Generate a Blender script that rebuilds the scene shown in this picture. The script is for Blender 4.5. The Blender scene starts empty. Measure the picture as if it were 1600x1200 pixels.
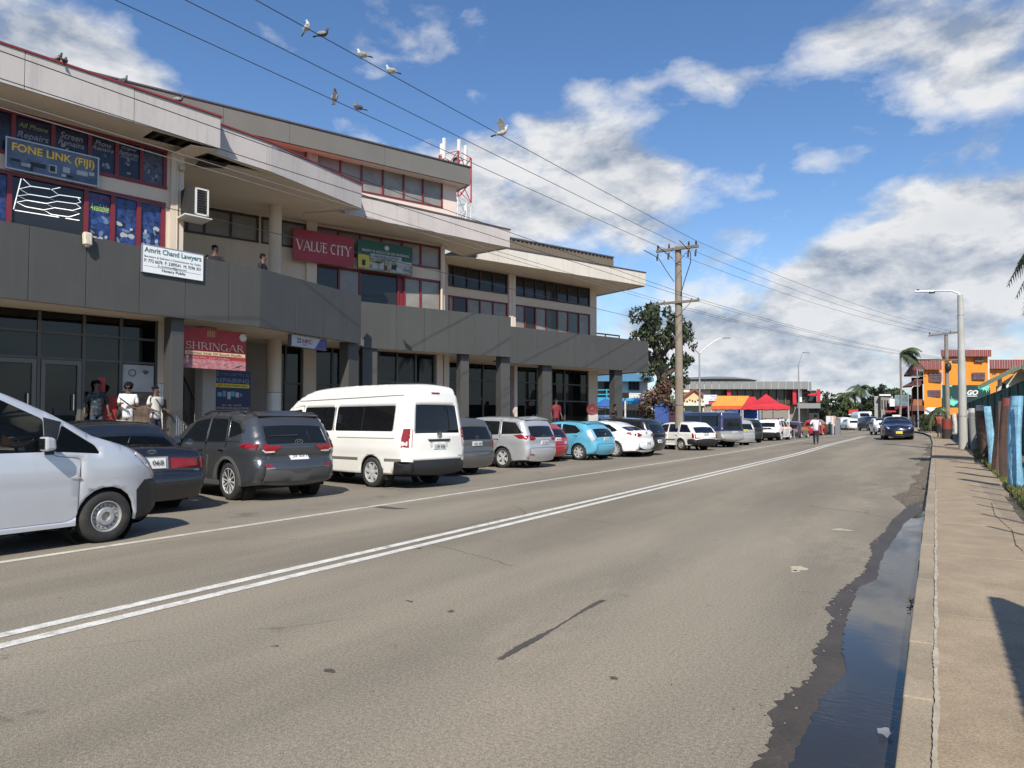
import bpy, bmesh, math, random
import numpy as np
from mathutils import Vector, Matrix, geometry
random.seed(7); np.random.seed(7)
C = bpy.context.scene.collection
S = bpy.context.scene
rad = math.radians

# ------------------------------------------------------------------ camera
FPX, HEYE = 1110.0, 1.45                      # focal length in photo pixels, eye height above the road
PITCH, YAW = rad(1.9), rad(30.798)
CX, CY = 800.0, 622.18
cam_d = bpy.data.cameras.new('camera'); cam = bpy.data.objects.new('camera', cam_d); C.objects.link(cam)
cam.location = (0, 0, HEYE)
cam.rotation_euler = (math.pi/2 + PITCH, 0, YAW)
cam_d.sensor_width = 36.0; cam_d.lens = FPX/1600*36
cam_d.shift_y = 22.18/1600
cam_d.clip_start = 0.05; cam_d.clip_end = 4000
S.camera = cam

# ------------------------------------------------------------------ sun, sky, exposure
SUN_AZ = rad(-63)          # direction towards the sun, measured from +X
SUN_EL = rad(42)
sun_d = bpy.data.lights.new('sun', 'SUN'); sun_d.energy = 4.8; sun_d.angle = rad(0.5); sun_d.color = (1.0, 0.94, 0.84)
sun = bpy.data.objects.new('sun', sun_d); C.objects.link(sun)
sdir = Vector((math.cos(SUN_EL)*math.cos(SUN_AZ), math.cos(SUN_EL)*math.sin(SUN_AZ), math.sin(SUN_EL)))
sun.rotation_euler = sdir.to_track_quat('Z', 'Y').to_euler(); sun.location = (20, -40, 40)
S.view_settings.view_transform = 'Standard'; S.view_settings.look = 'None'
S.view_settings.exposure = 0.28; S.view_settings.gamma = 1.0; S.view_settings.use_curve_mapping = False
S.render.engine = 'CYCLES'
S.cycles.max_bounces = 6; S.cycles.transparent_max_bounces = 12

W = bpy.data.worlds.new('World'); S.world = W; W.use_nodes = True
nt = W.node_tree; nt.nodes.clear()
def wn(t, **k):
    n = nt.nodes.new(t)
    for a, b in k.items(): setattr(n, a, b)
    return n
def wmath(op, a, b=None, c=None, clamp=False):
    n = wn('ShaderNodeMath', operation=op); n.use_clamp = clamp
    for i, v in enumerate((a, b, c)):
        if v is None: continue
        if isinstance(v, (int, float)): n.inputs[i].default_value = v
        else: nt.links.new(v, n.inputs[i])
    return n.outputs[0]
def px_ray(x, y):
    F = Vector((-math.sin(YAW)*math.cos(PITCH), math.cos(YAW)*math.cos(PITCH), math.sin(PITCH)))
    R = Vector((math.cos(YAW), math.sin(YAW), 0)); U = R.cross(F)
    return F + R*((x-CX)/FPX) - U*((y-CY)/FPX)
out = wn('ShaderNodeOutputWorld'); tc = wn('ShaderNodeTexCoord')
sky = wn('ShaderNodeTexSky', sky_type='NISHITA'); sky.sun_disc = False
sky.sun_elevation = SUN_EL; sky.sun_rotation = math.pi/2 - SUN_AZ
sky.air_density = 1.0; sky.dust_density = 0.3; sky.ozone_density = 2.0
bg_sky = wn('ShaderNodeBackground'); bg_sky.inputs[1].default_value = 0.125
hs = wn('ShaderNodeHueSaturation'); hs.inputs['Saturation'].default_value = 1.18; hs.inputs['Hue'].default_value = 0.505
nt.links.new(sky.outputs[0], hs.inputs['Color']); nt.links.new(hs.outputs[0], bg_sky.inputs[0])
sep = wn('ShaderNodeSeparateXYZ'); nt.links.new(tc.outputs['Generated'], sep.inputs[0])
zc = wmath('MAXIMUM', sep.outputs[2], 0.0)
den = wmath('ADD', zc, 0.55)
u_ = wmath('DIVIDE', sep.outputs[0], den); v_ = wmath('DIVIDE', sep.outputs[1], den)
comb = wn('ShaderNodeCombineXYZ'); nt.links.new(u_, comb.inputs[0]); nt.links.new(v_, comb.inputs[1])
nt.links.new(wmath('MULTIPLY', zc, 1.5), comb.inputs[2])
def cloud_noise(offset, scale, detail, rough, dist=0.0):
    m = wn('ShaderNodeMapping'); m.inputs['Location'].default_value = offset
    nt.links.new(comb.outputs[0], m.inputs[0])
    n = wn('ShaderNodeTexNoise'); n.inputs['Scale'].default_value = scale; n.inputs['Detail'].default_value = detail
    n.inputs['Roughness'].default_value = rough; n.inputs['Distortion'].default_value = dist
    nt.links.new(m.outputs[0], n.inputs['Vector']); return n.outputs['Fac']
# cloud banks: where the photograph has them (x, y, strength, half-width in degrees across, up)
BANKS = [(700,60,.11,7,3.0), (560,30,.09,6,2.2), (870,40,.05,5,2.0), (900,110,-.06,5,2.0), (1130,200,-.06,6,3), (1420,40,.17,7,2.6), (1560,60,.10,4,3), (1330,70,.06,3,1.6),
         (60,60,.16,4.5,3.6), (190,110,.18,4.0,3.0), (0,10,.12,3,2), (250,150,.08,2.5,2),
         (900,260,.24,5.5,4.4), (760,250,.20,3.2,3.0), (1020,310,.20,4.6,2.6), (960,180,.11,2.6,2.2), (700,320,.12,3,2.4), (850,350,.12,4,2),
         (1120,125,.12,3,1.6), (1230,140,.07,2,1.2), (1540,160,.13,3.4,2.6), (1480,215,.08,3,1.0),
         (1490,400,.22,6.5,2.8), (1560,310,.14,4,2.0), (1400,370,.14,3.6,2.0), (1310,420,.13,4,1.6), (1240,460,.10,4,2), (1150,500,.17,6,2.6), (1560,470,.16,5,3), (1370,530,.13,7,2.2), (1000,500,.14,4,2.4), (1160,570,.14,7,2), (1330,600,.10,8,2),
         (500,180,.07,3.4,1.2), (420,150,.05,3,1.2), (1390,300,.06,2.2,.8), (20,300,.1,6,4), (400,420,.1,10,6)]
acc = None
for bx_, by_, st, sx, sy in BANKS:
    d = px_ray(bx_, by_).normalized(); az = math.atan2(d.y, d.x); el = math.asin(d.z)
    # anisotropic distance measured along the horizontal and the vertical direction
    t1 = Vector((-math.sin(az), math.cos(az), 0)); t2 = d.cross(t1); t2 = t2 if t2.z > 0 else -t2
    def dotn(vec):
        n = wn('ShaderNodeVectorMath', operation='DOT_PRODUCT'); nt.links.new(tc.outputs['Generated'], n.inputs[0]); n.inputs[1].default_value = vec; return n.outputs['Value']
    a = wmath('MULTIPLY', dotn(t1), 1/math.sin(rad(sx*1.12))); b = wmath('MULTIPLY', dotn(t2), 1/math.sin(rad(sy*1.12)))
    r2 = wmath('MULTIPLY_ADD', a, a, wmath('MULTIPLY', b, b))
    front = wmath('GREATER_THAN', dotn(d), 0.0)
    g = wmath('MULTIPLY', wmath('POWER', 2.718, wmath('MULTIPLY', r2, -0.8)), wmath('MULTIPLY', front, st))
    acc = g if acc is None else wmath('ADD', acc, g)
SC = 6.0
nbig = cloud_noise((3.1, 1.7, 0.0), 2.4, 4, 0.5)
nfine = cloud_noise((0.3, 5.2, 0.4), SC, 9, 0.60, 0.15)
nlit = cloud_noise((0.3-0.018, 5.2+0.03, 0.4-0.045), SC, 6, 0.56, 0.15)
def puff(offset, scale):
    m = wn('ShaderNodeMapping'); m.inputs['Location'].default_value = offset; nt.links.new(comb.outputs[0], m.inputs[0])
    wob = wn('ShaderNodeTexNoise'); wob.inputs['Scale'].default_value = 9.0; wob.inputs['Detail'].default_value = 5; nt.links.new(m.outputs[0], wob.inputs['Vector'])
    add = wn('ShaderNodeVectorMath', operation='MULTIPLY_ADD'); nt.links.new(wob.outputs['Color'], add.inputs[0]); add.inputs[1].default_value = (.10, .10, .10); nt.links.new(m.outputs[0], add.inputs[2])
    v = wn('ShaderNodeTexVoronoi', feature='SMOOTH_F1'); v.inputs['Scale'].default_value = scale; v.inputs['Detail'].default_value = 1.0; v.inputs['Roughness'].default_value = .5; v.inputs['Smoothness'].default_value = .5
    nt.links.new(add.outputs[0], v.inputs['Vector']); return v.outputs['Distance']
pf = puff((0.7, 0.2, 0.1), 9.0)
base = wmath('ADD', wmath('MULTIPLY', nbig, 0.36), wmath('MULTIPLY', nfine, 0.58))
base = wmath('ADD', base, wmath('MULTIPLY', wmath('SUBTRACT', 0.42, pf), 0.16))
# more and thinner cloud towards the horizon
low = wmath('MULTIPLY', wmath('SUBTRACT', 1.0, wmath('MULTIPLY', zc, 2.6), None, True), 0.055)
dens = wmath('ADD', wmath('ADD', base, low), wmath('ADD', wmath('MULTIPLY', acc, 1.02), -0.517))
cover = wmath('SMOOTH_MIN', wmath('MAXIMUM', wmath('MULTIPLY', dens, 6.5), 0.0), 1.0, 0.25, clamp=True)
cover = wmath('MULTIPLY', cover, 0.97)
thick = wmath('MULTIPLY', wmath('MAXIMUM', wmath('ADD', dens, -0.12), 0.0), 3.2, clamp=True)
lit = wmath('MULTIPLY_ADD', wmath('SUBTRACT', nfine, nlit), 4.2, 0.70, clamp=True)
shade = wmath('MULTIPLY', lit, wmath('SUBTRACT', 1.0, wmath('MULTIPLY', thick, 0.26)), clamp=True)
mixc = wn('ShaderNodeMix', data_type='RGBA'); nt.links.new(shade, mixc.inputs['Factor'])
mixc.inputs['A'].default_value = (0.33, 0.40, 0.52, 1); mixc.inputs['B'].default_value = (0.95, 0.95, 0.95, 1)
# sea haze along the horizon
hz = wmath('POWER', wmath('SUBTRACT', 1.0, wmath('MULTIPLY', zc, 4.2), None, True), 2.4)
mixh = wn('ShaderNodeMix', data_type='RGBA'); nt.links.new(wmath('MULTIPLY', hz, wmath('SUBTRACT', 1.0, wmath('MULTIPLY', cover, 0.75))), mixh.inputs['Factor'])
nt.links.new(mixc.outputs['Result'], mixh.inputs['A']); mixh.inputs['B'].default_value = (0.47, 0.61, 0.88, 1)
cover = wmath('MAXIMUM', cover, wmath('MULTIPLY', hz, 0.93))
mixc = mixh
bg_cl = wn('ShaderNodeBackground'); bg_cl.inputs[1].default_value = 0.76; nt.links.new(mixc.outputs['Result'], bg_cl.inputs[0])
mixs = wn('ShaderNodeMixShader'); nt.links.new(cover, mixs.inputs[0]); nt.links.new(bg_sky.outputs[0], mixs.inputs[1]); nt.links.new(bg_cl.outputs[0], mixs.inputs[2])
nt.links.new(mixs.outputs[0], out.inputs[0])

# ------------------------------------------------------------------ survey helpers: photograph measurements turned into world points
def at_height(x, y, z):
    d = px_ray(x, y); t = (z-HEYE)/d.z; return Vector((d.x*t, d.y*t, z))
def at_depth(x, y, dep):
    d = px_ray(x, y); return Vector((0, 0, HEYE)) + d*dep
def at_Y(x, y, Y):
    d = px_ray(x, y); t = Y/d.y; return Vector((d.x*t, Y, HEYE+d.z*t))
def lerp(a, b, t): return a + (b-a)*t
def interp(x, pts):
    if x <= pts[0][0]: return pts[0][1]
    for (x0, y0), (x1, y1) in zip(pts, pts[1:]):
        if x <= x1: return y0 + (y1-y0)*(x-x0)/(x1-x0)
    return pts[-1][1]
def ground_z(X, Y):
    g = interp(Y, [(0, 0), (34, 0), (56, .35), (130, .75), (400, 1.1)])
    m = max(0, min(1, (X+11)/9)); k = max(0, min(1, (Y-70)/50))
    return g*(m+(1-m)*k)

# ------------------------------------------------------------------ materials
MATS = {}
def mat(name, col=(.5, .5, .5), rough=.6, metal=0.0, spec=.5, var=.0, vs=2.0, fine=0.0, fs=60.0, bump=0.0, bs=60.0, coat=0.0, alpha=1.0, emit=None, es=1.0, dirt=0.0, dcol=(.12, .09, .06), ds=1.2, streak=0.0):
    if name in MATS: return MATS[name]
    m = bpy.data.materials.new(name); m.use_nodes = True; MATS[name] = m
    n = m.node_tree.nodes; L = m.node_tree.links; p = n['Principled BSDF']
    c = (*col, 1)
    p.inputs['Base Color'].default_value = c; p.inputs['Roughness'].default_value = rough; p.inputs['Metallic'].default_value = metal
    p.inputs['Specular IOR Level'].default_value = spec; p.inputs['Coat Weight'].default_value = coat; p.inputs['Coat Roughness'].default_value = .04
    p.inputs['Alpha'].default_value = alpha
    if emit: p.inputs['Emission Color'].default_value = (*emit, 1); p.inputs['Emission Strength'].default_value = es
    geo = n.new('ShaderNodeNewGeometry'); cur = None
    def noise(scale, det=6, stretch=None):
        t = n.new('ShaderNodeTexNoise'); t.inputs['Scale'].default_value = scale; t.inputs['Detail'].default_value = det; t.inputs['Roughness'].default_value = .6
        if stretch:
            mp = n.new('ShaderNodeMapping'); mp.inputs['Scale'].default_value = stretch; L.new(geo.outputs['Position'], mp.inputs[0]); L.new(mp.outputs[0], t.inputs['Vector'])
        else: L.new(geo.outputs['Position'], t.inputs['Vector'])
        return t.outputs['Fac']
    def ramp(f, a, b):
        r = n.new('ShaderNodeMapRange'); r.inputs['From Min'].default_value = a; r.inputs['From Max'].default_value = b; L.new(f, r.inputs[0]); return r.outputs[0]
    def mixcol(f, a, b):
        x = n.new('ShaderNodeMix'); x.data_type = 'RGBA'; L.new(f, x.inputs['Factor'])
        for s, v in (('A', a), ('B', b)):
            if isinstance(v, tuple): x.inputs[s].default_value = (*v[:3], 1)
            else: L.new(v, x.inputs[s])
        return x.outputs['Result']
    if var > 0:
        cur = mixcol(ramp(noise(vs), .3, .7), tuple(max(0, v*(1-var)) for v in col), tuple(min(1, v*(1+var)) for v in col))
    if fine > 0:
        f = ramp(noise(fs, 3), .3, .7); base_c = cur if cur is not None else col
        mm = n.new('ShaderNodeMix'); mm.data_type = 'RGBA'; mm.blend_type = 'MULTIPLY'; mm.inputs['Factor'].default_value = 1
        g = mixcol(f, (1-fine,)*3, (1+fine,)*3)
        if cur is not None: L.new(cur, mm.inputs['A'])
        else: mm.inputs['A'].default_value = c
        L.new(g, mm.inputs['B']); cur = mm.outputs['Result']
    if dirt > 0:
        f = noise(ds, 8); r = ramp(f, .52, .75); k = n.new('ShaderNodeMath'); k.operation = 'MULTIPLY'; L.new(r, k.inputs[0]); k.inputs[1].default_value = dirt
        cur = mixcol(k.outputs[0], cur if cur is not None else col, dcol)
    if streak > 0:
        f = noise(1.0, 6, (5.0, 5.0, .35)); r = ramp(f, .52, .72); k = n.new('ShaderNodeMath'); k.operation = 'MULTIPLY'; L.new(r, k.inputs[0]); k.inputs[1].default_value = streak
        cur = mixcol(k.outputs[0], cur if cur is not None else col, dcol)
    if cur is not None: L.new(cur, p.inputs['Base Color'])
    if bump > 0:
        b = n.new('ShaderNodeBump'); b.inputs['Strength'].default_value = bump; b.inputs['Distance'].default_value = .02; L.new(noise(bs, 5), b.inputs['Height']); L.new(b.outputs[0], p.inputs['Normal'])
    return m
def glass_mat(name, col=(.02, .025, .03), trans=.35, rough=.02):
    """tinted pane: partly see-through, with a clear reflection"""
    if name in MATS: return MATS[name]
    m = bpy.data.materials.new(name); m.use_nodes = True; MATS[name] = m
    n = m.node_tree.nodes; L = m.node_tree.links; p = n['Principled BSDF']
    p.inputs['Base Color'].default_value = (*col, 1); p.inputs['Roughness'].default_value = rough; p.inputs['Specular IOR Level'].default_value = .55
    if trans > 0:
        t = n.new('ShaderNodeBsdfTransparent'); t.inputs[0].default_value = (.82, .86, .84, 1)
        mx = n.new('ShaderNodeMixShader'); fr = n.new('ShaderNodeFresnel'); fr.inputs[0].default_value = 1.45
        mp = n.new('ShaderNodeMapRange'); mp.inputs['To Min'].default_value = trans; mp.inputs['To Max'].default_value = 0.0; L.new(fr.outputs[0], mp.inputs[0])
        L.new(mp.outputs[0], mx.inputs[0]); L.new(p.outputs[0], mx.inputs[1]); L.new(t.outputs[0], mx.inputs[2]); L.new(mx.outputs[0], n['Material Output'].inputs[0])
    return m

# ------------------------------------------------------------------ objects
def props(o, label=None, cat=None, group=None, kind=None):
    if label: o['label'] = label
    if cat: o['category'] = cat
    if group: o['group'] = group
    if kind: o['kind'] = kind
    return o
def thing(name, label, cat, loc=(0, 0, 0), rz=0.0, group=None):
    o = bpy.data.objects.new(name, None); C.objects.link(o); o.empty_display_size = .2
    o.location = loc; o.rotation_euler = (0, 0, rz); return props(o, label, cat, group)
def root_matrix(p):
    while p.parent: p = p.parent
    return Matrix.Translation(p.location) @ Matrix.Rotation(p.rotation_euler[2], 4, 'Z')
class MB:
    """collects simple shapes, then links them as ONE mesh object"""
    def __init__(s): s.v = []; s.f = []; s.m = []
    def add(s, vs, fs, mi=0):
        b = len(s.v); s.v += [tuple(v) for v in vs]; s.f += [tuple(i+b for i in f) for f in fs]; s.m += [mi]*len(fs); return s
    def box(s, a, b, mi=0):
        (x0, y0, z0), (x1, y1, z1) = a, b
        return s.add([(x0, y0, z0), (x1, y0, z0), (x1, y1, z0), (x0, y1, z0), (x0, y0, z1), (x1, y0, z1), (x1, y1, z1), (x0, y1, z1)],
                     [(0, 3, 2, 1), (4, 5, 6, 7), (0, 1, 5, 4), (1, 2, 6, 5), (2, 3, 7, 6), (3, 0, 4, 7)], mi)
    def hexa(s, p, mi=0):      # eight points: bottom four, top four
        return s.add(p, [(0, 3, 2, 1), (4, 5, 6, 7), (0, 1, 5, 4), (1, 2, 6, 5), (2, 3, 7, 6), (3, 0, 4, 7)], mi)
    def quad(s, a, b, c, d, mi=0): return s.add([a, b, c, d], [(0, 1, 2, 3)], mi)
    def prism(s, poly, z0, z1, mi=0):   # plan polygon, vertical
        n = len(poly); vs = [(p[0], p[1], z0) for p in poly]+[(p[0], p[1], z1) for p in poly]
        fs = [tuple(range(n))[::-1], tuple(range(n, 2*n))]+[(i, (i+1) % n, n+(i+1) % n, n+i) for i in range(n)]
        return s.add(vs, fs, mi)
    def bar(s, a, b, w, h=None, mi=0, up=(0, 0, 1)):
        a, b = Vector(a), Vector(b); h = h or w; d = (b-a).normalized(); u = Vector(up)
        if abs(d.dot(u)) > .98: u = Vector((1, 0, 0))
        r = d.cross(u).normalized()*(w/2); u2 = r.cross(d).normalized()*(h/2)
        return s.hexa([a-r-u2, a+r-u2, b+r-u2, b-r-u2, a-r+u2, a+r+u2, b+r+u2, b-r+u2], mi)
    def tube(s, pts, r, n=8, mi=0, cap=True):
        pts = [Vector(p) for p in pts]; rs = r if isinstance(r, (list, tuple)) else [r]*len(pts); rings = []; base = len(s.v); prev = None
        for i, p in enumerate(pts):
            d = ((pts[min(i+1, len(pts)-1)]-pts[max(i-1, 0)])).normalized()
            a = prev if prev is not None else (Vector((0, 0, 1)) if abs(d.z) < .9 else Vector((1, 0, 0)))
            e1 = (a-d*a.dot(d)).normalized(); e2 = d.cross(e1); prev = e1
            for k in range(n):
                t = 2*math.pi*k/n; s.v.append(tuple(p+(e1*math.cos(t)+e2*math.sin(t))*rs[i]))
        m = len(pts)
        for i in range(m-1):
            for k in range(n):
                s.f.append((base+i*n+k, base+i*n+(k+1) % n, base+(i+1)*n+(k+1) % n, base+(i+1)*n+k)); s.m.append(mi)
        if cap:
            s.f.append(tuple(base+k for k in range(n))[::-1]); s.f.append(tuple(base+(m-1)*n+k for k in range(n))); s.m += [mi, mi]
        return s
    def lathe(s, prof, n=24, c=(0, 0, 0), axis='z', mi=0, close=False):   # prof: (radius, height)
        base = len(s.v); c = Vector(c)
        for r, h in prof:
            for k in range(n):
                t = 2*math.pi*k/n; a, b = r*math.cos(t), r*math.sin(t)
                s.v.append(tuple(c+Vector((a, b, h) if axis == 'z' else ((h, a, b) if axis == 'x' else (a, h, b)))))
        m = len(prof)
        for i in range(m if close else m-1):
            j = (i+1) % m
            for k in range(n):
                q = (base+i*n+k, base+i*n+(k+1) % n, base+j*n+(k+1) % n, base+j*n+k)
                s.f.append(q if axis != 'y' else q[::-1]); s.m.append(mi)
        return s
    def ball(s, c, r, n=12, m=8, mi=0):
        rx, ry, rz = (r, r, r) if isinstance(r, (int, float)) else r; base = len(s.v)
        s.v.append((c[0], c[1], c[2]-rz))
        for i in range(1, m):
            ph = -math.pi/2+math.pi*i/m
            for k in range(n):
                t = 2*math.pi*k/n; s.v.append((c[0]+rx*math.cos(ph)*math.cos(t), c[1]+ry*math.cos(ph)*math.sin(t), c[2]+rz*math.sin(ph)))
        s.v.append((c[0], c[1], c[2]+rz)); top = len(s.v)-1
        for k in range(n):
            s.f.append((base, base+1+(k+1) % n, base+1+k)); s.f.append((top, top-n+k, top-n+(k+1) % n)); s.m += [mi, mi]
        for i in range(m-2):
            for k in range(n):
                a = base+1+i*n; s.f.append((a+k, a+(k+1) % n, a+n+(k+1) % n, a+n+k)); s.m.append(mi)
        return s
    def xform(s, M): s.v = [tuple(M @ Vector(v)) for v in s.v]; return s
    def mesh(s, name, mats, smooth=False, ang=40):
        me = bpy.data.meshes.new(name); me.from_pydata(s.v, [], s.f)
        for m in (mats if isinstance(mats, (list, tuple)) else [mats]): me.materials.append(m)
        if len(set(s.m)) > 1: me.polygons.foreach_set('material_index', s.m)
        if smooth:
            me.polygons.foreach_set('use_smooth', [True]*len(me.polygons)); me.set_sharp_from_angle(angle=rad(ang))
        me.update(); return me
    def build(s, name, mats, parent=None, smooth=False, world=False, bevel=0, ang=40, **tags):
        if world and parent is not None:
            s.xform(root_matrix(parent).inverted())
        o = bpy.data.objects.new(name, s.mesh(name, mats, smooth, ang)); C.objects.link(o)
        if parent is not None: o.parent = parent
        if bevel:
            b = o.modifiers.new('bevel', 'BEVEL'); b.width = bevel; b.segments = 2; b.limit_method = 'ANGLE'
        return props(o, **tags) if tags else o
def copy_tree(o, parent=None, **tags):
    c = o.copy(); C.objects.link(c)
    if parent is not None: c.parent = parent
    for ch in o.children: copy_tree(ch, c)
    return props(c, **tags) if tags else c
TEXTS = []
def text(s, M, height, width, m, parent, name='lettering', bold=0.0, shear=0.0, depth=.004, spacing=1.0):
    """flat lettering: M puts the text plane (x right, y up) in the root's space; centred, width fitted once all are made"""
    cu = bpy.data.curves.new(name, 'FONT'); cu.body = s; cu.align_x = 'CENTER'; cu.align_y = 'CENTER'; cu.size = 1.0; cu.extrude = .02
    cu.offset = bold; cu.shear = shear; cu.space_character = spacing; cu.resolution_u = 4
    cu.materials.append(m); o = bpy.data.objects.new(name, cu); C.objects.link(o)
    o.parent = parent; o.matrix_local = M; TEXTS.append((o, M, height, width)); return o
def fit_texts():
    bpy.context.view_layer.update(); dg = bpy.context.evaluated_depsgraph_get()
    for o, M, h, w in TEXTS:
        me = bpy.data.meshes.new_from_object(o.evaluated_get(dg)); nv = len(me.vertices); co = np.empty(nv*3, 'f'); me.vertices.foreach_get('co', co); co = co.reshape(-1, 3)
        lo, hi = co.min(0), co.max(0); tw, th = hi[0]-lo[0], hi[1]-lo[1]; sy = h/max(th, .01); sx = w/tw if w else sy
        co[:, 0] = (co[:, 0]-(lo[0]+hi[0])/2)*sx; co[:, 1] = (co[:, 1]-(lo[1]+hi[1])/2)*sy; co[:, 2] *= .05; me.vertices.foreach_set('co', co.ravel())
        name = o.name.split('.')[0]; par = o.parent; bpy.data.objects.remove(o)
        n = bpy.data.objects.new(name, me); C.objects.link(n); n.parent = par; n.matrix_local = M

class Facade:
    """a vertical plane through two plan points; s runs along it, o is the distance out towards the street"""
    def __init__(s, P0, P1):
        s.p = Vector((P0[0], P0[1], 0)); s.q = Vector((P1[0], P1[1], 0)); s.t = (s.q-s.p).normalized(); s.L = (s.q-s.p).length
        s.n = Vector((s.t.y, -s.t.x, 0))
    def back(s, d): f = Facade(s.p-s.n*d, s.q-s.n*d); return f
    def pt(s, a, z, o=0.0): return s.p+s.t*a+s.n*o+Vector((0, 0, z))
    def sz(s, x, y):
        d = px_ray(x, y); o = Vector((0, 0, HEYE)); k = (s.p-o).dot(s.n)/d.dot(s.n); P = o+d*k; return (P-s.p).dot(s.t), P.z
    def s_of(s, x): return s.sz(x, 500)[0]
    def box(s, mb, a0, a1, z0, z1, o0, o1, mi=0):
        P = s.pt
        return mb.hexa([P(a0, z0, o1), P(a1, z0, o1), P(a1, z0, o0), P(a0, z0, o0), P(a0, z1, o1), P(a1, z1, o1), P(a1, z1, o0), P(a0, z1, o0)], mi)
    def mtx(s, a, z, o): # text plane
        P = s.pt(a, z, o); return Matrix(((s.t.x, 0, s.n.x, P.x), (s.t.y, 0, s.n.y, P.y), (0, 1, 0, P.z), (0, 0, 0, 1)))
def local(parent, M): return root_matrix(parent).inverted() @ M

# ------------------------------------------------------------------ ground, road, pavement
def at_X(x, y, X):
    d = px_ray(x, y); t = X/d.x; return Vector((X, d.y*t, HEYE+d.z*t))
def kx(Y): return interp(Y, [(-50, -.17), (46, -.17), (58, -.35), (67, -.8), (83, -2.4), (111, -5.4), (160, -14), (240, -36)])
def asphalt():
    m = bpy.data.materials.new('asphalt'); m.use_nodes = True; n = m.node_tree.nodes; L = m.node_tree.links; p = n['Principled BSDF']
    geo = n.new('ShaderNodeNewGeometry'); pos = geo.outputs['Position']; sp = n.new('ShaderNodeSeparateXYZ'); L.new(pos, sp.inputs[0])
    def noise(scale, det=5, st=(1, 1, 1), off=(0, 0, 0), r=.6):
        mp = n.new('ShaderNodeMapping'); mp.inputs['Scale'].default_value = st; mp.inputs['Location'].default_value = off; L.new(pos, mp.inputs[0])
        t = n.new('ShaderNodeTexNoise'); t.inputs['Scale'].default_value = scale; t.inputs['Detail'].default_value = det; t.inputs['Roughness'].default_value = r; L.new(mp.outputs[0], t.inputs['Vector']); return t.outputs['Fac']
    def rng(f, a, b, c=0., d=1.):
        r = n.new('ShaderNodeMapRange'); r.interpolation_type = 'SMOOTHSTEP'
        for k, v in zip(('From Min', 'From Max', 'To Min', 'To Max'), (a, b, c, d)): r.inputs[k].default_value = v
        L.new(f, r.inputs['Value']); return r.outputs[0]
    def mix(f, a, b, mode='MIX'):
        x = n.new('ShaderNodeMix'); x.data_type = 'RGBA'; x.blend_type = mode
        if isinstance(f, float): x.inputs['Factor'].default_value = f
        else: L.new(f, x.inputs['Factor'])
        for s, v in (('A', a), ('B', b)):
            if isinstance(v, tuple): x.inputs[s].default_value = (*v, 1)
            else: L.new(v, x.inputs[s])
        return x.outputs['Result']
    def mth(op, a, b):
        k = n.new('ShaderNodeMath'); k.operation = op
        for i, v in enumerate((a, b)):
            if isinstance(v, float): k.inputs[i].default_value = v
            else: L.new(v, k.inputs[i])
        return k.outputs[0]
    c = mix(rng(noise(.5, 6, (1.0, .18, 1)), .34, .66), (.187, .164, .126), (.272, .238, .182))
    # paths worn by the wheels, along the road
    wv = n.new('ShaderNodeTexWave'); wv.wave_type = 'BANDS'; wv.bands_direction = 'X'; wv.inputs['Scale'].default_value = .185; wv.inputs['Distortion'].default_value = .7; wv.inputs['Detail'].default_value = 2; wv.inputs['Detail Scale'].default_value = .25
    L.new(pos, wv.inputs['Vector']); c = mix(mth('MULTIPLY', rng(wv.outputs['Fac'], .2, .9), .22), c, (.165, .149, .125))
    # dust washed to the right-hand lane and blown over the parking bays
    dust = mth('MULTIPLY', rng(noise(.9, 7, (1, .35, 1), (4, 2, 0)), .45, .72), rng(sp.outputs[0], -4.6, -1.0))
    c = mix(mth('MULTIPLY', mth('MULTIPLY', dust, .62), rng(noise(6.0, 6, (1, .6, 1), (1, 8, 0)), .30, .62)), c, (.35, .30, .225))
    bay = rng(sp.outputs[0], -8.1, -9.2); c = mix(mth('MULTIPLY', bay, .38), c, (.185, .168, .142))
    # oil drips and stains
    st = rng(noise(2.3, 4, (1, 1, 1), (9, 1, 0)), .66, .76); c = mix(mth('MULTIPLY', st, .5), c, (.07, .062, .053))
    st2 = mth('MULTIPLY', rng(noise(1.2, 5, (1, 1, 1), (2, 7, 0)), .56, .72), bay); c = mix(mth('MULTIPLY', st2, .6), c, (.075, .068, .06))
    # hairline cracks
    vo = n.new('ShaderNodeTexVoronoi'); vo.feature = 'DISTANCE_TO_EDGE'; vo.inputs['Scale'].default_value = .33
    ds = n.new('ShaderNodeMix'); ds.data_type = 'VECTOR'; ds.inputs['Factor'].default_value = .22; nz = n.new('ShaderNodeTexNoise'); nz.inputs['Scale'].default_value = 1.6; nz.inputs['Detail'].default_value = 6; L.new(pos, nz.inputs['Vector'])
    L.new(pos, ds.inputs['A']); L.new(nz.outputs['Color'], ds.inputs['B']); L.new(ds.outputs['Result'], vo.inputs['Vector'])
    crack = mth('MULTIPLY', rng(vo.outputs['Distance'], .004, .0012), rng(noise(.25, 3, (1, 1, 1), (5, 5, 5)), .5, .6)); c = mix(mth('MULTIPLY', crack, .6), c, (.06, .054, .048))
    # stone grain
    g1 = noise(150, 2); g2 = noise(48, 3, (1, 1, 1), (3, 3, 3))
    c = mix(1.0, c, mix(rng(g1, .3, .7), (.62, .62, .62), (1.42, 1.40, 1.36)), 'MULTIPLY'); c = mix(1.0, c, mix(rng(g2, .3, .7), (.80, .80, .80), (1.2, 1.2, 1.2)), 'MULTIPLY')
    L.new(c, p.inputs['Base Color']); p.inputs['Roughness'].default_value = .88; p.inputs['Specular IOR Level'].default_value = .25
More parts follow.
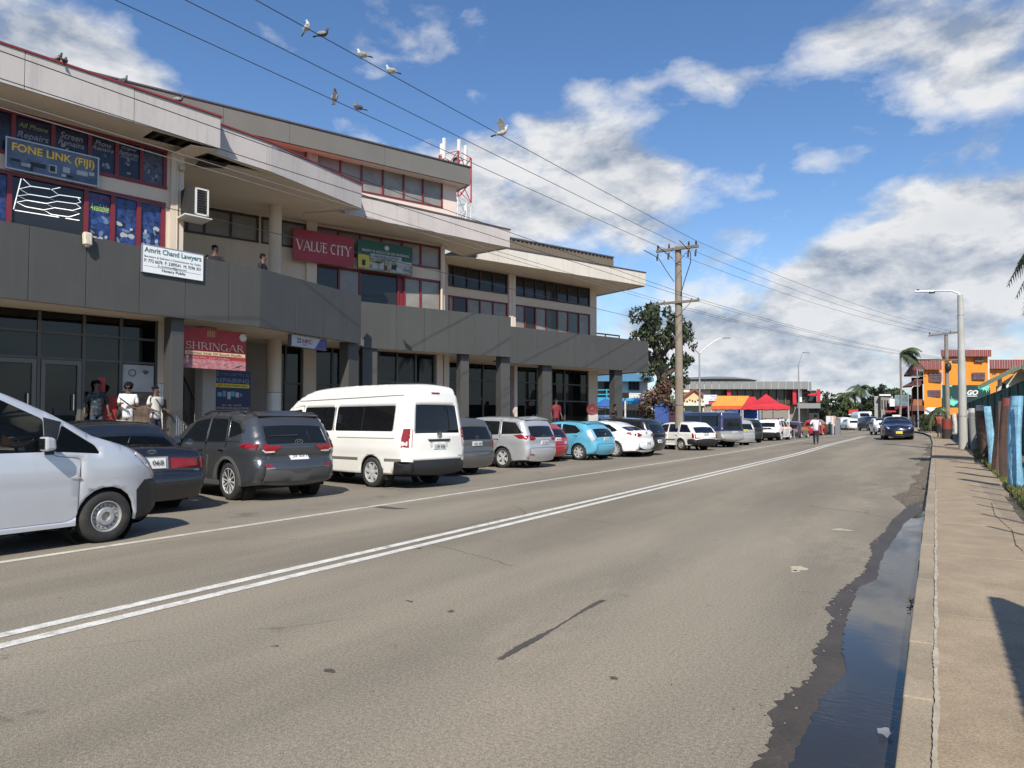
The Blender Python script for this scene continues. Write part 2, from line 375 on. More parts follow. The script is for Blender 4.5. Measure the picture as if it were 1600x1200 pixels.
    b = n.new('ShaderNodeBump'); b.inputs['Strength'].default_value = .55; b.inputs['Distance'].default_value = .006; L.new(mth('ADD', g1, mth('MULTIPLY', g2, .8)), b.inputs['Height']); L.new(b.outputs[0], p.inputs['Normal'])
    return m
ASPH = asphalt()
def sheet(name, x0f, x1f, ys, nx, m, dz=0.0, kind='structure', parent=None):
    mb = MB(); rows = []
    for Y in ys:
        a, b = x0f(Y), x1f(Y); rows.append([(lerp(a, b, i/nx), Y, ground_z(lerp(a, b, i/nx), Y)+dz) for i in range(nx+1)])
    k = nx+1; mb.add([p for r in rows for p in r], [(j*k+i, j*k+i+1, (j+1)*k+i+1, (j+1)*k+i) for j in range(len(rows)-1) for i in range(nx)])
    return mb.build(name, m, parent, smooth=True, **({'kind': kind} if kind else {}))
YS = list(np.linspace(-25, 70, 48))+list(np.linspace(75, 420, 50))
mb = MB(); R_ = 2600
mb.quad((-R_, -R_, -.6), (R_, -R_, -.6), (R_, R_, -.6), (-R_, R_, -.6))
mb.build('ground', mat('earth', (.10, .085, .06), .95, var=.3, vs=.3), kind='structure')
sheet('road', lambda Y: -75, lambda Y: kx(Y)+.4, YS, 40, ASPH)
verge_m = mat('verge_soil', (.11, .095, .06), .95, var=.35, vs=3, bump=.4, bs=30)
sheet('verge', lambda Y: kx(Y)+.3, lambda Y: kx(Y)+70, YS, 16, verge_m, dz=.05)
# painted lines: sheets 4 mm above the road
paint = mat('road_paint', (.62, .60, .54), .8, var=.12, vs=4, fine=.25, fs=70, dirt=.85, dcol=(.19, .165, .135), ds=7)
worn = mat('worn_paint', (.50, .48, .42), .85, var=.15, vs=3, fine=.25, fs=70, dirt=.85, dcol=(.17, .15, .125), ds=3.5)
def bend(Y): return interp(Y, [(0, 0), (46, 0), (56, .35), (70, .3), (90, -2), (120, -6.5)])
lines = list(np.linspace(-4, 64, 50))
mb = props(bpy.data.objects.new('road_markings', None), kind='structure'); C.objects.link(mb)
sheet('centre_line', lambda Y: -5.53+bend(Y), lambda Y: -5.41+bend(Y), lines, 1, paint, .004, None, mb)
sheet('centre_line', lambda Y: -5.27+bend(Y), lambda Y: -5.15+bend(Y), lines, 1, paint, .004, None, mb)
sheet('parking_line', lambda Y: -8.36, lambda Y: -8.24, list(np.linspace(-4, 62, 40)), 1, worn, .004, None, mb)
def blob_sheet(name, pts, m, dz, kind='stuff', jag=.02, step=.08, parent=None, z=None):
    """flat irregular patch lying on the ground, outline in plan"""
    P = [];
    for i, (x, y) in enumerate(pts):
        x2, y2 = pts[(i+1) % len(pts)]; d = math.hypot(x2-x, y2-y); k = max(1, int(d/step))
        for j in range(k):
            t = j/k; P.append((x+(x2-x)*t+random.uniform(-jag, jag), y+(y2-y)*t+random.uniform(-jag, jag)))
    mb = MB(); mb.add([(x, y, (ground_z(x, y) if z is None else z)+dz) for x, y in P], [tuple(range(len(P)))])
    o = mb.build(name, m, parent, kind=kind) if kind else mb.build(name, m, parent)
    bm = bmesh.new(); bm.from_mesh(o.data); bmesh.ops.triangulate(bm, faces=bm.faces); bm.normal_update()
    for f in bm.faces:
        if f.normal.z < 0: f.normal_flip()
    bm.to_mesh(o.data); bm.free(); return o
def gpx(l, z=0.0): return [tuple(at_height(x, y, z)[:2]) for x, y in l]
wet = gpx([(1441, 783), (1424, 787), (1410, 800), (1396, 811), (1382, 832), (1361, 850), (1363, 867), (1350, 895), (1330, 910), (1312, 923), (1291, 951), (1301, 962), (1291, 990), (1272, 1014), (1275, 1049), (1250, 1070), (1221, 1088), (1203, 1112), (1210, 1144), (1195, 1170)])
wet = [(-.15, wet[0][1]+.6)]+wet+[(-.72, 2.6), (-.62, 1.4), (-.15, 1.0)]
wet_m = mat('wet_asphalt', (.062, .050, .038), .5, spec=.35, var=.25, vs=3, fine=.35, fs=120, bump=.3, bs=120)
blob_sheet('wet_road', wet, wet_m, .004, 'structure', .022, .035)
pud = gpx([(1443, 800), (1428, 808), (1413, 818), (1405, 832), (1396, 846), (1382, 864), (1374, 885), (1371, 906), (1340, 920), (1329, 951), (1322, 975), (1319, 990), (1316, 1020), (1321, 1053), (1300, 1075), (1284, 1091), (1266, 1130), (1250, 1165), (1238, 1190)])
pud = [(-.14, pud[0][1]+.1)]+pud+[(-.66, 2.4), (-.50, 1.5), (-.14, 1.2)]
def water_mat():
    m = bpy.data.materials.new('puddle_water'); m.use_nodes = True; n = m.node_tree.nodes; L = m.node_tree.links; p = n['Principled BSDF']
    p.inputs['Base Color'].default_value = (.030, .026, .022, 1); p.inputs['Roughness'].default_value = .015; p.inputs['Specular IOR Level'].default_value = .5; p.inputs['IOR'].default_value = 1.33
    geo = n.new('ShaderNodeNewGeometry'); mp = n.new('ShaderNodeMapping'); mp.inputs['Scale'].default_value = (6, 16, 1); mp.inputs['Rotation'].default_value = (0, 0, .25); L.new(geo.outputs['Position'], mp.inputs[0])
    t = n.new('ShaderNodeTexNoise'); t.inputs['Scale'].default_value = 1.6; t.inputs['Detail'].default_value = 3; L.new(mp.outputs[0], t.inputs['Vector'])
    t2 = n.new('ShaderNodeTexNoise'); t2.inputs['Scale'].default_value = .45; L.new(geo.outputs['Position'], t2.inputs['Vector'])
    r = n.new('ShaderNodeMapRange'); r.inputs['From Min'].default_value = .45; r.inputs['From Max'].default_value = .6; r.inputs['To Max'].default_value = .10; L.new(t2.outputs['Fac'], r.inputs[0])
    b = n.new('ShaderNodeBump'); b.inputs['Distance'].default_value = .02; L.new(r.outputs[0], b.inputs['Strength']); L.new(t.outputs['Fac'], b.inputs['Height']); L.new(b.outputs[0], p.inputs['Normal'])
    return m
blob_sheet('puddle', pud, water_mat(), .008, 'structure', .012, .04)
silt_m = mat('gutter_silt', (.125, .10, .07), .8, var=.35, vs=4, fine=.3, fs=90, bump=.4, bs=60)
blob_sheet('gutter_silt', [(-.20, 13.6)]+[(-.50-.16*math.sin(y*.7)*math.sin(y*.31)-.07*math.sin(y*2.1), y) for y in np.linspace(13.8, 46, 34)]+[(-.20, 47)], silt_m, .003, 'stuff', .04, .3)
sand_m = mat('pale_sand', (.44, .38, .27), .95, var=.2, vs=6, fine=.25, fs=120)
def spot(x, y, w, l): X, Y = at_height(x, y, 0)[:2]; return [(X+w*math.cos(t)*random.uniform(.6, 1.2), Y+l*math.sin(t)*random.uniform(.6, 1.2)) for t in np.linspace(0, 6.0, 12)]
for x, y, w, l in ((1249, 889, .10, .13), (1315, 828, .16, .10), (1240, 893, .05, .06)):
    blob_sheet('sand_patch', spot(x, y, w, l), sand_m, .003, 'stuff', .02, .04)
tar_m = mat('tar_streak', (.075, .066, .056), .8, var=.2, vs=5, fine=.3, fs=120)
a, b = at_height(780, 1031, 0), at_height(942, 938, 0); d = (b-a).normalized(); nn = Vector((-d.y, d.x, 0))
blob_sheet('tar_streak', [tuple((a+(b-a)*t+nn*(.018+.014*math.sin(t*9)))[:2]) for t in np.linspace(0, 1, 12)]+[tuple((a+(b-a)*t-nn*(.016+.012*math.sin(t*7)))[:2]) for t in np.linspace(1, 0, 12)], tar_m, .003, 'stuff', .006, .03)
for x, y, w, l in ((515, 1049, .05, .03), (640, 940, .05, .02), (705, 955, .03, .03), (600, 793, .5, .12), (655, 857, .03, .03), (430, 1010, .03, .02), (960, 1060, .03, .03)):
    blob_sheet('oil_stain', spot(x, y, w, l), tar_m, .003, 'stuff', .012, .03)

# kerb stones and pavement slabs, piece by piece
conc = mat('kerb_concrete', (.31, .25, .172), .9, var=.18, vs=1.2, fine=.22, fs=90, dirt=.5, dcol=(.15, .125, .09), ds=2.2, bump=.3, bs=90)
slabm = mat('pavement_concrete', (.315, .243, .160), .92, var=.18, vs=2.5, fine=.28, fs=90, dirt=.6, dcol=(.215, .165, .11), ds=1.6, bump=.35, bs=110)
kerb = bpy.data.objects.new('kerb', None); C.objects.link(kerb); kerb['kind'] = 'structure'
pave = bpy.data.objects.new('pavement', None); C.objects.link(pave); pave['kind'] = 'structure'
def stone(x0, x1, y0, y1, top, m, name, parent, bev, skew=0, bat=.02):
    mb = MB(); zs = [ground_z(x0, y0), ground_z(x0, y1)]
    mb.hexa([(x0+skew, y0, zs[0]-.12), (x1, y0, zs[0]-.12), (x1, y1, zs[1]-.12), (x0+skew, y1, zs[1]-.12), (x0+bat, y0, zs[0]+top), (x1, y0, zs[0]+top), (x1, y1, zs[1]+top), (x0+bat, y1, zs[1]+top)])
    return mb.build(name, m, parent, bevel=bev)
y = -2.0
while y < 58:
    l = 1.0
    stone(kx(y)-.01+random.uniform(-.004, .004), kx(y)+.145, y, y+l-.008, .118+random.uniform(-.004, .004), conc, 'kerb_stone', kerb, .008, -.012); y += l
y = -2.0
while y < 58:
    l = 2.6
    stone(kx(y)+.147, kx(y)+1.20+.12*math.sin(y*.4)+.006*y, y, y+l-.010, .118+random.uniform(-.003, .003), slabm, 'pavement_slab', pave, .004, 0, 0); y += l
sheet('far_pavement', lambda Y: kx(Y), lambda Y: kx(Y)+2.4, list(np.linspace(58, 130, 30)), 2, slabm, .12)
# lime-washed joint between the kerb and the slabs
blob_sheet('joint_mortar', [(-.031+.003*math.sin(y*5)+.003*math.sin(y*13), y) for y in np.linspace(1.5, 16, 90)]+[(-.016+.012*abs(math.sin(y*3.7))**6+.008*abs(math.sin(y*1.9))**8, y) for y in np.linspace(16, 1.5, 90)], mat('lime_mortar', (.40, .345, .26), .95, var=.3, vs=8, dirt=.8, dcol=(.29, .24, .17), ds=6), .1255, 'stuff', .003, .03, z=0.0)

# grass on the verge: thousands of short blades
def blades(name, n, area, hmin, hmax, cols, wid=.008):
    mb = MB()
    for i in range(n):
        x, y = area(); h = random.uniform(hmin, hmax); a = random.uniform(0, 6.28); dx, dy = math.cos(a), math.sin(a); le = h*random.uniform(.2, .7); z = ground_z(x, y)+.06
        w = wid*random.uniform(.6, 1.4); px_, py_ = -dy*w, dx*w
        mb.add([(x-px_, y-py_, z), (x+px_, y+py_, z), (x+dx*le*.45+px_*.7, y+dy*le*.45+py_*.7, z+h*.65), (x+dx*le*.45-px_*.7, y+dy*le*.45-py_*.7, z+h*.65), (x+dx*le, y+dy*le, z+h)], [(0, 1, 2, 3), (3, 2, 4)], random.randrange(len(cols)))
    return mb.build(name, cols, kind='stuff')
gcols = [mat('grass_a', (.075, .115, .022), .7, var=.3, vs=2), mat('grass_b', (.115, .145, .035), .7), mat('grass_dry', (.20, .17, .06), .8)]
def ga():
    y = random.uniform(8.5, 30)**1.0; return 1.02+.012*y+abs(random.gauss(0, .28)), y
blades('grass', 20000, ga, .03, .16, gcols)
blades('far_grass', 2500, lambda: (random.uniform(1.3, 1.75), random.uniform(28, 55)), .05, .22, gcols, .012)
# weed growing at the gutter, crumpled plastic in the puddle
def weed(loc, n, h, label):
    mb = MB(); st = MB()
    for i in range(n):
        a = random.uniform(0, 6.28); tip = Vector((math.cos(a)*h*random.uniform(.3, 1), math.sin(a)*h*random.uniform(.3, 1), h*random.uniform(.3, 1)))
        st.tube([(0, 0, 0), tip*.5+Vector((0, 0, h*.1)), tip], .002, 4)
        for k in range(5):
            c = tip*random.uniform(.4, 1); b = random.uniform(0, 6.28); s = random.uniform(.008, .016); u = Vector((math.cos(b), math.sin(b), random.uniform(-.4, .6)))*s*1.6; v = Vector((-math.sin(b), math.cos(b), .2))*s*.7
            mb.quad(c, c+u*.5+v, c+u, c+u*.5-v)
    t = thing('weed', label, 'plant', loc); mb.build('leaf_cluster', mat('weed_leaf', (.10, .12, .05), .6), t); st.build('stem', mat('weed_stem', (.12, .09, .05), .8), t)
weed((-.19, at_height(1425, 942, .02).y, .01), 9, .075, 'small green weed rooted at the kerb beside the puddle')
weed((-.24, at_height(1440, 765, 0).y, .0), 12, .07, 'low weed in the gutter just beyond the puddle')
p = at_height(1383, 1149, .012); mb = MB(); ring = [(.030*math.cos(t)*random.uniform(.7, 1.3), .05*math.sin(t)*random.uniform(.8, 1.2)) for t in np.linspace(0, 5.7, 11)]
vs = [(x, y, random.uniform(.004, .022)) for x, y in ring]+[(x*.5, y*.5, random.uniform(.008, .016)) for x, y in ring]; k = len(ring)
mb.add(vs, [(i, (i+1) % k, k+(i+1) % k, k+i) for i in range(k)]+[tuple(range(k, 2*k))]); o = mb.build('plastic_wrapper', mat('clear_plastic', (.55, .55, .55), .2, alpha=.35), smooth=True); o.location = p
props(o, 'crumpled clear plastic wrapper floating at the near end of the puddle', 'litter')

# grit washed against the kerb, cracks in the pavement
mb = MB(); rg = random.Random(12)
for _ in range(2600):
    y = rg.uniform(2.2, 34); x = -.2-abs(rg.gauss(0, .35)) if rg.random() < .75 else rg.uniform(.9, 1.15)+.01*y
    if x < -.2 and y < 13.4 and x > -.62: continue
    s_ = rg.uniform(.003, .010)*(1 if y < 14 else 1.5); z = .006 if x < 0 else .122; a = rg.uniform(0, 6.28); p = [(x+s_*math.cos(a+k*2.09), y+s_*math.sin(a+k*2.09), z) for k in range(3)]+[(x, y, z+s_*.9)]
    mb.add(p, [(0, 1, 3), (1, 2, 3), (2, 0, 3)])
mb.build('grit', mat('grit', (.20, .17, .125), .9, var=.5, vs=30), kind='stuff')
crk = mat('crack_dark', (.075, .058, .040), .95)  # dark tone of the open cracks in the slabs
def crack(pts, w, z): blob_sheet('pavement_crack', [(x+w, y) for x, y in pts]+[(x-w, y) for x, y in pts[::-1]], crk, z, 'stuff', .004, .04, z=0.0)
crack([(.78, 6.2), (.74, 7.4), (.80, 8.3), (.72, 9.4), (.78, 10.6), (.70, 12.2), (.76, 14)], .004, .1255)
crack([(.30, 3.2), (.42, 3.6), (.40, 4.2), (.55, 4.8)], .003, .1255)

# ------------------------------------------------------------------ the long commercial building, section by section
ZP, ZPT, ZF = 4.2, 5.92, 8.875            # underside and top of the grey panel band, underside of the eaves
FLOOR = .80
grey_panel = mat('grey_cladding', (.066, .065, .061), .5, spec=.4, var=.06, vs=.5, dirt=.25, dcol=(.095, .092, .084), ds=1.5, streak=.3)
grey_metal = mat('dark_grey_metal', (.085, .082, .076), .5, var=.08, vs=1)
fascia_m = mat('weathered_fascia', (.46, .43, .405), .75, var=.08, vs=.8, streak=.55, dcol=(.27, .24, .225), dirt=.18, ds=1.0)
fascia2_m = mat('weathered_fascia_pinkish', (.50, .455, .43), .75, var=.08, vs=.8, streak=.5, dcol=(.30, .26, .24), dirt=.15)
clgrey_m = mat('grey_render', (.135, .130, .118), .7, var=.1, vs=.6, streak=.3, dcol=(.13, .125, .115))
red_trim = mat('red_trim', (.22, .030, .032), .5, var=.15, vs=2)
red_frame = mat('red_window_frame', (.17, .018, .024), .45, var=.12, vs=3)
dark_frame = mat('dark_window_frame', (.045, .025, .024), .5)
roof_red = mat('red_roof_sheet', (.34, .085, .06), .55, var=.15, vs=1.5, streak=.3, dcol=(.16, .05, .04))
cream = mat('cream_wall', (.60, .505, .405), .85, var=.06, vs=.6, dirt=.22, dcol=(.36, .29, .23), ds=1.0, streak=.15)
peach = mat('peach_wall', (.66, .54, .47), .85, var=.05, vs=.8, dirt=.12, dcol=(.45, .36, .3))
soffit_m = mat('soffit_board', (.64, .55, .43), .85, var=.05, vs=.7, dirt=.2, dcol=(.40, .33, .25), ds=.9)
rafter_m = mat('bare_rafter', (.055, .042, .032), .9)
tile_m = mat('white_wall_tile', (.62, .60, .55), .25, var=.05, vs=4)
slab_m = mat('walkway_floor', (.22, .19, .15), .8, var=.1, vs=1)
pane_grey = mat('curtained_pane', (.23, .215, .19), .22, spec=.5, var=.25, vs=.9)
pane_dark = mat('dark_pane', (.022, .021, .020), .06, spec=.5)
shop_glass = glass_mat('shopfront_glass', (.006, .006, .006), .30, .015)
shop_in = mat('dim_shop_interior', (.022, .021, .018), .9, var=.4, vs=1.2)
bld = thing('commercial_building', 'long two storey shop building with grey panel band, pale eaves and red window frames', 'building', (-20, 18, 0))
def part(mb, name, m, parent=None, **k): return mb.build(name, m, parent or bld, world=True, **k)

FA = Facade((-17.76, 7.64), (-16.83, 13.95)); FB = Facade((-16.83, 13.95), (-17.43, 18.80))
FC = Facade((-18.15, 19.95), (-15.49, 25.90)); FD = Facade((-17.35, 27.55), (-13.66, 37.75))
RA = Facade((-17.44, 7.40), (-16.57, 12.33)); RB0 = Facade((-17.06, 12.10), (-16.83, 14.22)); RB = Facade((-16.83, 14.22), (-17.06, 18.39))
RC = Facade((-17.69, 19.35), (-15.48, 25.80)); RD = Facade((-17.83, 26.75), (-13.50, 36.95))
W1 = Facade((-18.90, 7.44), (-17.75, 12.05)); W2 = Facade((-21.46, 15.17), (-17.79, 24.04)); W3 = Facade((-19.62, 26.93), (-16.21, 36.45))
# grey panel band: separate sheets with open joints, on a backing upstand
def band(F, cuts, top=ZPT, bot=ZP, th=.16):
    mb = MB(); F.box(mb, cuts[0]+.01, cuts[-1]-.01, bot+.012, top-.012, -th, -.022); part(mb, 'upstand', grey_metal)
    for a, b in zip(cuts, cuts[1:]):
        mb = MB(); F.box(mb, a+.007, b-.007, bot, top, -.02, random.uniform(-.003, .003)); part(mb, 'cladding_panel', grey_panel, bevel=.004)
sA = [FA.s_of(x) for x in (43, 133, 217, 289, 357)]
band(FA, [-3.4, -1.75, -.15]+sA+[FA.L-.004])
band(FB, [.004]+[FB.s_of(x) for x in (463, 506, 545)]+[FB.L])
band(FC, [-.9]+[FC.s_of(x) for x in (620, 663, 702, 741, 779)]+[FC.L])
band(FD, [0]+[FD.s_of(x) for x in (809, 840, 870, 898, 925, 951, 976, 1003)]+[FD.L])
mb = MB(); e = FC.pt(FC.L, 0); w = W3.pt(0, 0); mb.prism([e+FC.n*-.17, FC.pt(FC.L, 0, -.03), FD.pt(0, 0, -.03)+FD.t*.3, FD.pt(0, 0, -.17)+FD.t*.3], ZP+.02, ZPT-.02)
part(mb, 'upstand', grey_metal)
mb = MB(); mb.prism([FD.pt(FD.L-.02, 0, -.02), FD.pt(FD.L, 0, -.02), FD.pt(FD.L, 0, -4.4), FD.pt(FD.L-.02, 0, -4.4)], ZP, ZPT); part(mb, 'cladding_panel', grey_panel)
# balcony floor behind the band: underside seen from the street
mb = MB(); mb.prism([FA.pt(-3.4, 0, -.17), FA.pt(FA.L, 0, -.17), FB.pt(FB.L, 0, -.17), (-18.3, 19.95), FC.pt(FC.L, 0, -.17), (-17.45, 27.6), FD.pt(FD.L, 0, -.17), FD.pt(FD.L, 0, -4.3), W3.pt(0, 0, -.5), W2.pt(W2.L, 0, -.5), W2.pt(-4.5, 0, -.5), W1.pt(W1.L, 0, -3), W1.pt(-4, 0, -3)], ZP+.05, ZP+.30)
part(mb, 'balcony_slab', soffit_m)
# eaves: each section has a fascia, a soffit and a red metal capping
def eave(F, fm, ht, cut, back, endback=None, soff=soffit_m, cap=red_trim, a0=0.0):
    zt = ZF+ht; cc = [a0]+cut+[F.L]
    for a, b in zip(cc, cc[1:]):
        mb = MB(); F.box(mb, a+.006, b-.006, ZF, zt, -.07, random.uniform(-.006, .006)); part(mb, 'fascia_board', fm, bevel=.006)
    mb = MB(); F.box(mb, a0-.02, F.L+.03, zt, zt+.045, -.16, .035); part(mb, 'roof_capping', cap)
eave(RA, fascia_m, .85, [RA.s_of(x) for x in (30, 204)], 3, a0=-3.5)
eave(RB0, fascia2_m, .85, [], 3); eave(RB, fascia2_m, .845, [], 3)
eave(RC, fascia2_m, .76, [RC.s_of(x) for x in (620, 705, 781)], 3, cap=mat('dull_capping', (.13, .085, .075), .6), a0=-.9)
eave(RD, mat('pale_fascia', (.60, .555, .485), .75, var=.06, vs=.8, streak=.35, dcol=(.4, .35, .3)), .72, [RD.s_of(x) for x in (843, 888, 922, 960)], 3, cap=mat('dark_capping', (.07, .065, .07), .6))
# right-hand return of every eave
def ret(F, ht, fm, back, skew=0.0):
    mb = MB(); P = F.pt; mb.prism([P(F.L, 0, -.075), P(F.L-.06, 0, -.075), P(F.L-.06+skew, 0, -back), P(F.L+skew, 0, -back)], ZF-.03, ZF+ht); part(mb, 'fascia_return', fm)
ret(RA, .85, fascia_m, 1.5, -.4); ret(RB, .845, fascia2_m, 2.2, -.5); ret(RC, .76, fascia2_m, 2.6, -.6); ret(RD, .72, fascia2_m, 5.0, 0)
def soffit(name, poly, z=ZF+.02, m=soffit_m): mb = MB(); mb.prism(poly, z, z+.03); part(mb, name, m)
hole0, hole1 = RA.s_of(240), RA.s_of(330)
# first soffit with a rotten opening where the boards have dropped
P = RA.pt
soffit('soffit_board', [P(-3.5, 0, -.075), P(hole0, 0, -.075), P(hole0, 0, -3.6), P(-3.5, 0, -3.6)])
soffit('soffit_board', [P(hole0, 0, -.075), P(RA.L-.07, 0, -.075), P(RA.L-.07, 0, -.16), P(hole0, 0, -.22)])
soffit('soffit_board', [P(hole0, 0, -.95), P(RA.L-.4, 0, -.8), P(RA.L-.6, 0, -3.6), P(hole0, 0, -3.6)])
mb = MB()
for k in range(5):
    a = hole0-.1+k*.34; mb.bar(P(a, ZF+.11, -.1), P(a, ZF+.11, -1.4), .06, .10)
for o in (-.35, -.7): mb.bar(P(hole0-.3, ZF+.18, o), P(RA.L-.1, ZF+.18, o), .05, .05)
part(mb, 'rafter', rafter_m)
mb = MB(); mb.prism([P(-3.5, 0, -.08), P(RA.L-.07, 0, -.08), P(RA.L-.5, 0, -3.6), P(-3.5, 0, -3.6)], ZF+.30, ZF+.33); part(mb, 'roof_lining', rafter_m)
mb = MB(); mb.hexa([P(RA.L-.75, ZF-.10, -.15), P(RA.L-.05, ZF-.03, -.10), P(RA.L-.45, ZF-.16, -1.25), P(RA.L-.95, ZF-.20, -1.2), P(RA.L-.75, ZF-.08, -.15), P(RA.L-.05, ZF-.01, -.10), P(RA.L-.45, ZF-.14, -1.25), P(RA.L-.95, ZF-.18, -1.2)]); part(mb, 'fallen_board', soffit_m)
P0 = RB0.pt
soffit('soffit_board', [P0(0, 0, -.9), P0(RB0.L*.98, 0, -.35), RB.pt(.9, 0, -.08), RB.pt(RB.L-.07, 0, -.075), RB.pt(RB.L-.5, 0, -3.0), (-20.9, 19.5), (-22.6, 15.0), (-21.8, 11.9), (-18.6, 11.9)])
soffit('soffit_board', [P0(0, 0, -.08), P0(RB0.L, 0, -.08), RB.pt(.85, 0, -.08), P0(RB0.L*.98, 0, -.30), P0(0, 0, -.16)])
mb = MB()
for k in range(7): mb.bar(P0(k*.36, ZF+.1, -.1), P0(k*.36, ZF+.1, -1.2), .05, .09)
part(mb, 'rafter', rafter_m); mb = MB(); mb.prism([P0(-.2, 0, -.1), P0(RB0.L, 0, -.1), P0(RB0.L, 0, -1.3), P0(-.2, 0, -1.3)], ZF+.28, ZF+.30); part(mb, 'roof_lining', rafter_m)
mb = MB(); mb.hexa([P0(.2, ZF-.16, -.5), P0(1.0, ZF-.05, -.35), P0(1.1, ZF-.04, -.8), P0(.3, ZF-.2, -.9), P0(.2, ZF-.14, -.5), P0(1.0, ZF-.03, -.35), P0(1.1, ZF-.02, -.8), P0(.3, ZF-.18, -.9)]); part(mb, 'fallen_board', rafter_m)
soffit('soffit_board', [RC.pt(-.9, 0, -.075), RC.pt(RC.L-.07, 0, -.075), RC.pt(RC.L-.62, 0, -2.6), W2.pt(W2.L, 0, -.3), W2.pt(2.5, 0, -.3), RB.pt(RB.L-2.5, 0, -2.9)], ZF+.022)
soffit('soffit_board', [RD.pt(0, 0, -.075), RD.pt(RD.L-.07, 0, -.075), RD.pt(RD.L-.07, 0, -4.9), W3.pt(W3.L, 0, -2.0), W3.pt(-3, 0, -.4), RC.pt(RC.L-.8, 0, -2.9)], ZF+.024)
# roof planes behind the fascias
def slope(pts, m=roof_red): mb = MB(); mb.add(pts, [tuple(range(len(pts)))]); part(mb, 'roof_sheet', m)
CL0, CL1 = Vector((-21.9, 12.0, 0)), Vector((-16.58, 24.42, 0)); CLF = Facade(CL0, CL1); CW = CLF.back(.55)
zr = 11.0
slope([RA.pt(-3.5, ZF+.86, -.05), RA.pt(RA.L, ZF+.86, -.05), CW.pt(CW.s_of(345)-.4, zr+.2), CW.pt(-7.5, zr+.8)])
slope([RB0.pt(0, ZF+.86, -.05), RB.pt(0, ZF+.86, -.05), CW.pt(4.6, zr-.5), CW.pt(0, zr)])
slope([RB.pt(0, ZF+.86, -.05), RB.pt(RB.L, ZF+.855, -.05), CW.pt(8.5, 9.95), CW.pt(4.6, zr-.5)])
slope([RC.pt(0, ZF+.77, -.05), RC.pt(RC.L, ZF+.77, -.05), CW.pt(CW.L-.3, 9.85), CW.pt(5, 9.85)], mat('grey_roof_sheet', (.2, .19, .18), .6))
slope([RD.pt(0, ZF+.73, -.05), RD.pt(RD.L, ZF+.73, -.05), RD.pt(RD.L, ZF+.76, -5), RD.pt(0, ZF+.76, -5)], mat('grey_roof_sheet'))
# clerestory: grey fascia over a strip of windows and a peach sill wall
zc0, zc1 = 11.36, 12.10
for a, b in ((-9.0, CLF.s_of(185)), (CLF.s_of(185), CLF.s_of(345)), (CLF.s_of(345), CLF.s_of(450)), (CLF.s_of(450), CLF.s_of(600)), (CLF.s_of(600), CLF.L)):
    mb = MB(); CLF.box(mb, a+.005, b-.005, zc0, zc1, -.10, random.uniform(-.004, .004)); part(mb, 'fascia_board', clgrey_m, bevel=.006)
mb = MB(); CLF.box(mb, -9, CLF.L+.03, zc1, zc1+.05, -.5, .04); part(mb, 'roof_capping', mat('dark_capping'))
mb = MB(); mb.prism([CLF.pt(CLF.L-.06, 0, -.1), CLF.pt(CLF.L, 0, -.1), CLF.pt(CLF.L, 0, -4), CLF.pt(CLF.L-.06, 0, -4)], zc0, zc1); part(mb, 'fascia_return', clgrey_m)
mb = MB(); mb.prism([CLF.pt(-9, 0, -.1), CLF.pt(CLF.L-.06, 0, -.1), CLF.pt(CLF.L-.06, 0, -4), CLF.pt(-9, 0, -4)], zc0+.02, zc0+.05); part(mb, 'soffit_board', peach)
def window(F, cuts, z0, z1, frame, panes, o=0.0, name='window', fw=.055, deep=.05, parent=None):
    """frame with mullions, each pane a piece of its own"""
    mb = MB(); e = F.pt(cuts[0]-.05, z0, o)
    F.box(mb, cuts[0]-fw*.6, cuts[-1]+fw*.6, z0-fw, z0, o-deep, o+.03); F.box(mb, cuts[0]-fw*.6, cuts[-1]+fw*.6, z1, z1+fw, o-deep, o+.03)
    for i, c in enumerate(cuts): F.box(mb, c-fw/2, c+fw/2, z0, z1, o-deep, o+.025)
    w = part(mb, name, frame, parent); out = []
    for i, (a, b) in enumerate(zip(cuts, cuts[1:])):
        pm = panes[i % len(panes)] if isinstance(panes, list) else panes
        mb = MB(); F.box(mb, a+fw/2, b-fw/2, z0, z1, o-deep, o-deep+.012); out.append(part(mb, 'pane', pm, w))
    return w, out
def wall(F, a0, a1, z0, z1, openings, m, name='wall', th=.2, o=0.0):
    """wall with rectangular openings (a0, a1, z0, z1), built as one mesh of abutting blocks"""
    mb = MB(); xs = sorted({a0, a1, *[v for op in openings for v in op[:2]]}); xs = [x for x in xs if a0 <= x <= a1]
    for p, q in zip(xs, xs[1:]):
        ops = sorted([op for op in openings if op[0] < (p+q)/2 < op[1]], key=lambda t: t[2]); z = z0
        for op in ops:
            if op[2] > z: F.box(mb, p, q, z, op[2], o-th, o)
            z = max(z, op[3])
        if z < z1: F.box(mb, p, q, z, z1, o-th, o)
    return part(mb, name, m)
def zz(F, *pts): return sum(F.sz(x, y)[1] for x, y in pts)/len(pts)
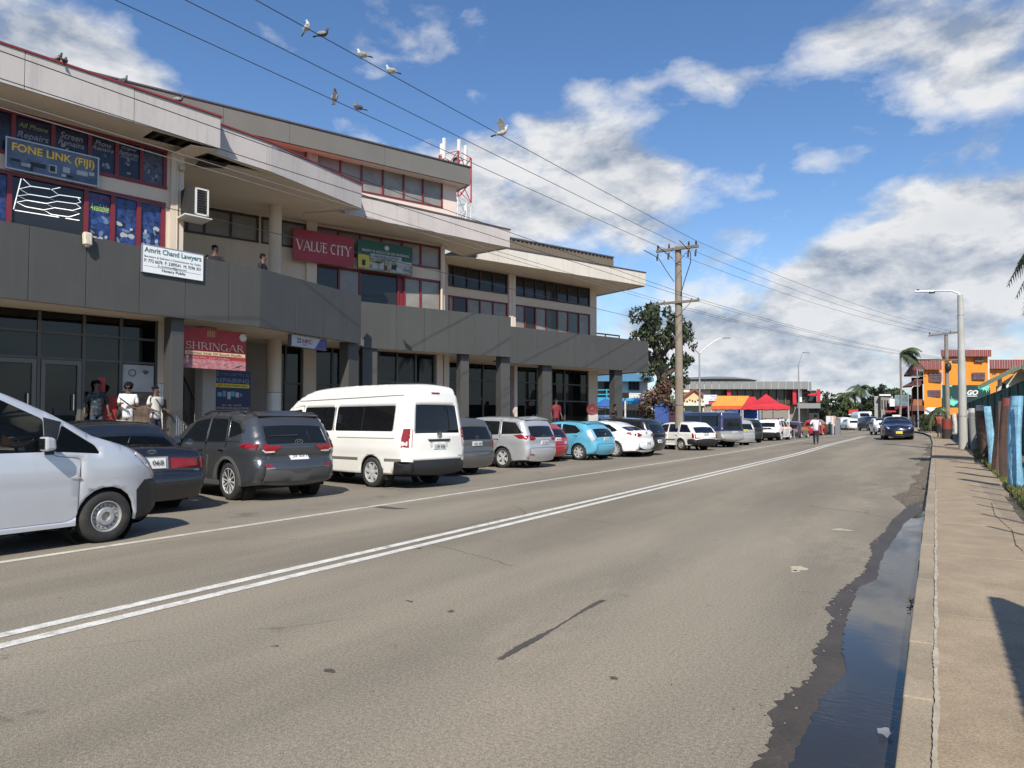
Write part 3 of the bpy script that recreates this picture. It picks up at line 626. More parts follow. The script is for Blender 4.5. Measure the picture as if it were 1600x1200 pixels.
# clerestory windows
cl_cuts = [CW.s_of(x) for x in (382, 410, 440, 475)]; c2 = [CW.s_of(x) for x in (494, 530, 563.5, 597, 629.5, 660, 690)]
z1c = zz(CW, (494, 240), (690, 287)); z0c = zz(CW, (600, 305), (690, 323))
wall(CW, -9, CW.L-.35, 9.4, zc0+.02, [(cl_cuts[0], cl_cuts[-1], z0c, z1c), (c2[0], c2[-1], z0c, z1c)], peach)
mb = MB(); mb.prism([CW.pt(CW.L-.45, 0, -.2), CW.pt(CW.L-.35, 0, -.2), CW.pt(CW.L-.35, 0, -5), CW.pt(CW.L-.45, 0, -5)], 9.4, zc0+.02); part(mb, 'wall', peach)
window(CW, cl_cuts, z0c, z1c, red_frame, pane_grey); window(CW, c2, z0c, z1c, red_frame, pane_grey)
mb = MB(); CW.box(mb, CW.s_of(477), CW.s_of(493), z0c-.5, zc0+.02, 0, .10); part(mb, 'column', mat('peeling_column', (.42, .36, .31), .9, var=.3, vs=3, dirt=.9, dcol=(.10, .075, .06), ds=4))
# ---- first floor, phone shop end
u1 = [W1.s_of(x) for x in (14, 77, 135, 178, 217, 254)]; u1 = [u1[0]-2.4, u1[0]-1.2]+u1
zu1 = zz(W1, (17, 177), (254, 239)); zu0 = zz(W1, (150, 267), (254, 290)); zl1 = zz(W1, (4, 270), (254, 323)); zl0 = 5.2
l1 = [W1.s_of(x) for x in (10, 131, 173, 214, 252)]; l1 = [l1[0]-2.4, l1[0]-1.2]+l1
wall(W1, -4, W1.s_of(262), 4.5, ZF+.02, [(u1[0], u1[-1], zu0, zu1), (l1[0], l1[-1], zl0, zl1)], cream)
poster = mat('navy_window_poster', (.012, .014, .040), .25, var=.6, vs=5); poster2 = mat('blue_product_poster', (.018, .036, .13), .25, var=.9, vs=7, dirt=.4, dcol=(.14, .20, .30), ds=6.0)
poster3 = mat('grey_product_poster', (.06, .06, .085), .25, var=.5, vs=6, dirt=.35, dcol=(.3, .3, .34), ds=5)
w_up, p_up = window(W1, u1, zu0, zu1, red_frame, [poster, poster, poster, poster, poster, poster, poster3], fw=.09)
w_lo, p_lo = window(W1, l1, zl0, zl1, red_frame, [poster2, poster2, pane_dark, poster2, poster2, poster2], fw=.10)
white_let = mat('white_letters', (.62, .62, .60), .5); yellow_let = mat('yellow_letters', (.80, .50, .06), .5); dim_let = mat('faded_letters', (.24, .24, .27), .5)
def fac_text(F, parent, s, a0, a1, z, h, m, o=.02, **k):
    return text(s, local(parent, F.mtx((a0+a1)/2, z, o)), h, abs(a1-a0), m, parent, **k)
def pane_words(pane, F, a, b, z0, z1, rows, o=-.036):
    for s, fr, hh, mm, ww in rows:
        m = (a+b)/2; hw = (b-a)/2*ww; fac_text(F, pane, s, m-hw, m+hw, lerp(z0, z1, fr), (z1-z0)*hh, mm, o=o, shear=.25, bold=.01)
dgreen = mat('dull_green_letters', (.20, .22, .06), .5)
pane_words(p_up[2], W1, u1[2], u1[3], zu0, zu1, [('All Phone', .80, .13, dgreen, .75), ('Repairs', .52, .22, dim_let, .8)])
pane_words(p_up[3], W1, u1[3], u1[4], zu0, zu1, [('Screen', .80, .18, dim_let, .62), ('Repairs', .58, .20, dim_let, .72)])
pane_words(p_up[4], W1, u1[4], u1[5], zu0, zu1, [('Phone', .82, .15, dim_let, .6), ('Repairs', .66, .15, dim_let, .78)])
pane_words(p_up[5], W1, u1[5], u1[6], zu0, zu1, [('Original', .86, .10, dim_let, .6), ('Batteries', .72, .13, dim_let, .8), ('AVAILABLE', .60, .07, dim_let, .72)])
pane_words(p_lo[3], W1, l1[3], l1[4], 5.7, zl1, [('ACCESSORIES', .92, .06, red_frame, .8), ('Available', .77, .12, mat('lime_letters', (.35, .5, .10), .5), .72)])
def print_bits(pane, F, a, b, z0, z1, n, cols, o=-.036, seed=1):
    """flat printed shapes on a poster (ovals and rounded boxes)"""
    r = random.Random(seed)
    for ci, c in enumerate(cols):
        mb = MB()
        for k in range(n):
            ca, cz = r.uniform(a+.08, b-.08), r.uniform(z0+.06, z1-.06); rx, rz = r.uniform(.04, .14)*(b-a), r.uniform(.03, .09)*(z1-z0); t0 = r.uniform(0, 3)
            pts = [F.pt(min(max(ca+rx*math.cos(t)*math.cos(t0)-rz*math.sin(t)*math.sin(t0), a+.03), b-.03), min(max(cz+rx*math.cos(t)*math.sin(t0)+rz*math.sin(t)*math.cos(t0), z0), z1), o+.0015*ci+.0004*k) for t in np.linspace(0, 5.7, 9)]
            mb.add(pts, [tuple(range(9))])
        part(mb, 'print', c, pane, kind='stuff')
lblue = mat('pale_blue_print', (.12, .19, .30), .5); wprint = mat('white_print', (.36, .38, .40), .5); dprint = mat('black_print', (.012, .013, .02), .5); mblue = mat('mid_blue_print', (.025, .07, .22), .5)
for i, k in ((3, 7), (4, 8), (5, 7)): print_bits(p_lo[i], W1, l1[i]+.05, l1[i+1]-.05, 5.6, zl1-.55, k, [dprint, mblue, lblue, wprint], seed=i)
for i in (3, 4, 5, 6): print_bits(p_up[i], W1, u1[i]+.1, u1[i+1]-.1, zu0+.05, zu0+.62, 4, [poster3, dprint, dim_let], seed=20+i)
# pilaster and downpipe at the end of the phone shop
mb = MB(); W1.box(mb, W1.s_of(262), W1.s_of(270), 4.5, ZF+.02, -.25, .10); part(mb, 'pilaster', cream)
mb = MB(); W1.box(mb, W1.s_of(273.5), W1.s_of(283), 4.5, ZF+.02, -1.2, .06); part(mb, 'pilaster', cream)
mb = MB(); mb.tube([W1.pt(W1.s_of(272), 4.5, .08), W1.pt(W1.s_of(272), ZF-.1, .08), W1.pt(W1.s_of(274), ZF+.02, .3)], .035); part(mb, 'downpipe', cream, smooth=True)
# ---- first floor, recessed middle part
m1 = [W2.s_of(x) for x in (290, 317.5, 359, 401)]; m1 = [m1[0]-1.2]+m1; m2 = [W2.s_of(x) for x in (408, 438, 475.5)]; m3 = [W2.s_of(x) for x in (494, 528, 562, 595.5, 627.5, 657, 687)]
zt = zz(W2, (317, 326), (402, 341), (475, 353), (494, 356), (687, 388)); zb = zz(W2, (317, 365), (400, 376), (687, 418))
d1 = [W2.s_of(x) for x in (494, 529, 562, 622, 631.5, 657, 688)]; zdt = zz(W2, (631, 434), (687, 442))
wall(W2, -5, W2.L, 4.5, ZF+.02, [(m1[0], m1[-1], zb, zt), (m2[0], m2[-1], zb, zt), (m3[0], m3[-1], zb, zt), (d1[0], d1[-1], 4.5, zdt)], cream)
for cuts in (m1, m2, m3): window(W2, cuts, zb, zt, red_frame if cuts is m3 else dark_frame, pane_grey, fw=.07)
window(W2, d1, 4.56, zdt, red_frame, [pane_dark, pane_grey, pane_dark, red_frame, pane_grey, pane_grey], fw=.08, name='glazed_screen')
mb = MB(); W2.box(mb, W2.s_of(476.5), W2.s_of(492.5), 4.5, ZF+.02, 0, .12); part(mb, 'pilaster', cream)
p = at_height(411, 345, 7.2); b = W2.sz(411, 420); cp = W2.pt(b[0], 0, 1.3)
mb = MB(); c0 = cp-Vector((0, 0, 0)); mb.lathe([(.0, 4.45), (.21, 4.45), (.21, ZF+.02), (0, ZF+.02)], 24, (c0.x, c0.y, 0)); part(mb, 'round_column', cream, smooth=True)
mb = MB(); mb.box((W2.pt(W2.L, 0).x-.25, W2.pt(W2.L, 0).y-.02, 4.3), (W2.pt(W2.L, 0).x+.02, W2.pt(W2.L, 0).y+.22, ZF+.02)); part(mb, 'pilaster', peach)
mb = MB(); mb.tube([W2.pt(W2.L-.05, 4.5, .10), W2.pt(W2.L-.05, ZF, .10)], .05); part(mb, 'downpipe', cream, smooth=True)
mb = MB(); e = W2.pt(W2.L, 0); f = W3.pt(0, 0)
mb.prism([e, e-W2.n*.2, f-W3.n*.2-W3.t*.4, f-W3.t*.0], 4.5, ZF+.02); part(mb, 'wall', cream)
# ---- first floor, far part
zt3 = zz(W3, (699, 418), (792, 431), (804, 434), (921, 449)); zb3 = zz(W3, (699, 447), (792, 459), (804, 461), (921, 475)); zl3 = zz(W3, (803, 478), (921, 491), (760, 472))
n1 = [W3.s_of(x) for x in (701, 709, 730, 750, 770.5, 792)]; n2 = [W3.s_of(x) for x in (804.5, 820, 836.5, 853.5, 871, 887.5, 904.5, 921)]
wall(W3, -.6, W3.L, 4.5, ZF+.02, [(n1[0], n1[-1], zb3, zt3), (n2[0], n2[-1], zb3, zt3), (n1[0], n1[-1], 4.9, zl3), (n2[0], n2[-1], 4.9, zl3)], cream)
window(W3, n1, zb3, zt3, dark_frame, pane_dark, fw=.06); window(W3, n2, zb3, zt3, dark_frame, pane_dark, fw=.06)
window(W3, n1, 4.9, zl3, red_frame, [pane_grey, pane_dark, pane_grey, pane_grey, pane_grey], fw=.06); window(W3, n2, 4.9, zl3, red_frame, [pane_grey, pane_dark, pane_grey, mat('teal_pane', (.09, .12, .11), .1), pane_grey, mat('teal_pane'), pane_grey], fw=.06)
mb = MB(); W3.box(mb, W3.s_of(793.5), W3.s_of(797), 4.4, ZF+.02, 0, .12); W3.box(mb, W3.s_of(799), W3.s_of(803.5), 4.4, ZF+.02, 0, .12); part(mb, 'pilaster', peach)
mb = MB(); mb.tube([W3.pt(W3.s_of(798), 4.4, .1), W3.pt(W3.s_of(798), ZF+.02, .1)], .045); part(mb, 'downpipe', cream, smooth=True)
mb = MB(); mb.prism([W3.pt(W3.L-.01, 0, -.21), W3.pt(W3.L, 0, -.21), W3.pt(W3.L, 0, -6), W3.pt(W3.L-.01, 0, -6)], FLOOR, ZF+.02); part(mb, 'wall', cream)
# brown ribbed parapet standing on the far eave
RP = RD.back(1.0); a0, a1 = RP.s_of(690), RP.s_of(958); zrt = zz(RP, (800, 374), (958, 403)); rib = mat('brown_ribbed_sheet', (.16, .130, .095), .55, var=.1, vs=1); k = int((a1-a0)/.26)
for i in range(k):
    mb = MB(); a = a0+(a1-a0)*i/k; b = a0+(a1-a0)*(i+1)/k; RP.box(mb, a, b-.07, ZF+.6, zrt, -.05, .0); RP.box(mb, b-.07, b, ZF+.6, zrt, -.05, .05); part(mb, 'ribbed_sheet', rib)
mb = MB(); RP.box(mb, a0, a1+.02, zrt, zrt+.07, -.3, .08); part(mb, 'roof_capping', mat('dark_capping'))
# terrace railing at the far end
mb = MB(); T = W3.back(.3); r0, r1 = W3.L+.05, W3.L+2.2
for a in (r0, (r0+r1)/2-.1, r1): T.box(mb, a, a+.05, ZPT-.5, ZPT+.55, -.05, 0)
T.box(mb, r0, r1+.05, ZPT+.5, ZPT+.57, -.06, .01)
for z in (.12, .27, .40): T.box(mb, r0, r1, ZPT+z, ZPT+z+.015, -.03, -.015)
part(mb, 'terrace_railing', grey_metal)
# ---- ground floor: raised walkway, columns, shopfronts
mb = MB(); mb.prism([FA.pt(-5, 0, .1), FA.pt(FA.L, 0, .1), FB.pt(FB.L, 0, .1), (-18.3, 20), FC.pt(FC.L, 0, .1), FD.pt(0, 0, .1), FD.pt(FD.L, 0, .1), FD.pt(FD.L, 0, -9), (-32, 20), (-30, 2)], 0, FLOOR); part(mb, 'walkway', slab_m)
G1 = W1.back(.75); G2 = W2; G3 = W3
def shopfront(F, cuts, zbot, trans, o=0.0, frame=grey_metal, fw=.07, top=ZP+.06, panes=None, deep=.06):
    mb = MB()
    for c in cuts: F.box(mb, c-fw/2, c+fw/2, zbot, top, o-.08, o+.02)
    for z in trans: F.box(mb, cuts[0]+fw/2, cuts[-1]-fw/2, z-.03, z+.03, o-.07, o+.01)
    F.box(mb, cuts[0]+fw/2, cuts[-1]-fw/2, zbot, zbot+.08, o-.07, o+.012)
    w = part(mb, 'shopfront', frame); levels = [zbot+.08]+[t for t in trans]+[top]; out = []
    for a, b in zip(cuts, cuts[1:]):
        for z0, z1 in zip(levels, levels[1:]):
            mb = MB(); F.box(mb, a+fw/2, b-fw/2, z0+.03, z1-.03, o-deep, o-deep+.01); out.append(part(mb, 'pane', panes or shop_glass, w))
    return w, out
def s(F, *xs): return [F.s_of(x) for x in xs]
gz2 = zz(G1, (0, 557), (187, 564)); gz1 = zz(G1, (0, 514), (187, 527))
ga_ = s(G1, 62, 132, 190, 246); ga_ = [ga_[0]-4.2, ga_[0]-2.6, ga_[0]-1.15]+ga_
w_, gp = shopfront(G1, ga_, FLOOR, [gz2, gz1])
# door leaves in the shopfront
for a, b in ((ga_[2]+.05, ga_[3]-.05), (ga_[3]+.05, ga_[4]-.05)):
    mb = MB()
    for q in (a, b-.09): G1.box(mb, q, q+.09, FLOOR+.1, gz2-.04, -.05, .035)
    G1.box(mb, a+.09, b-.09, gz2-.15, gz2-.04, -.05, .035); G1.box(mb, a+.09, b-.09, FLOOR+.1, FLOOR+.28, -.05, .035); G1.box(mb, a+.09, b-.09, FLOOR+.55, FLOOR+.62, -.05, .035); d = part(mb, 'door', mat('bronze_door_frame', (.12, .11, .095), .4))
    mb = MB(); mb.tube([G1.pt(b-.18, FLOOR+.95, .04), G1.pt(b-.18, FLOOR+.95, .10), G1.pt(b-.18, FLOOR+1.35, .10), G1.pt(b-.18, FLOOR+1.35, .04)], .014, 6); part(mb, 'handle', mat('steel', (.55, .55, .55), .3, metal=1), d)
# tiled stall riser, cream column with white tiles
mb = MB(); G1.box(mb, ga_[-3]+.05, ga_[-1]-.04, FLOOR+.06, FLOOR+.62, .02, .06); part(mb, 'stall_riser', tile_m)
a, b = s(G1, 247, 258); mb = MB(); G1.box(mb, a, b, FLOOR+1.72, ZP+.06, -.3, .06); part(mb, 'column', cream)
zt_ = FLOOR
for k in range(7):
    mb = MB(); G1.box(mb, a-.004, (a+b)/2-.003, zt_+k*.245, zt_+k*.245+.238, -.3, .068); part(mb, 'tile', tile_m); mb = MB(); G1.box(mb, (a+b)/2+.003, b+.004, zt_+k*.245, zt_+k*.245+.238, -.3, .068); part(mb, 'tile', tile_m)
# posters inside the first shop
white_post = mat('white_poster', (.42, .41, .40), .6, var=.1, vs=3); brown_post = mat('brown_picture', (.15, .105, .08), .6, var=.6, vs=5)
a, b = ga_[-2]+.06, ga_[-1]-.06; zA, zB = zz(G1, (194, 570), (243, 571)), zz(G1, (215, 612)); mb = MB(); G1.box(mb, a, b, zB, zA, -.045, -.035); po = part(mb, 'window_poster', white_post, w_)
mb = MB(); G1.box(mb, a, b, FLOOR+.64, zB-.01, -.045, -.036); part(mb, 'window_poster', brown_post, w_)
mb = MB(); mb.lathe([(.10, 0), (.085, .004), (.075, 0)], 20, (0, 0, 0)); mb.xform(G1.mtx(a+.3*(b-a), zA-.22, -.03)); part(mb, 'emblem', grey_metal, w_)
mb = MB()
for t in (-.5, -.1, .3, .7): mb.bar((math.sin(t)*.02, -.02, 0), (math.sin(t)*.14, .09*math.cos(t), 0), .03, .004)
mb.xform(G1.mtx(a+.72*(b-a), zA-.22, -.03)); part(mb, 'emblem', grey_metal, w_)
redp = mat('red_poster', (.42, .03, .03), .5, var=.2, vs=5); a, b = ga_[-3]+.10, ga_[-2]-.05
mb = MB(); G1.box(mb, a+.42*(b-a), b-.02, FLOOR+.62, FLOOR+1.32, -.045, -.036); part(mb, 'window_poster', redp, w_)
mb = MB(); G1.box(mb, a+.34*(b-a), a+.58*(b-a), FLOOR+1.42, FLOOR+1.82, -.045, -.036); part(mb, 'window_poster', redp, w_)
# dark rooms behind the glass
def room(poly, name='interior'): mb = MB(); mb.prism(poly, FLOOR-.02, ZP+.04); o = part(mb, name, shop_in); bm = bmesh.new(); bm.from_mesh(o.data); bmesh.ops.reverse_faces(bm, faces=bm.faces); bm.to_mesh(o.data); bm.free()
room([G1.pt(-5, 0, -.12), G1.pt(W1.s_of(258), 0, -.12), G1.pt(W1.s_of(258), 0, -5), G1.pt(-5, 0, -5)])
mb = MB()
for k in range(6): G1.box(mb, -3+k*1.3, -2+k*1.3, FLOOR, FLOOR+random.uniform(.9, 1.9), -3.2-.3*(k % 2), -2.6)
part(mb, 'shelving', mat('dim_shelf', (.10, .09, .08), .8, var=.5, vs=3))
# stairs recess between the phone shop and the middle part
ST = Facade(W1.pt(W1.s_of(284), 0, -1.0), W2.pt(W2.s_of(333), 0, .35))
a, b = 0, ST.L
p0 = at_depth(287, 640, 20.2); p1 = at_depth(311, 640, 20.8); dirr = Vector((-.93, .36, 0))
mb = MB(); q0, q1 = Vector((p0.x, p0.y, 0)), Vector((p1.x, p1.y, 0))
for k in range(12):
    a0 = q0+dirr*.28*k; a1 = q1+dirr*.28*k; b0 = q0+dirr*.28*(k+1); b1 = q1+dirr*.28*(k+1); mb.prism([a0, a1, b1, b0], FLOOR, FLOOR+.17*(k+1))
part(mb, 'staircase', mat('stair_concrete', (.13, .115, .10), .9))
mb = MB()
mb.tube([q1+Vector((0, 0, FLOOR+.95)), q1+dirr*3.3+Vector((0, 0, FLOOR+2.95))], .025, 6)
for k in range(4): mb.tube([q1+dirr*k*.9+Vector((0, 0, FLOOR+.1+.55*k)), q1+dirr*k*.9+Vector((0, 0, FLOOR+.95+.55*k))], .018, 6)
part(mb, 'handrail', mat('dark_rail', (.07, .055, .05), .5), smooth=True)
mb = MB(); c = at_depth(321, 600, 20.9); mb.box((c.x-.18, c.y-.22, FLOOR), (c.x+.18, c.y+.22, ZP+.06)); part(mb, 'column', mat('warm_grey_wall', (.30, .27, .235), .85, var=.1, vs=1))  # plain warm grey wall colour, slightly mottled
mb = MB(); mb.prism([(-22.6, 10.5), (-22.4, 10.5), (-22.0, 16.5), (-22.2, 16.5)], FLOOR, ZP+.06); part(mb, 'wall', mat('warm_grey_wall'))
# middle ground floor
gz = zz(G2, (650, 575)); gzt = zz(G2, (640, 598))
shopfront(G2, s(G2, 421, 447, 472), FLOOR, [FLOOR+2.05]); shopfront(G2, s(G2, 494, 520, 546, 590), FLOOR, [FLOOR+2.05]); shopfront(G2, s(G2, 592, 621, 650, 679), FLOOR, [FLOOR+2.05, gzt])
wall(G2, G2.s_of(326), G2.s_of(420), FLOOR, ZP+.06, [], mat('warm_grey_wall'), o=.02)
for x0, x1, m in ((473, 493, cream), (681, 690, cream), (692, 700, cream)):
    mb = MB(); G2.box(mb, G2.s_of(x0), G2.s_of(x1), FLOOR+1.3, ZP+.06, -.3, .12); part(mb, 'column', m)
    for k in range(6): mb = MB(); G2.box(mb, G2.s_of(x0)-.004, G2.s_of(x1)+.004, FLOOR+k*.215, FLOOR+k*.215+.21, -.3, .127); part(mb, 'tile', tile_m)
mb = MB(); mb.lathe([(0, FLOOR+1.65), (.25, FLOOR+1.65), (.25, ZP+.06), (0, ZP+.06)], 24, (c0.x, c0.y, 0)); part(mb, 'round_column', cream, smooth=True)
mb = MB(); n = 20
for k in range(n):
    for j in range(4):
        t0, t1 = 2*math.pi*k/n+.012, 2*math.pi*(k+1)/n-.012; z0 = FLOOR+j*.41; z1 = z0+.405
        mb.hexa([(c0.x+r*math.cos(t), c0.y+r*math.sin(t), z) for z in (z0, z1) for r, t in ((.25, t0), (.262, t0), (.262, t1), (.25, t1))])
part(mb, 'tile', tile_m, kind='stuff')
# far ground floor
g3 = [G3.s_of(x) for x in (701, 722, 755, 790)]; shopfront(G3, g3, FLOOR, [FLOOR+1.75, FLOOR+2.65])
g4 = s(G3, 803, 839, 858); shopfront(G3, g4, FLOOR, [FLOOR+1.75, FLOOR+2.65]); g5 = s(G3, 862, 882, 918); shopfront(G3, g5, FLOOR, [FLOOR+1.75, FLOOR+2.65])
mb = MB(); G3.box(mb, G3.s_of(798), G3.s_of(802.5), FLOOR, ZP+.06, -.3, .3); part(mb, 'column', peach)
a, b = G3.s_of(918.5), G3.L; mb = MB(); G3.box(mb, a, b, FLOOR+1.6, ZP+.06, -.6, .06); part(mb, 'column', cream)
for k in range(6):
    mb = MB(); G3.box(mb, a-.004, (a+b)/2-.003, FLOOR+k*.265, FLOOR+k*.265+.26, -.6, .068); part(mb, 'tile', tile_m); mb = MB(); G3.box(mb, (a+b)/2+.003, b+.004, FLOOR+k*.265, FLOOR+k*.265+.26, -.6, .068); part(mb, 'tile', tile_m)
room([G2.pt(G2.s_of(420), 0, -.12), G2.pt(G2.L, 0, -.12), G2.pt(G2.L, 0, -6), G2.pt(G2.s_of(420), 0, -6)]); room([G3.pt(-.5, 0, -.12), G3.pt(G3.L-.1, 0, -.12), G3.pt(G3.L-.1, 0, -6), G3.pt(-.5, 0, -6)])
mb = MB()
for F, x0, n in ((G2, 4.0, 6), (G3, .2, 7)):
    for k in range(n): F.box(mb, x0+k*1.25, x0+k*1.25+1.0, FLOOR, FLOOR+random.uniform(.9, 2.0), -2.6-.5*(k % 2), -2.0)
part(mb, 'shelving', mat('dim_shelf'))
# grey clad posts carrying the panel band
for F, x0, x1, dep in ((FA, 268, 288, .42), (FB, 545, 561, .4), (FC, 720, 733, .35), (FC, 783, 797, .4), (FD, 848, 862, .35), (FD, 960, 972, .4)):
    B = F.back(.22); mb = MB(); B.box(mb, B.s_of(x0), B.s_of(x1), FLOOR, ZP+.06, -dep, 0); part(mb, 'column', grey_panel, bevel=.008)
mb = MB(); B = FC.back(.1); B.box(mb, B.s_of(567), B.s_of(590), FLOOR, ZP+.03, -.3, 0); part(mb, 'column', grey_panel)
# short stainless handrail by the steps
mb = MB(); h0 = at_depth(276, 648, 16.6); h1 = at_depth(294, 668, 15.6)
for k in range(6):
    q = h0.lerp(h1, k/5); mb.tube([(q.x, q.y, .3), (q.x, q.y, q.z)], .014, 6)
mb.tube([h0, h1], .02, 6); part(mb, 'stair_railing', mat('steel'), smooth=True)

# ------------------------------------------------------------------ vehicles: a body grown from its side outline, with real openings
def smooth_line(pts, n=4):
    """Catmull-Rom through points; a point given with a third value is a corner"""
    P = [Vector((p[0], p[1])) for p in pts]; cor = [len(p) > 2 for p in pts]; out = []
    for i in range(len(P)-1):
        a, b = P[i], P[i+1]; p0 = P[i-1] if i > 0 and not cor[i] else a-(b-a)*.5; p3 = P[i+2] if i+2 < len(P) and not cor[i+1] else b+(b-a)*.5
        if cor[i]: p0 = a-(b-a)*.3
        if cor[i+1]: p3 = b+(b-a)*.3
        L_ = (b-a).length; k = max(1, min(n, int(L_/.07)+1))
        for j in range(k):
            t = j/k; out.append(((2*a+(b-p0)*t+(2*p0-5*a+4*b-p3)*t*t+(3*a-p0-3*b+p3)*t*t*t)*.5, i))
    out.append((P[-1], len(P)-2)); return out
def inside(p, poly):
    x, y = p; c = False; n = len(poly); j = n-1
    for i in range(n):
        xi, yi = poly[i][0], poly[i][1]; xj, yj = poly[j][0], poly[j][1]
        if (yi > y) != (yj > y) and x < (xj-xi)*(y-yi)/(yj-yi)+xi: c = not c
        j = i
    return c
def inset(poly, d):
    n = len(poly); A = sum(poly[i][0]*poly[(i+1) % n][1]-poly[(i+1) % n][0]*poly[i][1] for i in range(n)); sg = 1 if A > 0 else -1; out = []
    for i in range(n):
        p0, p1, p2 = Vector(poly[i-1][:2]), Vector(poly[i][:2]), Vector(poly[(i+1) % n][:2]); e1 = (p1-p0).normalized(); e2 = (p2-p1).normalized()
        n1 = Vector((-e1.y, e1.x))*sg; n2 = Vector((-e2.y, e2.x))*sg; m = (n1+n2); m = m/max(m.length, .3)
        out.append(tuple(p1+m*(d/max(.35, m.dot(n1)))))
    return out
def roundpoly(poly, r, k=3):
    out = []; n = len(poly)
    for i in range(n):
        p0, p1, p2 = Vector(poly[i-1]), Vector(poly[i]), Vector(poly[(i+1) % n]); a = p1+(p0-p1).normalized()*min(r, (p0-p1).length*.45); b = p1+(p2-p1).normalized()*min(r, (p2-p1).length*.45)
        for j in range(k+1): t = j/k; out.append(tuple(a*(1-t)**2+p1*2*t*(1-t)+b*t*t))
    return out
def seg_dist(px, pz, A, B):
    d = B-A; L2 = (d*d).sum(1)+1e-12; t = np.clip(((px[:, None]-A[None, :, 0])*d[None, :, 0]+(pz[:, None]-A[None, :, 1])*d[None, :, 1])/L2, 0, 1)
    return np.sqrt(((A[None, :, 0]+t*d[None, :, 0]-px[:, None])**2+(A[None, :, 1]+t*d[None, :, 1]-pz[:, None])**2).min(1))
tyre_m = mat('tyre_rubber', (.028, .027, .026), .8, var=.15, vs=8, dirt=.35, dcol=(.09, .075, .06), ds=9)
trim_m = mat('black_trim', (.018, .018, .019), .5); under_m = mat('underbody', (.008, .008, .008), .9)
chrome_m = mat('chrome', (.50, .50, .50), .22, metal=1.0); alloy_m = mat('alloy_wheel', (.52, .52, .51), .38, metal=.25); dark_alloy = mat('dark_alloy', (.05, .05, .05), .4, metal=.5); steel_m = mat('steel_wheel', (.36, .36, .35), .45, metal=.2, dirt=.5, dcol=(.12, .10, .08), ds=14)
lamp_red = mat('red_lamp_lens', (.23, .005, .008), .2, coat=.35, var=.25, vs=18); lamp_clear = mat('clear_lamp_lens', (.55, .55, .54), .1, coat=1.0, var=.3, vs=14); lamp_amber = mat('amber_lens', (.6, .2, .02), .15, coat=1)
plate_w = mat('white_plate', (.62, .62, .60), .5); plate_y = mat('yellow_plate', (.62, .52, .05), .5); plate_ink = mat('plate_ink', (.015, .015, .02), .6)
car_glass = glass_mat('tinted_car_glass', (.010, .012, .013), .10, .01); car_glass2 = glass_mat('clear_car_glass', (.012, .015, .015), .82, .01)
cabin_m = mat('dark_cabin', (.022, .021, .021), .9); seat_m = mat('grey_seat', (.07, .068, .066), .95, var=.15, vs=6)
def paint_mat(name, col=(.5, .5, .5), metal=0.0, rough=.32, dirt=.12):
    return mat('paint_'+name, col, rough, metal=metal, coat=1.0, var=.04, vs=1.5, dirt=dirt, dcol=tuple(.6*c+.05 for c in col), ds=2.2)
WHEELS = {}
def wheel_meshes(R, wid, style):
    k = (R, wid, style)
    if k in WHEELS: return WHEELS[k]
    rr = R*.68 if style != 'steel' else R*.60; h = wid/2; t = MB()
    t.lathe([(rr, -h*.9), (rr+.02, -h), (R*.90, -h), (R*.985, -h*.72), (R, -h*.4), (R, h*.4), (R*.985, h*.72), (R*.90, h), (rr+.025, h), (rr, h*.88)], 36, axis='y')
    d = MB(); o = -h*.78       # outer face towards -y
    mats = {'steel': [steel_m, under_m], 'dark': [alloy_m, under_m, dark_alloy]}.get(style, [alloy_m, under_m])
    d.lathe([(rr, -h*.95), (rr*.95, -h*.98), (rr*.91, -h*.72), (rr*.90, h*.5)], 32, axis='y')
    d.lathe([(rr*.9, h*.1), (0.001, h*.1)], 24, axis='y', mi=1)
    if style == 'steel':
        d.lathe([(rr*.91, -h*.50), (rr*.80, -h*.62), (rr*.62, -h*.55), (rr*.52, -h*.84), (rr*.30, -h*.86), (rr*.28, -h*.5), (.001, -h*.5)], 32, axis='y')
        for i in range(16):
            a = 2*math.pi*i/16; d.lathe([(rr*.048, -h*.665), (.0005, -h*.66)], 8, (math.cos(a)*rr*.72, 0, math.sin(a)*rr*.72), 'y', 1)
    else:
        n = {'five': 5, 'seven': 7, 'ten': 10, 'dark': 10}.get(style, 5)
        for i in range(n):
            a0 = 2*math.pi*i/n
            for s_ in ((-.16, .16) if style in ('five', 'dark') else (0,)):
                a = a0+s_*(.55 if style == 'dark' else 1); w = rr*(.10 if style in ('five',) else .055 if style == 'dark' else .13 if n == 7 else .09); u = Vector((math.cos(a), 0, math.sin(a))); v = Vector((-u.z, 0, u.x)); ai = a0+s_*.5; ui = Vector((math.cos(ai), 0, math.sin(ai)))
                q = [ui*rr*.12-v*w*1.2, ui*rr*.12+v*w*1.2, u*rr*.93+v*w, u*rr*.93-v*w]; f = [Vector((p.x, -h*(.80 if j < 2 else .88), p.z)) for j, p in enumerate(q)]; b = [Vector((p.x, -h*.35, p.z)) for p in q]
                d.add(f+b, [(0, 1, 2, 3), (0, 4, 5, 1), (1, 5, 6, 2), (2, 6, 7, 3), (3, 7, 4, 0)], 2 if style == 'dark' and s_ < 0 else 0)
        d.lathe([(rr*.22, -h*.5), (rr*.20, -h*.9), (rr*.05, -h*.93), (.001, -h*.93)], 16, axis='y')
    WHEELS[k] = (t.mesh('tyre', tyre_m, True, 50), d.mesh('rim', mats, True, 30)); return WHEELS[k]

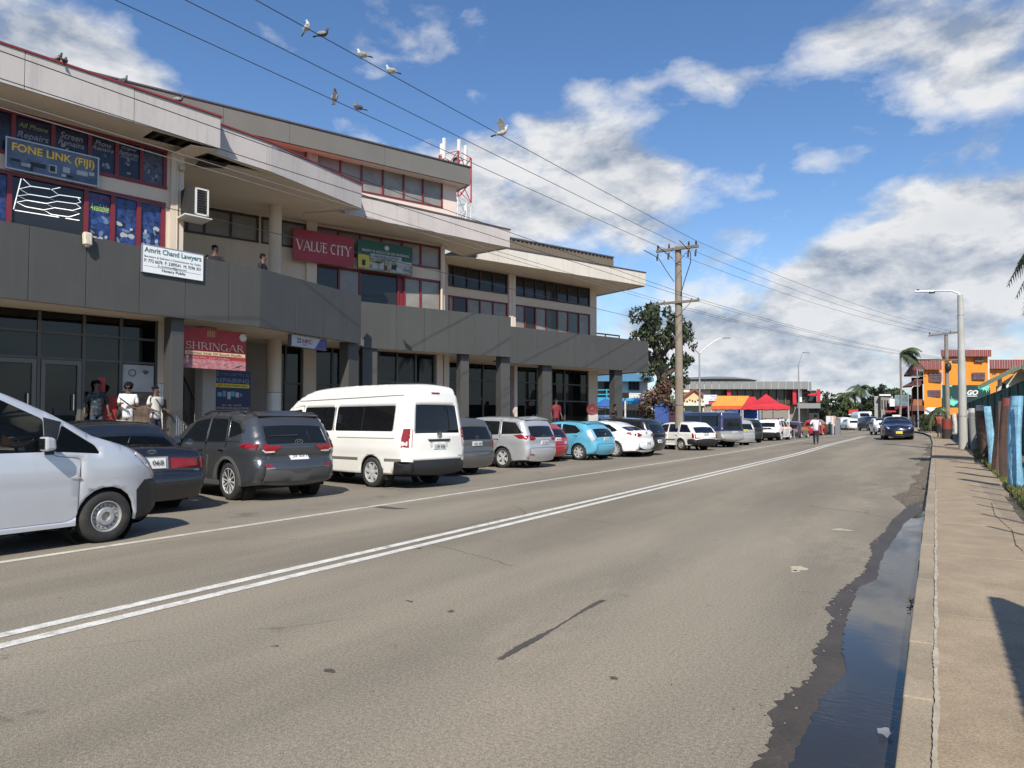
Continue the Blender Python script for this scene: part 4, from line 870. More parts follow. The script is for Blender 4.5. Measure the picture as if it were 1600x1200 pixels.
class Car:
    """spec: outline (front bottom over the roof to rear bottom, x forward), L/W/H in metres"""
    def __init__(s, name, label, cat, loc, heading, sp, group=None, near=True):
        s.sp = sp; s.near = near; s.root = thing(name, label, cat, loc, heading, group); s.paint = sp['paint']; s.W = sp['W']; s.build()
    def mesh(s, mb, name, m, parent=None, smooth=True, **k): return mb.build(name, m, parent or s.root, smooth=smooth, **k)
    def build(s):
        sp = s.sp; near = s.near; ol = smooth_line(sp['outline'], 4 if near else 2); s.ol = [p for p, _ in ol]; s.tag = [i for _, i in ol]
        O = np.array([tuple(p) for p in s.ol]); s.O = O; s.xf, s.xr = O[:, 0].max(), O[:, 0].min(); s.zb = sp.get('belt', .95); s.zr = O[:, 1].max(); s.fil = sp.get('fillet', .09); s.sill = sp.get('sill', .25)
        aw = [(sp['axle_f'], sp['R']), (sp['axle_r'], sp['R'])]; R = sp['R']; Ra = R*1.10+.015
        bot = []; xs, zs = s.ol[-1].x, s.sill; na = 12 if near else 7
        for xa in sorted((sp['axle_f'], sp['axle_r'])):
            hz = max(0.0, zs-R); dx = math.sqrt(max(.01, Ra*Ra-(zs-R)**2)); t0 = math.atan2(zs-R, -dx); t1 = math.atan2(zs-R, dx)
            if t0 < 0: t0 += 2*math.pi
            bot += [(xa+Ra*math.cos(t), R+Ra*math.sin(t)) for t in np.linspace(t0, t1, na)]
        outl = [tuple(p) for p in s.ol]
        loop = outl+[(x, z) for x, z in bot]
        s.A, s.B = O[:-1], O[1:]
        wins = [roundpoly(w, sp.get('wr', .05)) for w in sp['windows']]; doors = [roundpoly(d, .05) for d in sp.get('doors', [])] if near else []
        clads = sp.get('clad', [])
        V = [Vector(p) for p in loop]; E = [(i, (i+1) % len(loop)) for i in range(len(loop))]
        def addloop(poly):
            b = len(V); V.extend(Vector(p[:2]) for p in poly); E.extend((b+i, b+(i+1) % len(poly)) for i in range(len(poly)))
        for w in wins: addloop(w)
        dins = [inset(d, .006) for d in doors]
        for d, di in zip(doors, dins): addloop(d); addloop(di)
        for c in clads: addloop(c)
        st = .10 if near else .30
        gx = np.arange(s.xr+.05, s.xf, st); gz = np.arange(.2, s.zr, st*.8)
        lo = [tuple(v) for v in loop]
        for x in gx:
            for z in gz:
                if inside((x, z), lo): V.append(Vector((x, z)))
        for xa, _ in aw:
            for dr_ in (.03, .08):
                for t in np.linspace(.05, math.pi-.05, na):
                    q = (xa+(Ra+dr_)*math.cos(t), R+(Ra+dr_)*math.sin(t))
                    if inside(q, lo): V.append(Vector(q))
        if near:
            for d in (.015, .04, .075):
                for i in range(1, len(outl)-1):
                    t = Vector(outl[i+1])-Vector(outl[i-1]); nrm = Vector((t.y, -t.x)).normalized()*-1
                    q = Vector(outl[i])+Vector((t.y, -t.x)).normalized()*(-d if sp.get('flip') else d)
                    if inside(tuple(q), lo): V.append(q)
        vo, eo, fo, *_ = geometry.delaunay_2d_cdt(V, E, [], 0, 1e-5)
        vo = [tuple(v) for v in vo]; X = np.array([v[0] for v in vo]); Z = np.array([v[1] for v in vo]); Y = s.side_y(X, Z)
        G = {}
        for f in fo:
            c = (sum(vo[i][0] for i in f)/3, sum(vo[i][1] for i in f)/3)
            if not inside(c, lo): continue
            g = 'body'
            for k, w in enumerate(wins):
                if inside(c, w): g = ('win', k); break
            else:
                for k, (d, di) in enumerate(zip(doors, dins)):
                    if inside(c, d): g = ('door', k) if inside(c, di) else None; break
            if g == 'body' or (isinstance(g, tuple) and g[0] == 'door'):
                for c2 in clads:
                    if inside(c, c2): g = 'clad' if g == 'body' else ('dclad', g[1]); break
            if g: G.setdefault(g, []).append(f)
        body = MB(); clad = MB(); glass = sp.get('glass', car_glass)
        def put(mb, faces, sg, off=0.0, mi=0):
            idx = sorted({i for f in faces for i in f}); mp = {i: k for k, i in enumerate(idx)}
            def orient(f):
                ax, az = vo[f[1]][0]-vo[f[0]][0], vo[f[1]][1]-vo[f[0]][1]; bx, bz = vo[f[2]][0]-vo[f[0]][0], vo[f[2]][1]-vo[f[0]][1]; ny = az*bx-ax*bz
                return tuple(mp[i] for i in (f if ny*sg > 0 else f[::-1]))
            mb.add([(X[i], sg*(Y[i]+off), Z[i]) for i in idx], [orient(f) for f in faces], mi)
        for sg in (1, -1):
            put(body, G.get('body', []), sg)
            if 'clad' in G: put(body, G['clad'], sg, 0, 1)
        # skin across the car
        us = np.array([-1, -.97, -.9, -.72, -.45, -.15, .15, .45, .72, .9, .97, 1]) if near else np.array([-1, -.9, -.5, 0, .5, .9, 1])
        s.us = us; n = len(outl); OX, OZ = O[:, 0], O[:, 1]; s.edge_y = s.side_y(OX, OZ); T = np.gradient(O, axis=0); T /= np.linalg.norm(T, axis=1)[:, None]+1e-9; s.N = np.stack([-T[:, 1], T[:, 0]], 1)
        cen = np.array([0, .7]); 
        if ((O-cen)*s.N).sum() < 0: s.N = -s.N
        s.arc = np.concatenate([[0], np.cumsum(np.linalg.norm(np.diff(O, axis=0), axis=1))])
        tags = sp['tags']; s.bul = np.array([sp.get('bulge', {}).get(tags[t], {'bumper_f': .16, 'nose': .14, 'hood': .05, 'ws': .07, 'roof': .035, 'rw': .05, 'tail': .06, 'bumper_r': .09}[tags[t]]) for t in s.tag])
        kk = np.ones(5)/5; s.bul = np.convolve(np.pad(s.bul, 2, 'edge'), kk, 'valid')
        grid = [[s.skin_pt(i, u) for u in us] for i in range(n)]
        parts_ = {'body': [], 'ws': [], 'rw': [], 'bump': []}; m_ = len(us)
        flat = [p for r in grid for p in r]
        for i in range(n-1):
            tg = tags[s.tag[i]]
            for j in range(m_-1):
                um = abs(us[j]+us[j+1])/2; f = (i*m_+j, i*m_+j+1, (i+1)*m_+j+1, (i+1)*m_+j); zc_ = (OZ[i]+OZ[i+1])/2
                key = tg if tg in ('ws', 'rw') and um < .9 else 'body'
                if tg in sp.get('black_bump', ()) and zc_ < sp.get('bump_z', 0): key = 'bump' if tg in ('tail', 'bumper_r') else 'bump_f'
                if tg in ('bumper_r',) and tg not in sp.get('black_bump', ()) and near: key = 'bump2'
                parts_.setdefault(key, []).append(f)
        def flip(fs):
            f = fs[len(fs)//2]; a, b, c = Vector(flat[f[0]]), Vector(flat[f[1]]), Vector(flat[f[2]]); nn = (b-a).cross(c-a); out_ = (a+b+c)/3-Vector((0, 0, .75)); return [q[::-1] for q in fs] if nn.dot(out_) < 0 else fs
        def sub(mb, fs, mi=0, off=0.0):
            fs = flip(fs); idx = sorted({i for f in fs for i in f}); mp = {i: k for k, i in enumerate(idx)}; mb.add([flat[i] for i in idx], [tuple(mp[i] for i in f) for f in fs], mi)
        sub(body, parts_['body'])
        mats = [s.paint, sp.get('clad_m', trim_m)]
        o = s.mesh(body, 'body', mats); bm = bmesh.new(); bm.from_mesh(o.data); bmesh.ops.remove_doubles(bm, verts=bm.verts, dist=.0012); bm.to_mesh(o.data); bm.free(); o.data.set_sharp_from_angle(angle=rad(50)); s.body = o
        if near:
            so = o.modifiers.new('sheet', 'SOLIDIFY'); so.thickness = .02; so.offset = -1
        for k, nm in (('ws', 'windscreen'), ('rw', 'rear_window')):
            if parts_.get(k): mb = MB(); sub(mb, parts_[k]); s.mesh(mb, nm, sp.get('rear_glass', glass) if k == 'rw' else glass)
        for k, m in (('bump', sp.get('bump_m', trim_m)), ('bump_f', trim_m), ('bump2', s.paint)):
            if parts_.get(k): mb = MB(); sub(mb, parts_[k]); q = s.mesh(mb, 'bumper', m); 
        dr = {}
        for sg in (1, -1):
            for k in range(len(doors)):
                fs = G.get(('door', k), []); mb = MB(); put(mb, fs, sg)
                if ('dclad', k) in G: put(mb, G[('dclad', k)], sg, 0, 1)
                if fs: dr[(k, sg)] = s.mesh(mb, 'door', mats)
            for k in range(len(wins)):
                fs = G.get(('win', k), [])
                if fs:
                    mb = MB(); put(mb, fs, sg, -.006); s.mesh(mb, 'side_window', glass)
        if near:   # dark surround of the side windows, door handles
            for sg in (1, -1):
                for k, h in enumerate(sp.get('handles', [])):
                    s.side_patch('handle', [(h[0]-.10, h[1]-.018), (h[0]+.10, h[1]-.018), (h[0]+.10, h[1]+.018), (h[0]-.10, h[1]+.018)], sg, .028, sp.get('handle_m', s.paint))
        # floor, wheels, seats
        mb = MB(); mb.box((s.xr+.25, -s.W/2+.22, s.sill-.04), (s.xf-.25, s.W/2-.22, s.sill+.16)); s.mesh(mb, 'underbody', under_m, smooth=False)
        if near:
            mb = MB()
            for xa, _ in aw:
                for sg in (1, -1): mb.lathe([(Ra+.05, s.W/2-.34), (Ra+.05, s.W/2-.13)] if sg > 0 else [(Ra+.05, -s.W/2+.13), (Ra+.05, -s.W/2+.34)], 24, (xa, 0, R), 'y')
                mb.box((xa-Ra, -s.W/2+.25, s.sill), (xa+Ra, s.W/2-.25, R+Ra*.9))
            s.mesh(mb, 'wheel_well', under_m, smooth=False, kind='stuff')
            mb = MB()
            for x in sp.get('seats', []):
                for y in (-.36, .36):
                    mb.ball((x, y, s.zb-.10), (.09, .25, .34), 10, 7); mb.ball((x-.05, y, s.zb+.30), (.05, .13, .10), 10, 6)
            mb.box((s.xr+.5, -s.W/2+.12, s.sill+.1), (sp['axle_f']-.2, s.W/2-.12, s.sill+.42)); dash = sp.get('dash', sp['axle_f']-.45); mb.box((dash-.12, -s.W/2+.14, s.sill+.2), (dash+.25, s.W/2-.14, s.zb-.03))
            s.mesh(mb, 'interior', seat_m)
        tm, rm = wheel_meshes(R, sp.get('tw', .205), sp.get('wheel', 'five'))
        for xa, _ in aw:
            for sg in (1, -1):
                w = bpy.data.objects.new('wheel', tm); C.objects.link(w); w.parent = s.root; w.location = (xa, sg*(s.W/2-sp.get('tw', .205)/2-.025), R); w.rotation_euler = (0, random.uniform(0, 1), 0 if sg < 0 else math.pi)
                if xa == sp['axle_f'] and sp.get('steer'): w.rotation_euler = (0, w.rotation_euler[1], w.rotation_euler[2]+sp['steer'])
                r = bpy.data.objects.new('rim', rm); C.objects.link(r); r.parent = w
    def side_y(s, X, Z):
        sp = s.sp; X = np.asarray(X, float); Z = np.asarray(Z, float); y = np.full(X.shape, s.W/2)
        for xe, sgn, ln, am in ((s.xf, 1, sp.get('tf', .75), sp.get('taf', .16)), (s.xr, -1, sp.get('tr', .6), sp.get('tar', .09))):
            t = np.clip(1-(sgn*(xe-X))/ln, 0, 1); y -= am*t**2.2
        tb = np.clip((Z-s.zb)/(s.zr-s.zb), 0, 1.05); y -= sp.get('tumble', .16)*tb**1.15+.012*np.clip((Z-s.zb+.06)/.08, 0, 1)
        lo = np.clip((s.zb-.22-Z)/.6, 0, 1); y -= .045*lo**1.6
        cr = sp.get('crease', s.zb-.16); y += .014*np.exp(-((Z-cr)/.05)**2)
        if sp.get('flare', 1):
            for xa in (sp['axle_f'], sp['axle_r']):
                d = np.sqrt((X-xa)**2+(Z-sp['R'])**2); y += .022*np.clip(1-np.abs(d-sp['R']*1.15)/.13, 0, 1)
        d = seg_dist(X, Z, s.A, s.B); r = s.fil; q = np.clip(d/r, 0, 1); y -= r*(1-np.sqrt(np.clip(1-(1-q)**2, 0, 1)))
        return y
    def skin_pt(s, i, u):
        b = s.bul[i]*(1-u*u); return (s.O[i, 0]+s.N[i, 0]*b, u*s.edge_y[i], s.O[i, 1]+s.N[i, 1]*b)
    def end_pt(s, y, z, off, rear=True):
        """point on the rear (or front) skin at lateral y and outline height z"""
        k = int(np.argmax(s.O[:, 1])); rng_ = range(len(s.O)-1, k, -1) if rear else range(0, k)
        prev = None
        for i in rng_:
            j = i-1 if rear else i+1
            z0, z1 = s.O[i, 1], s.O[j, 1]
            if (z0-z)*(z1-z) <= 0 and z1 != z0:
                t = (z-z0)/(z1-z0); ey = lerp(s.edge_y[i], s.edge_y[j], t); u = max(-1, min(1, y/ey)); N = s.N[i]*(1-t)+s.N[j]*t; N = N/np.linalg.norm(N); b = lerp(s.bul[i], s.bul[j], t)*(1-u*u)+off; o = s.O[i]*(1-t)+s.O[j]*t
                return Vector((o[0]+N[0]*b, u*ey, o[1]+N[1]*b)), N
        i = len(s.O)-1 if rear else 0; return Vector((s.O[i, 0], y, z)), s.N[i]
    def patch(s, name, poly, fn, off, m, parent=None, st=.09, **k):
        V = [Vector(p) for p in poly]; n = len(V); E = [(i, (i+1) % n) for i in range(n)]; lo = np.min([tuple(v) for v in V], 0); hi = np.max([tuple(v) for v in V], 0)
        for x in np.arange(lo[0]+st/2, hi[0], st):
            for z in np.arange(lo[1]+st/2, hi[1], st):
                if inside((x, z), poly): V.append(Vector((x, z)))
        vo, eo, fo, *_ = geometry.delaunay_2d_cdt(V, E, [], 0, 1e-6); vs = [fn(v[0], v[1], off) for v in vo]
        fs = [f for f in fo if inside((sum(vo[i][0] for i in f)/3, sum(vo[i][1] for i in f)/3), poly)]
        mb = MB(); b = len(vs); out_ = []
        c0 = sum(vs, Vector())/len(vs); cc = fn(sum(p[0] for p in poly)/n, sum(p[1] for p in poly)/n, off)-fn(sum(p[0] for p in poly)/n, sum(p[1] for p in poly)/n, off-.02)
        for f in fs:
            nn = (vs[f[1]]-vs[f[0]]).cross(vs[f[2]]-vs[f[0]]); out_.append(tuple(f) if nn.dot(cc) > 0 else tuple(f[::-1]))
        edge = {}
        for f in out_:
            for a, c in zip(f, f[1:]+f[:1]): edge[(a, c)] = 1
        rim = [(a, c) for a, c in edge if (c, a) not in edge]; bi = {}; low = []
        for a, c in rim:
            for q in (a, c):
                if q not in bi: bi[q] = b+len(low); low.append(fn(vo[q][0], vo[q][1], off-.03))
        mb.add(vs+low, out_+[(c, a, bi[a], bi[c]) for a, c in rim]); return s.mesh(mb, name, m, parent, **k)
    def side_fn(s, sg):
        return lambda x, z, off: Vector((x, sg*(float(s.side_y(np.array([x]), np.array([z]))[0])+off), z))
    def side_patch(s, name, poly, sg, off, m, parent=None, **k): return s.patch(name, poly, s.side_fn(sg), off, m, parent, **k)
    def rear_patch(s, name, poly, off, m, parent=None, rear=True, **k): return s.patch(name, poly, lambda y, z, o: s.end_pt(y, z, o, rear)[0], off, m, parent, **k)
    def both(s, name, poly, off, m, rear=True, **k):
        for sg in (1, -1): s.rear_patch(name, [(y*sg, z) for y, z in poly], off, m, rear=rear, **k)
    def plate(s, y, z, txt, w=.36, h=.115, m=None, rear=True, off=.02, ink=None):
        o = s.rear_patch('number_plate', [(y-w/2, z-h/2), (y+w/2, z-h/2), (y+w/2, z+h/2), (y-w/2, z+h/2)], off, m or plate_w, rear=rear)
        if txt:
            p, N = s.end_pt(y, z, off+.014, rear); sg = -1 if rear else 1; nv = Vector((N[0], 0, N[1])).normalized(); X = Vector((0, sg, 0)); up = nv.cross(X).normalized()
            M = Matrix(((X.x, up.x, nv.x, p.x), (X.y, up.y, nv.y, p.y), (X.z, up.z, nv.z, p.z), (0, 0, 0, 1))); text(txt, M, h*.62, w*.78, ink or plate_ink, o, bold=.0)
        return o
    def badge_text(s, txt, y, z, h, w, m, off=.008, **k):
        p, N = s.end_pt(y, z, off); nv = Vector((N[0], 0, N[1])).normalized(); X = Vector((0, -1, 0)); up = nv.cross(X).normalized()
        M = Matrix(((X.x, up.x, nv.x, p.x), (X.y, up.y, nv.y, p.y), (X.z, up.z, nv.z, p.z), (0, 0, 0, 1))); return text(txt, M, h, w, m, s.root, **k)
    def emblem(s, y, z, w, h, kind='ovals', rear=True, off=.012):
        p, N = s.end_pt(y, z, off, rear); mb = MB()
        def ell(cx, cy, a, b, r=.006): mb.tube([(0, cx+a*math.cos(t), cy+b*math.sin(t)) for t in np.linspace(0, 2*math.pi, 21)], r, 5, cap=False)
        ell(0, 0, w/2, h/2, h*.09)
        if kind == 'ovals': ell(0, h*.02, w*.17, h*.46, h*.06); ell(0, h*.22, w*.33, h*.22, h*.06)
        elif kind == 'slant':
            for q in (-1, 1): mb.bar((0, q*w*.22-w*.08, -h*.32), (0, q*w*.22+w*.08, h*.32), w*.10, .008)
            mb.bar((0, -w*.2, -.0), (0, w*.2, h*.05), h*.18, .008)
        elif kind == 'wing': mb.tube([(0, -w*.36, h*.12), (0, -w*.12, h*.05), (0, 0, -h*.18), (0, w*.12, h*.05), (0, w*.36, h*.12)], h*.06, 5)
        elif kind == 'bars': mb.bar((0, -w*.5, 0), (0, w*.5, 0), h*.2, .01)
        mb.xform(Matrix.Translation(p)); return s.mesh(mb, 'emblem', chrome_m)
    def mirror(s, x, z, m=None):
        for sg in (1, -1):
            y = s.W/2*sg; yy = y+sg*.10; mb = MB(); mb.hexa([(x-.06, yy-.085, z-.08), (x+.07, yy-.07, z-.06), (x+.07, yy+.07, z-.06), (x-.06, yy+.085, z-.08), (x-.06, yy-.09, z+.09), (x+.05, yy-.075, z+.07), (x+.05, yy+.075, z+.07), (x-.06, yy+.09, z+.09)]); o = mb.build('wing_mirror', m or s.paint, s.root, bevel=.03)
            mb = MB(); mb.box((x-.066, y+sg*.10-.065, z-.055), (x-.058, y+sg*.10+.065, z+.065)); s.mesh(mb, 'mirror_glass', chrome_m, o)
            mb = MB(); mb.bar((x+.02, y-sg*.08, z-.05), (x, y+sg*.06, z-.03), .05); s.mesh(mb, 'mirror_arm', trim_m, o)
    def arch_lip(s, m, w=.06, off=.006):
        for sg in (1, -1):
            for xa in (s.sp['axle_f'], s.sp['axle_r']):
                R = s.sp['R']; r0 = R*1.10+.02; r1 = r0+w; ts = np.linspace(-.15, math.pi+.15, 15)
                s.side_patch('wheel_arch', [(xa+r0*math.cos(t), R+r0*math.sin(t)) for t in ts]+[(xa+r1*math.cos(t), R+r1*math.sin(t)) for t in ts[::-1]], sg, off, m, st=.2)

def spec(groups, **k):
    pts, tags = [], []
    for g, ps in groups:
        for p in ps: pts.append(p); tags.append(g)
    k['outline'] = pts; k['tags'] = tags[:len(pts)-1]; return k
def park(px, py, side, heading, sp):
    """origin of a car whose rear wheel (side +1 left, -1 right) touches the road at a surveyed point"""
    P = at_height(px, py, 0); h = rad(heading); y = side*(sp['W']/2-sp.get('tw', .205)/2-.025); x = sp['axle_r']
    return Vector((P.x-(x*math.cos(h)-y*math.sin(h)), P.y-(x*math.sin(h)+y*math.cos(h)), 0)), h
c_ = 1
NV = spec([('bumper_f', [(2.02, .22, c_), (2.13, .30), (2.17, .45), (2.15, .62), (2.10, .70)]), ('nose', [(2.04, .84), (1.94, .98)]), ('hood', [(1.66, 1.13), (1.22, 1.28, c_)]), ('ws', [(.80, 1.52), (.34, 1.74, c_)]), ('roof', [(.05, 1.83), (-.6, 1.90), (-1.5, 1.90), (-2.0, 1.86), (-2.12, 1.80, c_)]), ('rw', [(-2.18, 1.10, c_)]), ('tail', [(-2.22, .62)]), ('bumper_r', [(-2.24, .5), (-2.2, .28, c_)])],
    W=1.695, R=.312, tw=.19, axle_f=1.36, axle_r=-1.365, belt=1.08, sill=.24, wheel='steel', paint=paint_mat('silver', (.60, .62, .66), .35, .38, .06), tumble=.13, black_bump=('bumper_f',), bump_z=.69, glass=car_glass2, taf=.24, tf=.8, crease=.86, flare=0,
    clad=[[(2.3, .1), (2.3, .70), (1.86, .72), (1.74, .60), (1.765, .33), (1.72, .1)]], windows=[[(1.26, 1.07), (1.20, 1.17), (.84, 1.42), (.74, 1.11)], [(.64, 1.11), (.64, 1.48), (.20, 1.70), (-.42, 1.75), (-.42, 1.11)]], wr=.035,
    doors=[[(1.02, .34), (1.04, 1.02), (.72, 1.07), (.69, 1.50), (.18, 1.735), (-.47, 1.79), (-.47, .30), (.9, .30)]], handles=[(-.30, .92)], seats=[-.15], dash=.95)
SEDAN = spec([('bumper_f', [(2.2, .25, c_), (2.34, .32), (2.36, .5)]), ('nose', [(2.32, .66), (2.2, .78)]), ('hood', [(1.6, .90), (.95, .97, c_)]), ('ws', [(.55, 1.22), (.15, 1.40, c_)]), ('roof', [(-.3, 1.445), (-.8, 1.43), (-1.02, 1.39, c_)]), ('rw', [(-1.35, 1.18), (-1.62, 1.02, c_)]), ('tail', [(-1.9, 1.015), (-2.28, .985, c_), (-2.33, .92), (-2.36, .66, c_)]), ('bumper_r', [(-2.43, .60), (-2.44, .45), (-2.36, .24, c_)])],
    W=1.76, R=.315, axle_f=1.38, axle_r=-1.36, belt=.93, sill=.22, wheel='five', paint=paint_mat('black', (.010, .011, .014), 0, .25, .2), tumble=.20, taf=.12, tar=.05, glass=car_glass2, crease=.78,
    windows=[[(.78, .95), (.20, 1.32), (-.28, 1.37), (-.28, .95)], [(-.36, .95), (-.36, 1.37), (-.95, 1.33), (-1.38, 1.0), (-1.3, .95)]], doors=[[(.95, .30), (.98, .92), (.16, 1.36), (-.31, 1.41), (-.31, .30)], [(-.33, .30), (-.33, 1.41), (-.98, 1.37), (-1.46, 1.0), (-1.40, .93), (-1.0, .62), (-.96, .30)]], handles=[(-.18, .82), (-1.2, .84)], seats=[.0, -.95])
SUVS = spec([('bumper_f', [(2.1, .28, c_), (2.22, .42), (2.24, .62)]), ('nose', [(2.2, .82), (2.06, .97)]), ('hood', [(1.5, 1.07), (.98, 1.13, c_)]), ('ws', [(.6, 1.38), (.22, 1.56, c_)]), ('roof', [(-.2, 1.635), (-.8, 1.65), (-1.45, 1.605), (-1.86, 1.545, c_)]), ('rw', [(-2.0, 1.36), (-2.15, 1.13, c_)]), ('tail', [(-2.20, 1.04), (-2.20, .90), (-2.17, .80)]), ('bumper_r', [(-2.25, .70), (-2.26, .52), (-2.17, .32, c_)])],
    W=1.85, R=.355, tw=.225, axle_f=1.33, axle_r=-1.34, belt=1.03, sill=.27, wheel='dark', paint=paint_mat('charcoal', (.062, .066, .072), .4, .3, .1), tumble=.19, taf=.2, tar=.14, tr=.7, crease=.92, fillet=.11,
    windows=[[(.62, 1.06), (.16, 1.46), (-.38, 1.52), (-.42, 1.06)], [(-.50, 1.06), (-.46, 1.52), (-1.10, 1.50), (-1.22, 1.10), (-1.2, 1.07)], [(-1.30, 1.14), (-1.20, 1.48), (-1.55, 1.42), (-1.74, 1.24)]],
    doors=[[(.92, .36), (.95, 1.02), (.14, 1.49), (-.40, 1.565), (-.46, .36)], [(-.48, .36), (-.43, 1.565), (-1.13, 1.54), (-1.28, 1.10), (-1.22, .96), (-1.0, .68), (-.92, .36)]], handles=[(-.30, .93), (-1.12, .95)], seats=[.0, -.95])
HIACE = spec([('bumper_f', [(2.55, .26, c_), (2.68, .36), (2.69, .6)]), ('nose', [(2.64, .85), (2.50, 1.05, c_)]), ('ws', [(2.12, 1.55), (1.85, 1.82, c_)]), ('roof', [(1.5, 2.05), (1.05, 2.20), (.3, 2.27), (-1.0, 2.285), (-2.2, 2.27), (-2.50, 2.20), (-2.56, 2.08, c_)]), ('rw', [(-2.60, 1.82), (-2.655, 1.30, c_)]), ('tail', [(-2.66, 1.2), (-2.675, .80)]), ('bumper_r', [(-2.69, .62), (-2.70, .45), (-2.64, .33, c_)])],
    W=1.88, R=.335, tw=.195, axle_f=1.60, axle_r=-1.51, belt=1.12, sill=.30, wheel='seven', paint=paint_mat('white', (.80, .78, .72), 0, .32, .08), tumble=.20, taf=.2, tar=.06, tr=.35, crease=.86, fillet=.13, flare=0, black_bump=('bumper_r',), bump_z=.60, glass=glass_mat('black_van_glass', (.008, .008, .009), .04, .01),
    clad=[[(-2.8, .2), (-2.8, .585), (-2.28, .585), (-2.20, .2)]], windows=[[(2.02, 1.20), (1.72, 1.72), (1.25, 1.76), (1.25, 1.15)], [(1.12, 1.24), (1.12, 1.80), (-.08, 1.80), (-.08, 1.24)], [(-.18, 1.24), (-.18, 1.80), (-2.22, 1.80), (-2.22, 1.24)]], wr=.06,
    doors=[[(2.1, .5), (2.1, 1.18), (1.74, 1.78), (1.18, 1.84), (1.18, .36), (2.0, .36)]], handles=[(1.30, 1.05)], seats=[1.1, .1, -.9], dash=2.2)
MPV = spec([('bumper_f', [(2.15, .24, c_), (2.28, .34), (2.30, .52)]), ('nose', [(2.24, .72), (2.05, .86)]), ('hood', [(1.7, .98), (1.32, 1.06, c_)]), ('ws', [(.75, 1.36), (.32, 1.52, c_)]), ('roof', [(-.2, 1.59), (-.9, 1.595), (-1.6, 1.555), (-2.02, 1.50, c_)]), ('rw', [(-2.13, 1.30), (-2.24, 1.07, c_)]), ('tail', [(-2.28, .96), (-2.28, .76)]), ('bumper_r', [(-2.31, .62), (-2.31, .45), (-2.22, .25, c_)])],
    W=1.72, R=.325, axle_f=1.42, axle_r=-1.33, belt=1.0, sill=.22, wheel='five', paint=paint_mat('silver_grey', (.50, .505, .51), .45, .33, .08), tumble=.17, taf=.18, tar=.11, tr=.6, crease=.84, fillet=.10,
    windows=[[(1.0, 1.0), (.32, 1.44), (-.22, 1.49), (-.25, 1.02)], [(-.33, 1.02), (-.30, 1.49), (-1.15, 1.47), (-1.18, 1.05)], [(-1.27, 1.06), (-1.24, 1.465), (-1.78, 1.42), (-2.08, 1.10), (-2.02, 1.08)]],
    doors=[[(1.05, .34), (1.08, .98), (.28, 1.48), (-.26, 1.53), (-.29, .34)], [(-.31, .34), (-.28, 1.53), (-1.19, 1.51), (-1.24, .98), (-1.0, .64), (-.92, .34)]], handles=[(-.16, .90), (-1.10, .93)], seats=[.1, -.85])
HATCH = spec([('bumper_f', [(1.85, .24, c_), (1.97, .34), (1.99, .52)]), ('nose', [(1.94, .70), (1.78, .84)]), ('hood', [(1.45, .96), (1.10, 1.04, c_)]), ('ws', [(.55, 1.30), (.12, 1.42, c_)]), ('roof', [(-.3, 1.455), (-.9, 1.43), (-1.45, 1.36, c_)]), ('rw', [(-1.72, 1.16), (-1.86, .98, c_)]), ('tail', [(-1.93, .86), (-1.95, .74)]), ('bumper_r', [(-2.00, .60), (-2.00, .42), (-1.90, .25, c_)])],
    W=1.695, R=.305, tw=.185, axle_f=1.28, axle_r=-1.27, belt=.96, sill=.22, wheel='seven', paint=paint_mat('sky_blue', (.12, .40, .56), .15, .32, .06), tumble=.20, taf=.18, tar=.15, tr=.6, crease=.80, fillet=.11,
    windows=[[(.78, .98), (.12, 1.33), (-.38, 1.37), (-.42, .99)], [(-.50, .99), (-.46, 1.37), (-1.05, 1.31), (-1.36, 1.10), (-1.2, 1.01)]], doors=[[(.84, .34), (.88, .94), (.08, 1.38), (-.42, 1.41), (-.46, .34)], [(-.48, .34), (-.44, 1.41), (-1.08, 1.355), (-1.42, 1.10), (-1.22, .94), (-.98, .62), (-.88, .34)]], handles=[(-.34, .88), (-1.15, .95)], seats=[.0, -.8])
AXELA = spec([('bumper_f', [(2.1, .24, c_), (2.26, .34), (2.28, .5)]), ('nose', [(2.24, .66), (2.08, .78)]), ('hood', [(1.6, .90), (1.05, 1.0, c_)]), ('ws', [(.6, 1.25), (.2, 1.41, c_)]), ('roof', [(-.3, 1.465), (-.8, 1.44), (-1.05, 1.395, c_)]), ('rw', [(-1.45, 1.22), (-1.82, 1.075, c_)]), ('tail', [(-2.05, 1.065), (-2.20, 1.04, c_), (-2.25, .92), (-2.24, .74)]), ('bumper_r', [(-2.31, .60), (-2.31, .42), (-2.22, .25, c_)])],
    W=1.755, R=.32, axle_f=1.33, axle_r=-1.31, belt=.98, sill=.22, wheel='ten', paint=paint_mat('pearl_white', (.80, .80, .79), 0, .28, .04), tumble=.22, taf=.18, tar=.16, tr=.65, crease=.84, fillet=.12,
    windows=[[(.85, .98), (.22, 1.34), (-.28, 1.385), (-.30, 1.0)], [(-.38, 1.0), (-.36, 1.385), (-.95, 1.34), (-1.42, 1.10), (-1.3, 1.04)]], doors=[[(.92, .32), (.95, .94), (.2, 1.385), (-.32, 1.42), (-.33, .32)], [(-.35, .32), (-.34, 1.42), (-.98, 1.38), (-1.5, 1.10), (-1.3, .95), (-1.0, .66), (-.92, .32)]], handles=[(-.2, .90), (-1.22, .95)], seats=[.0, -.9])
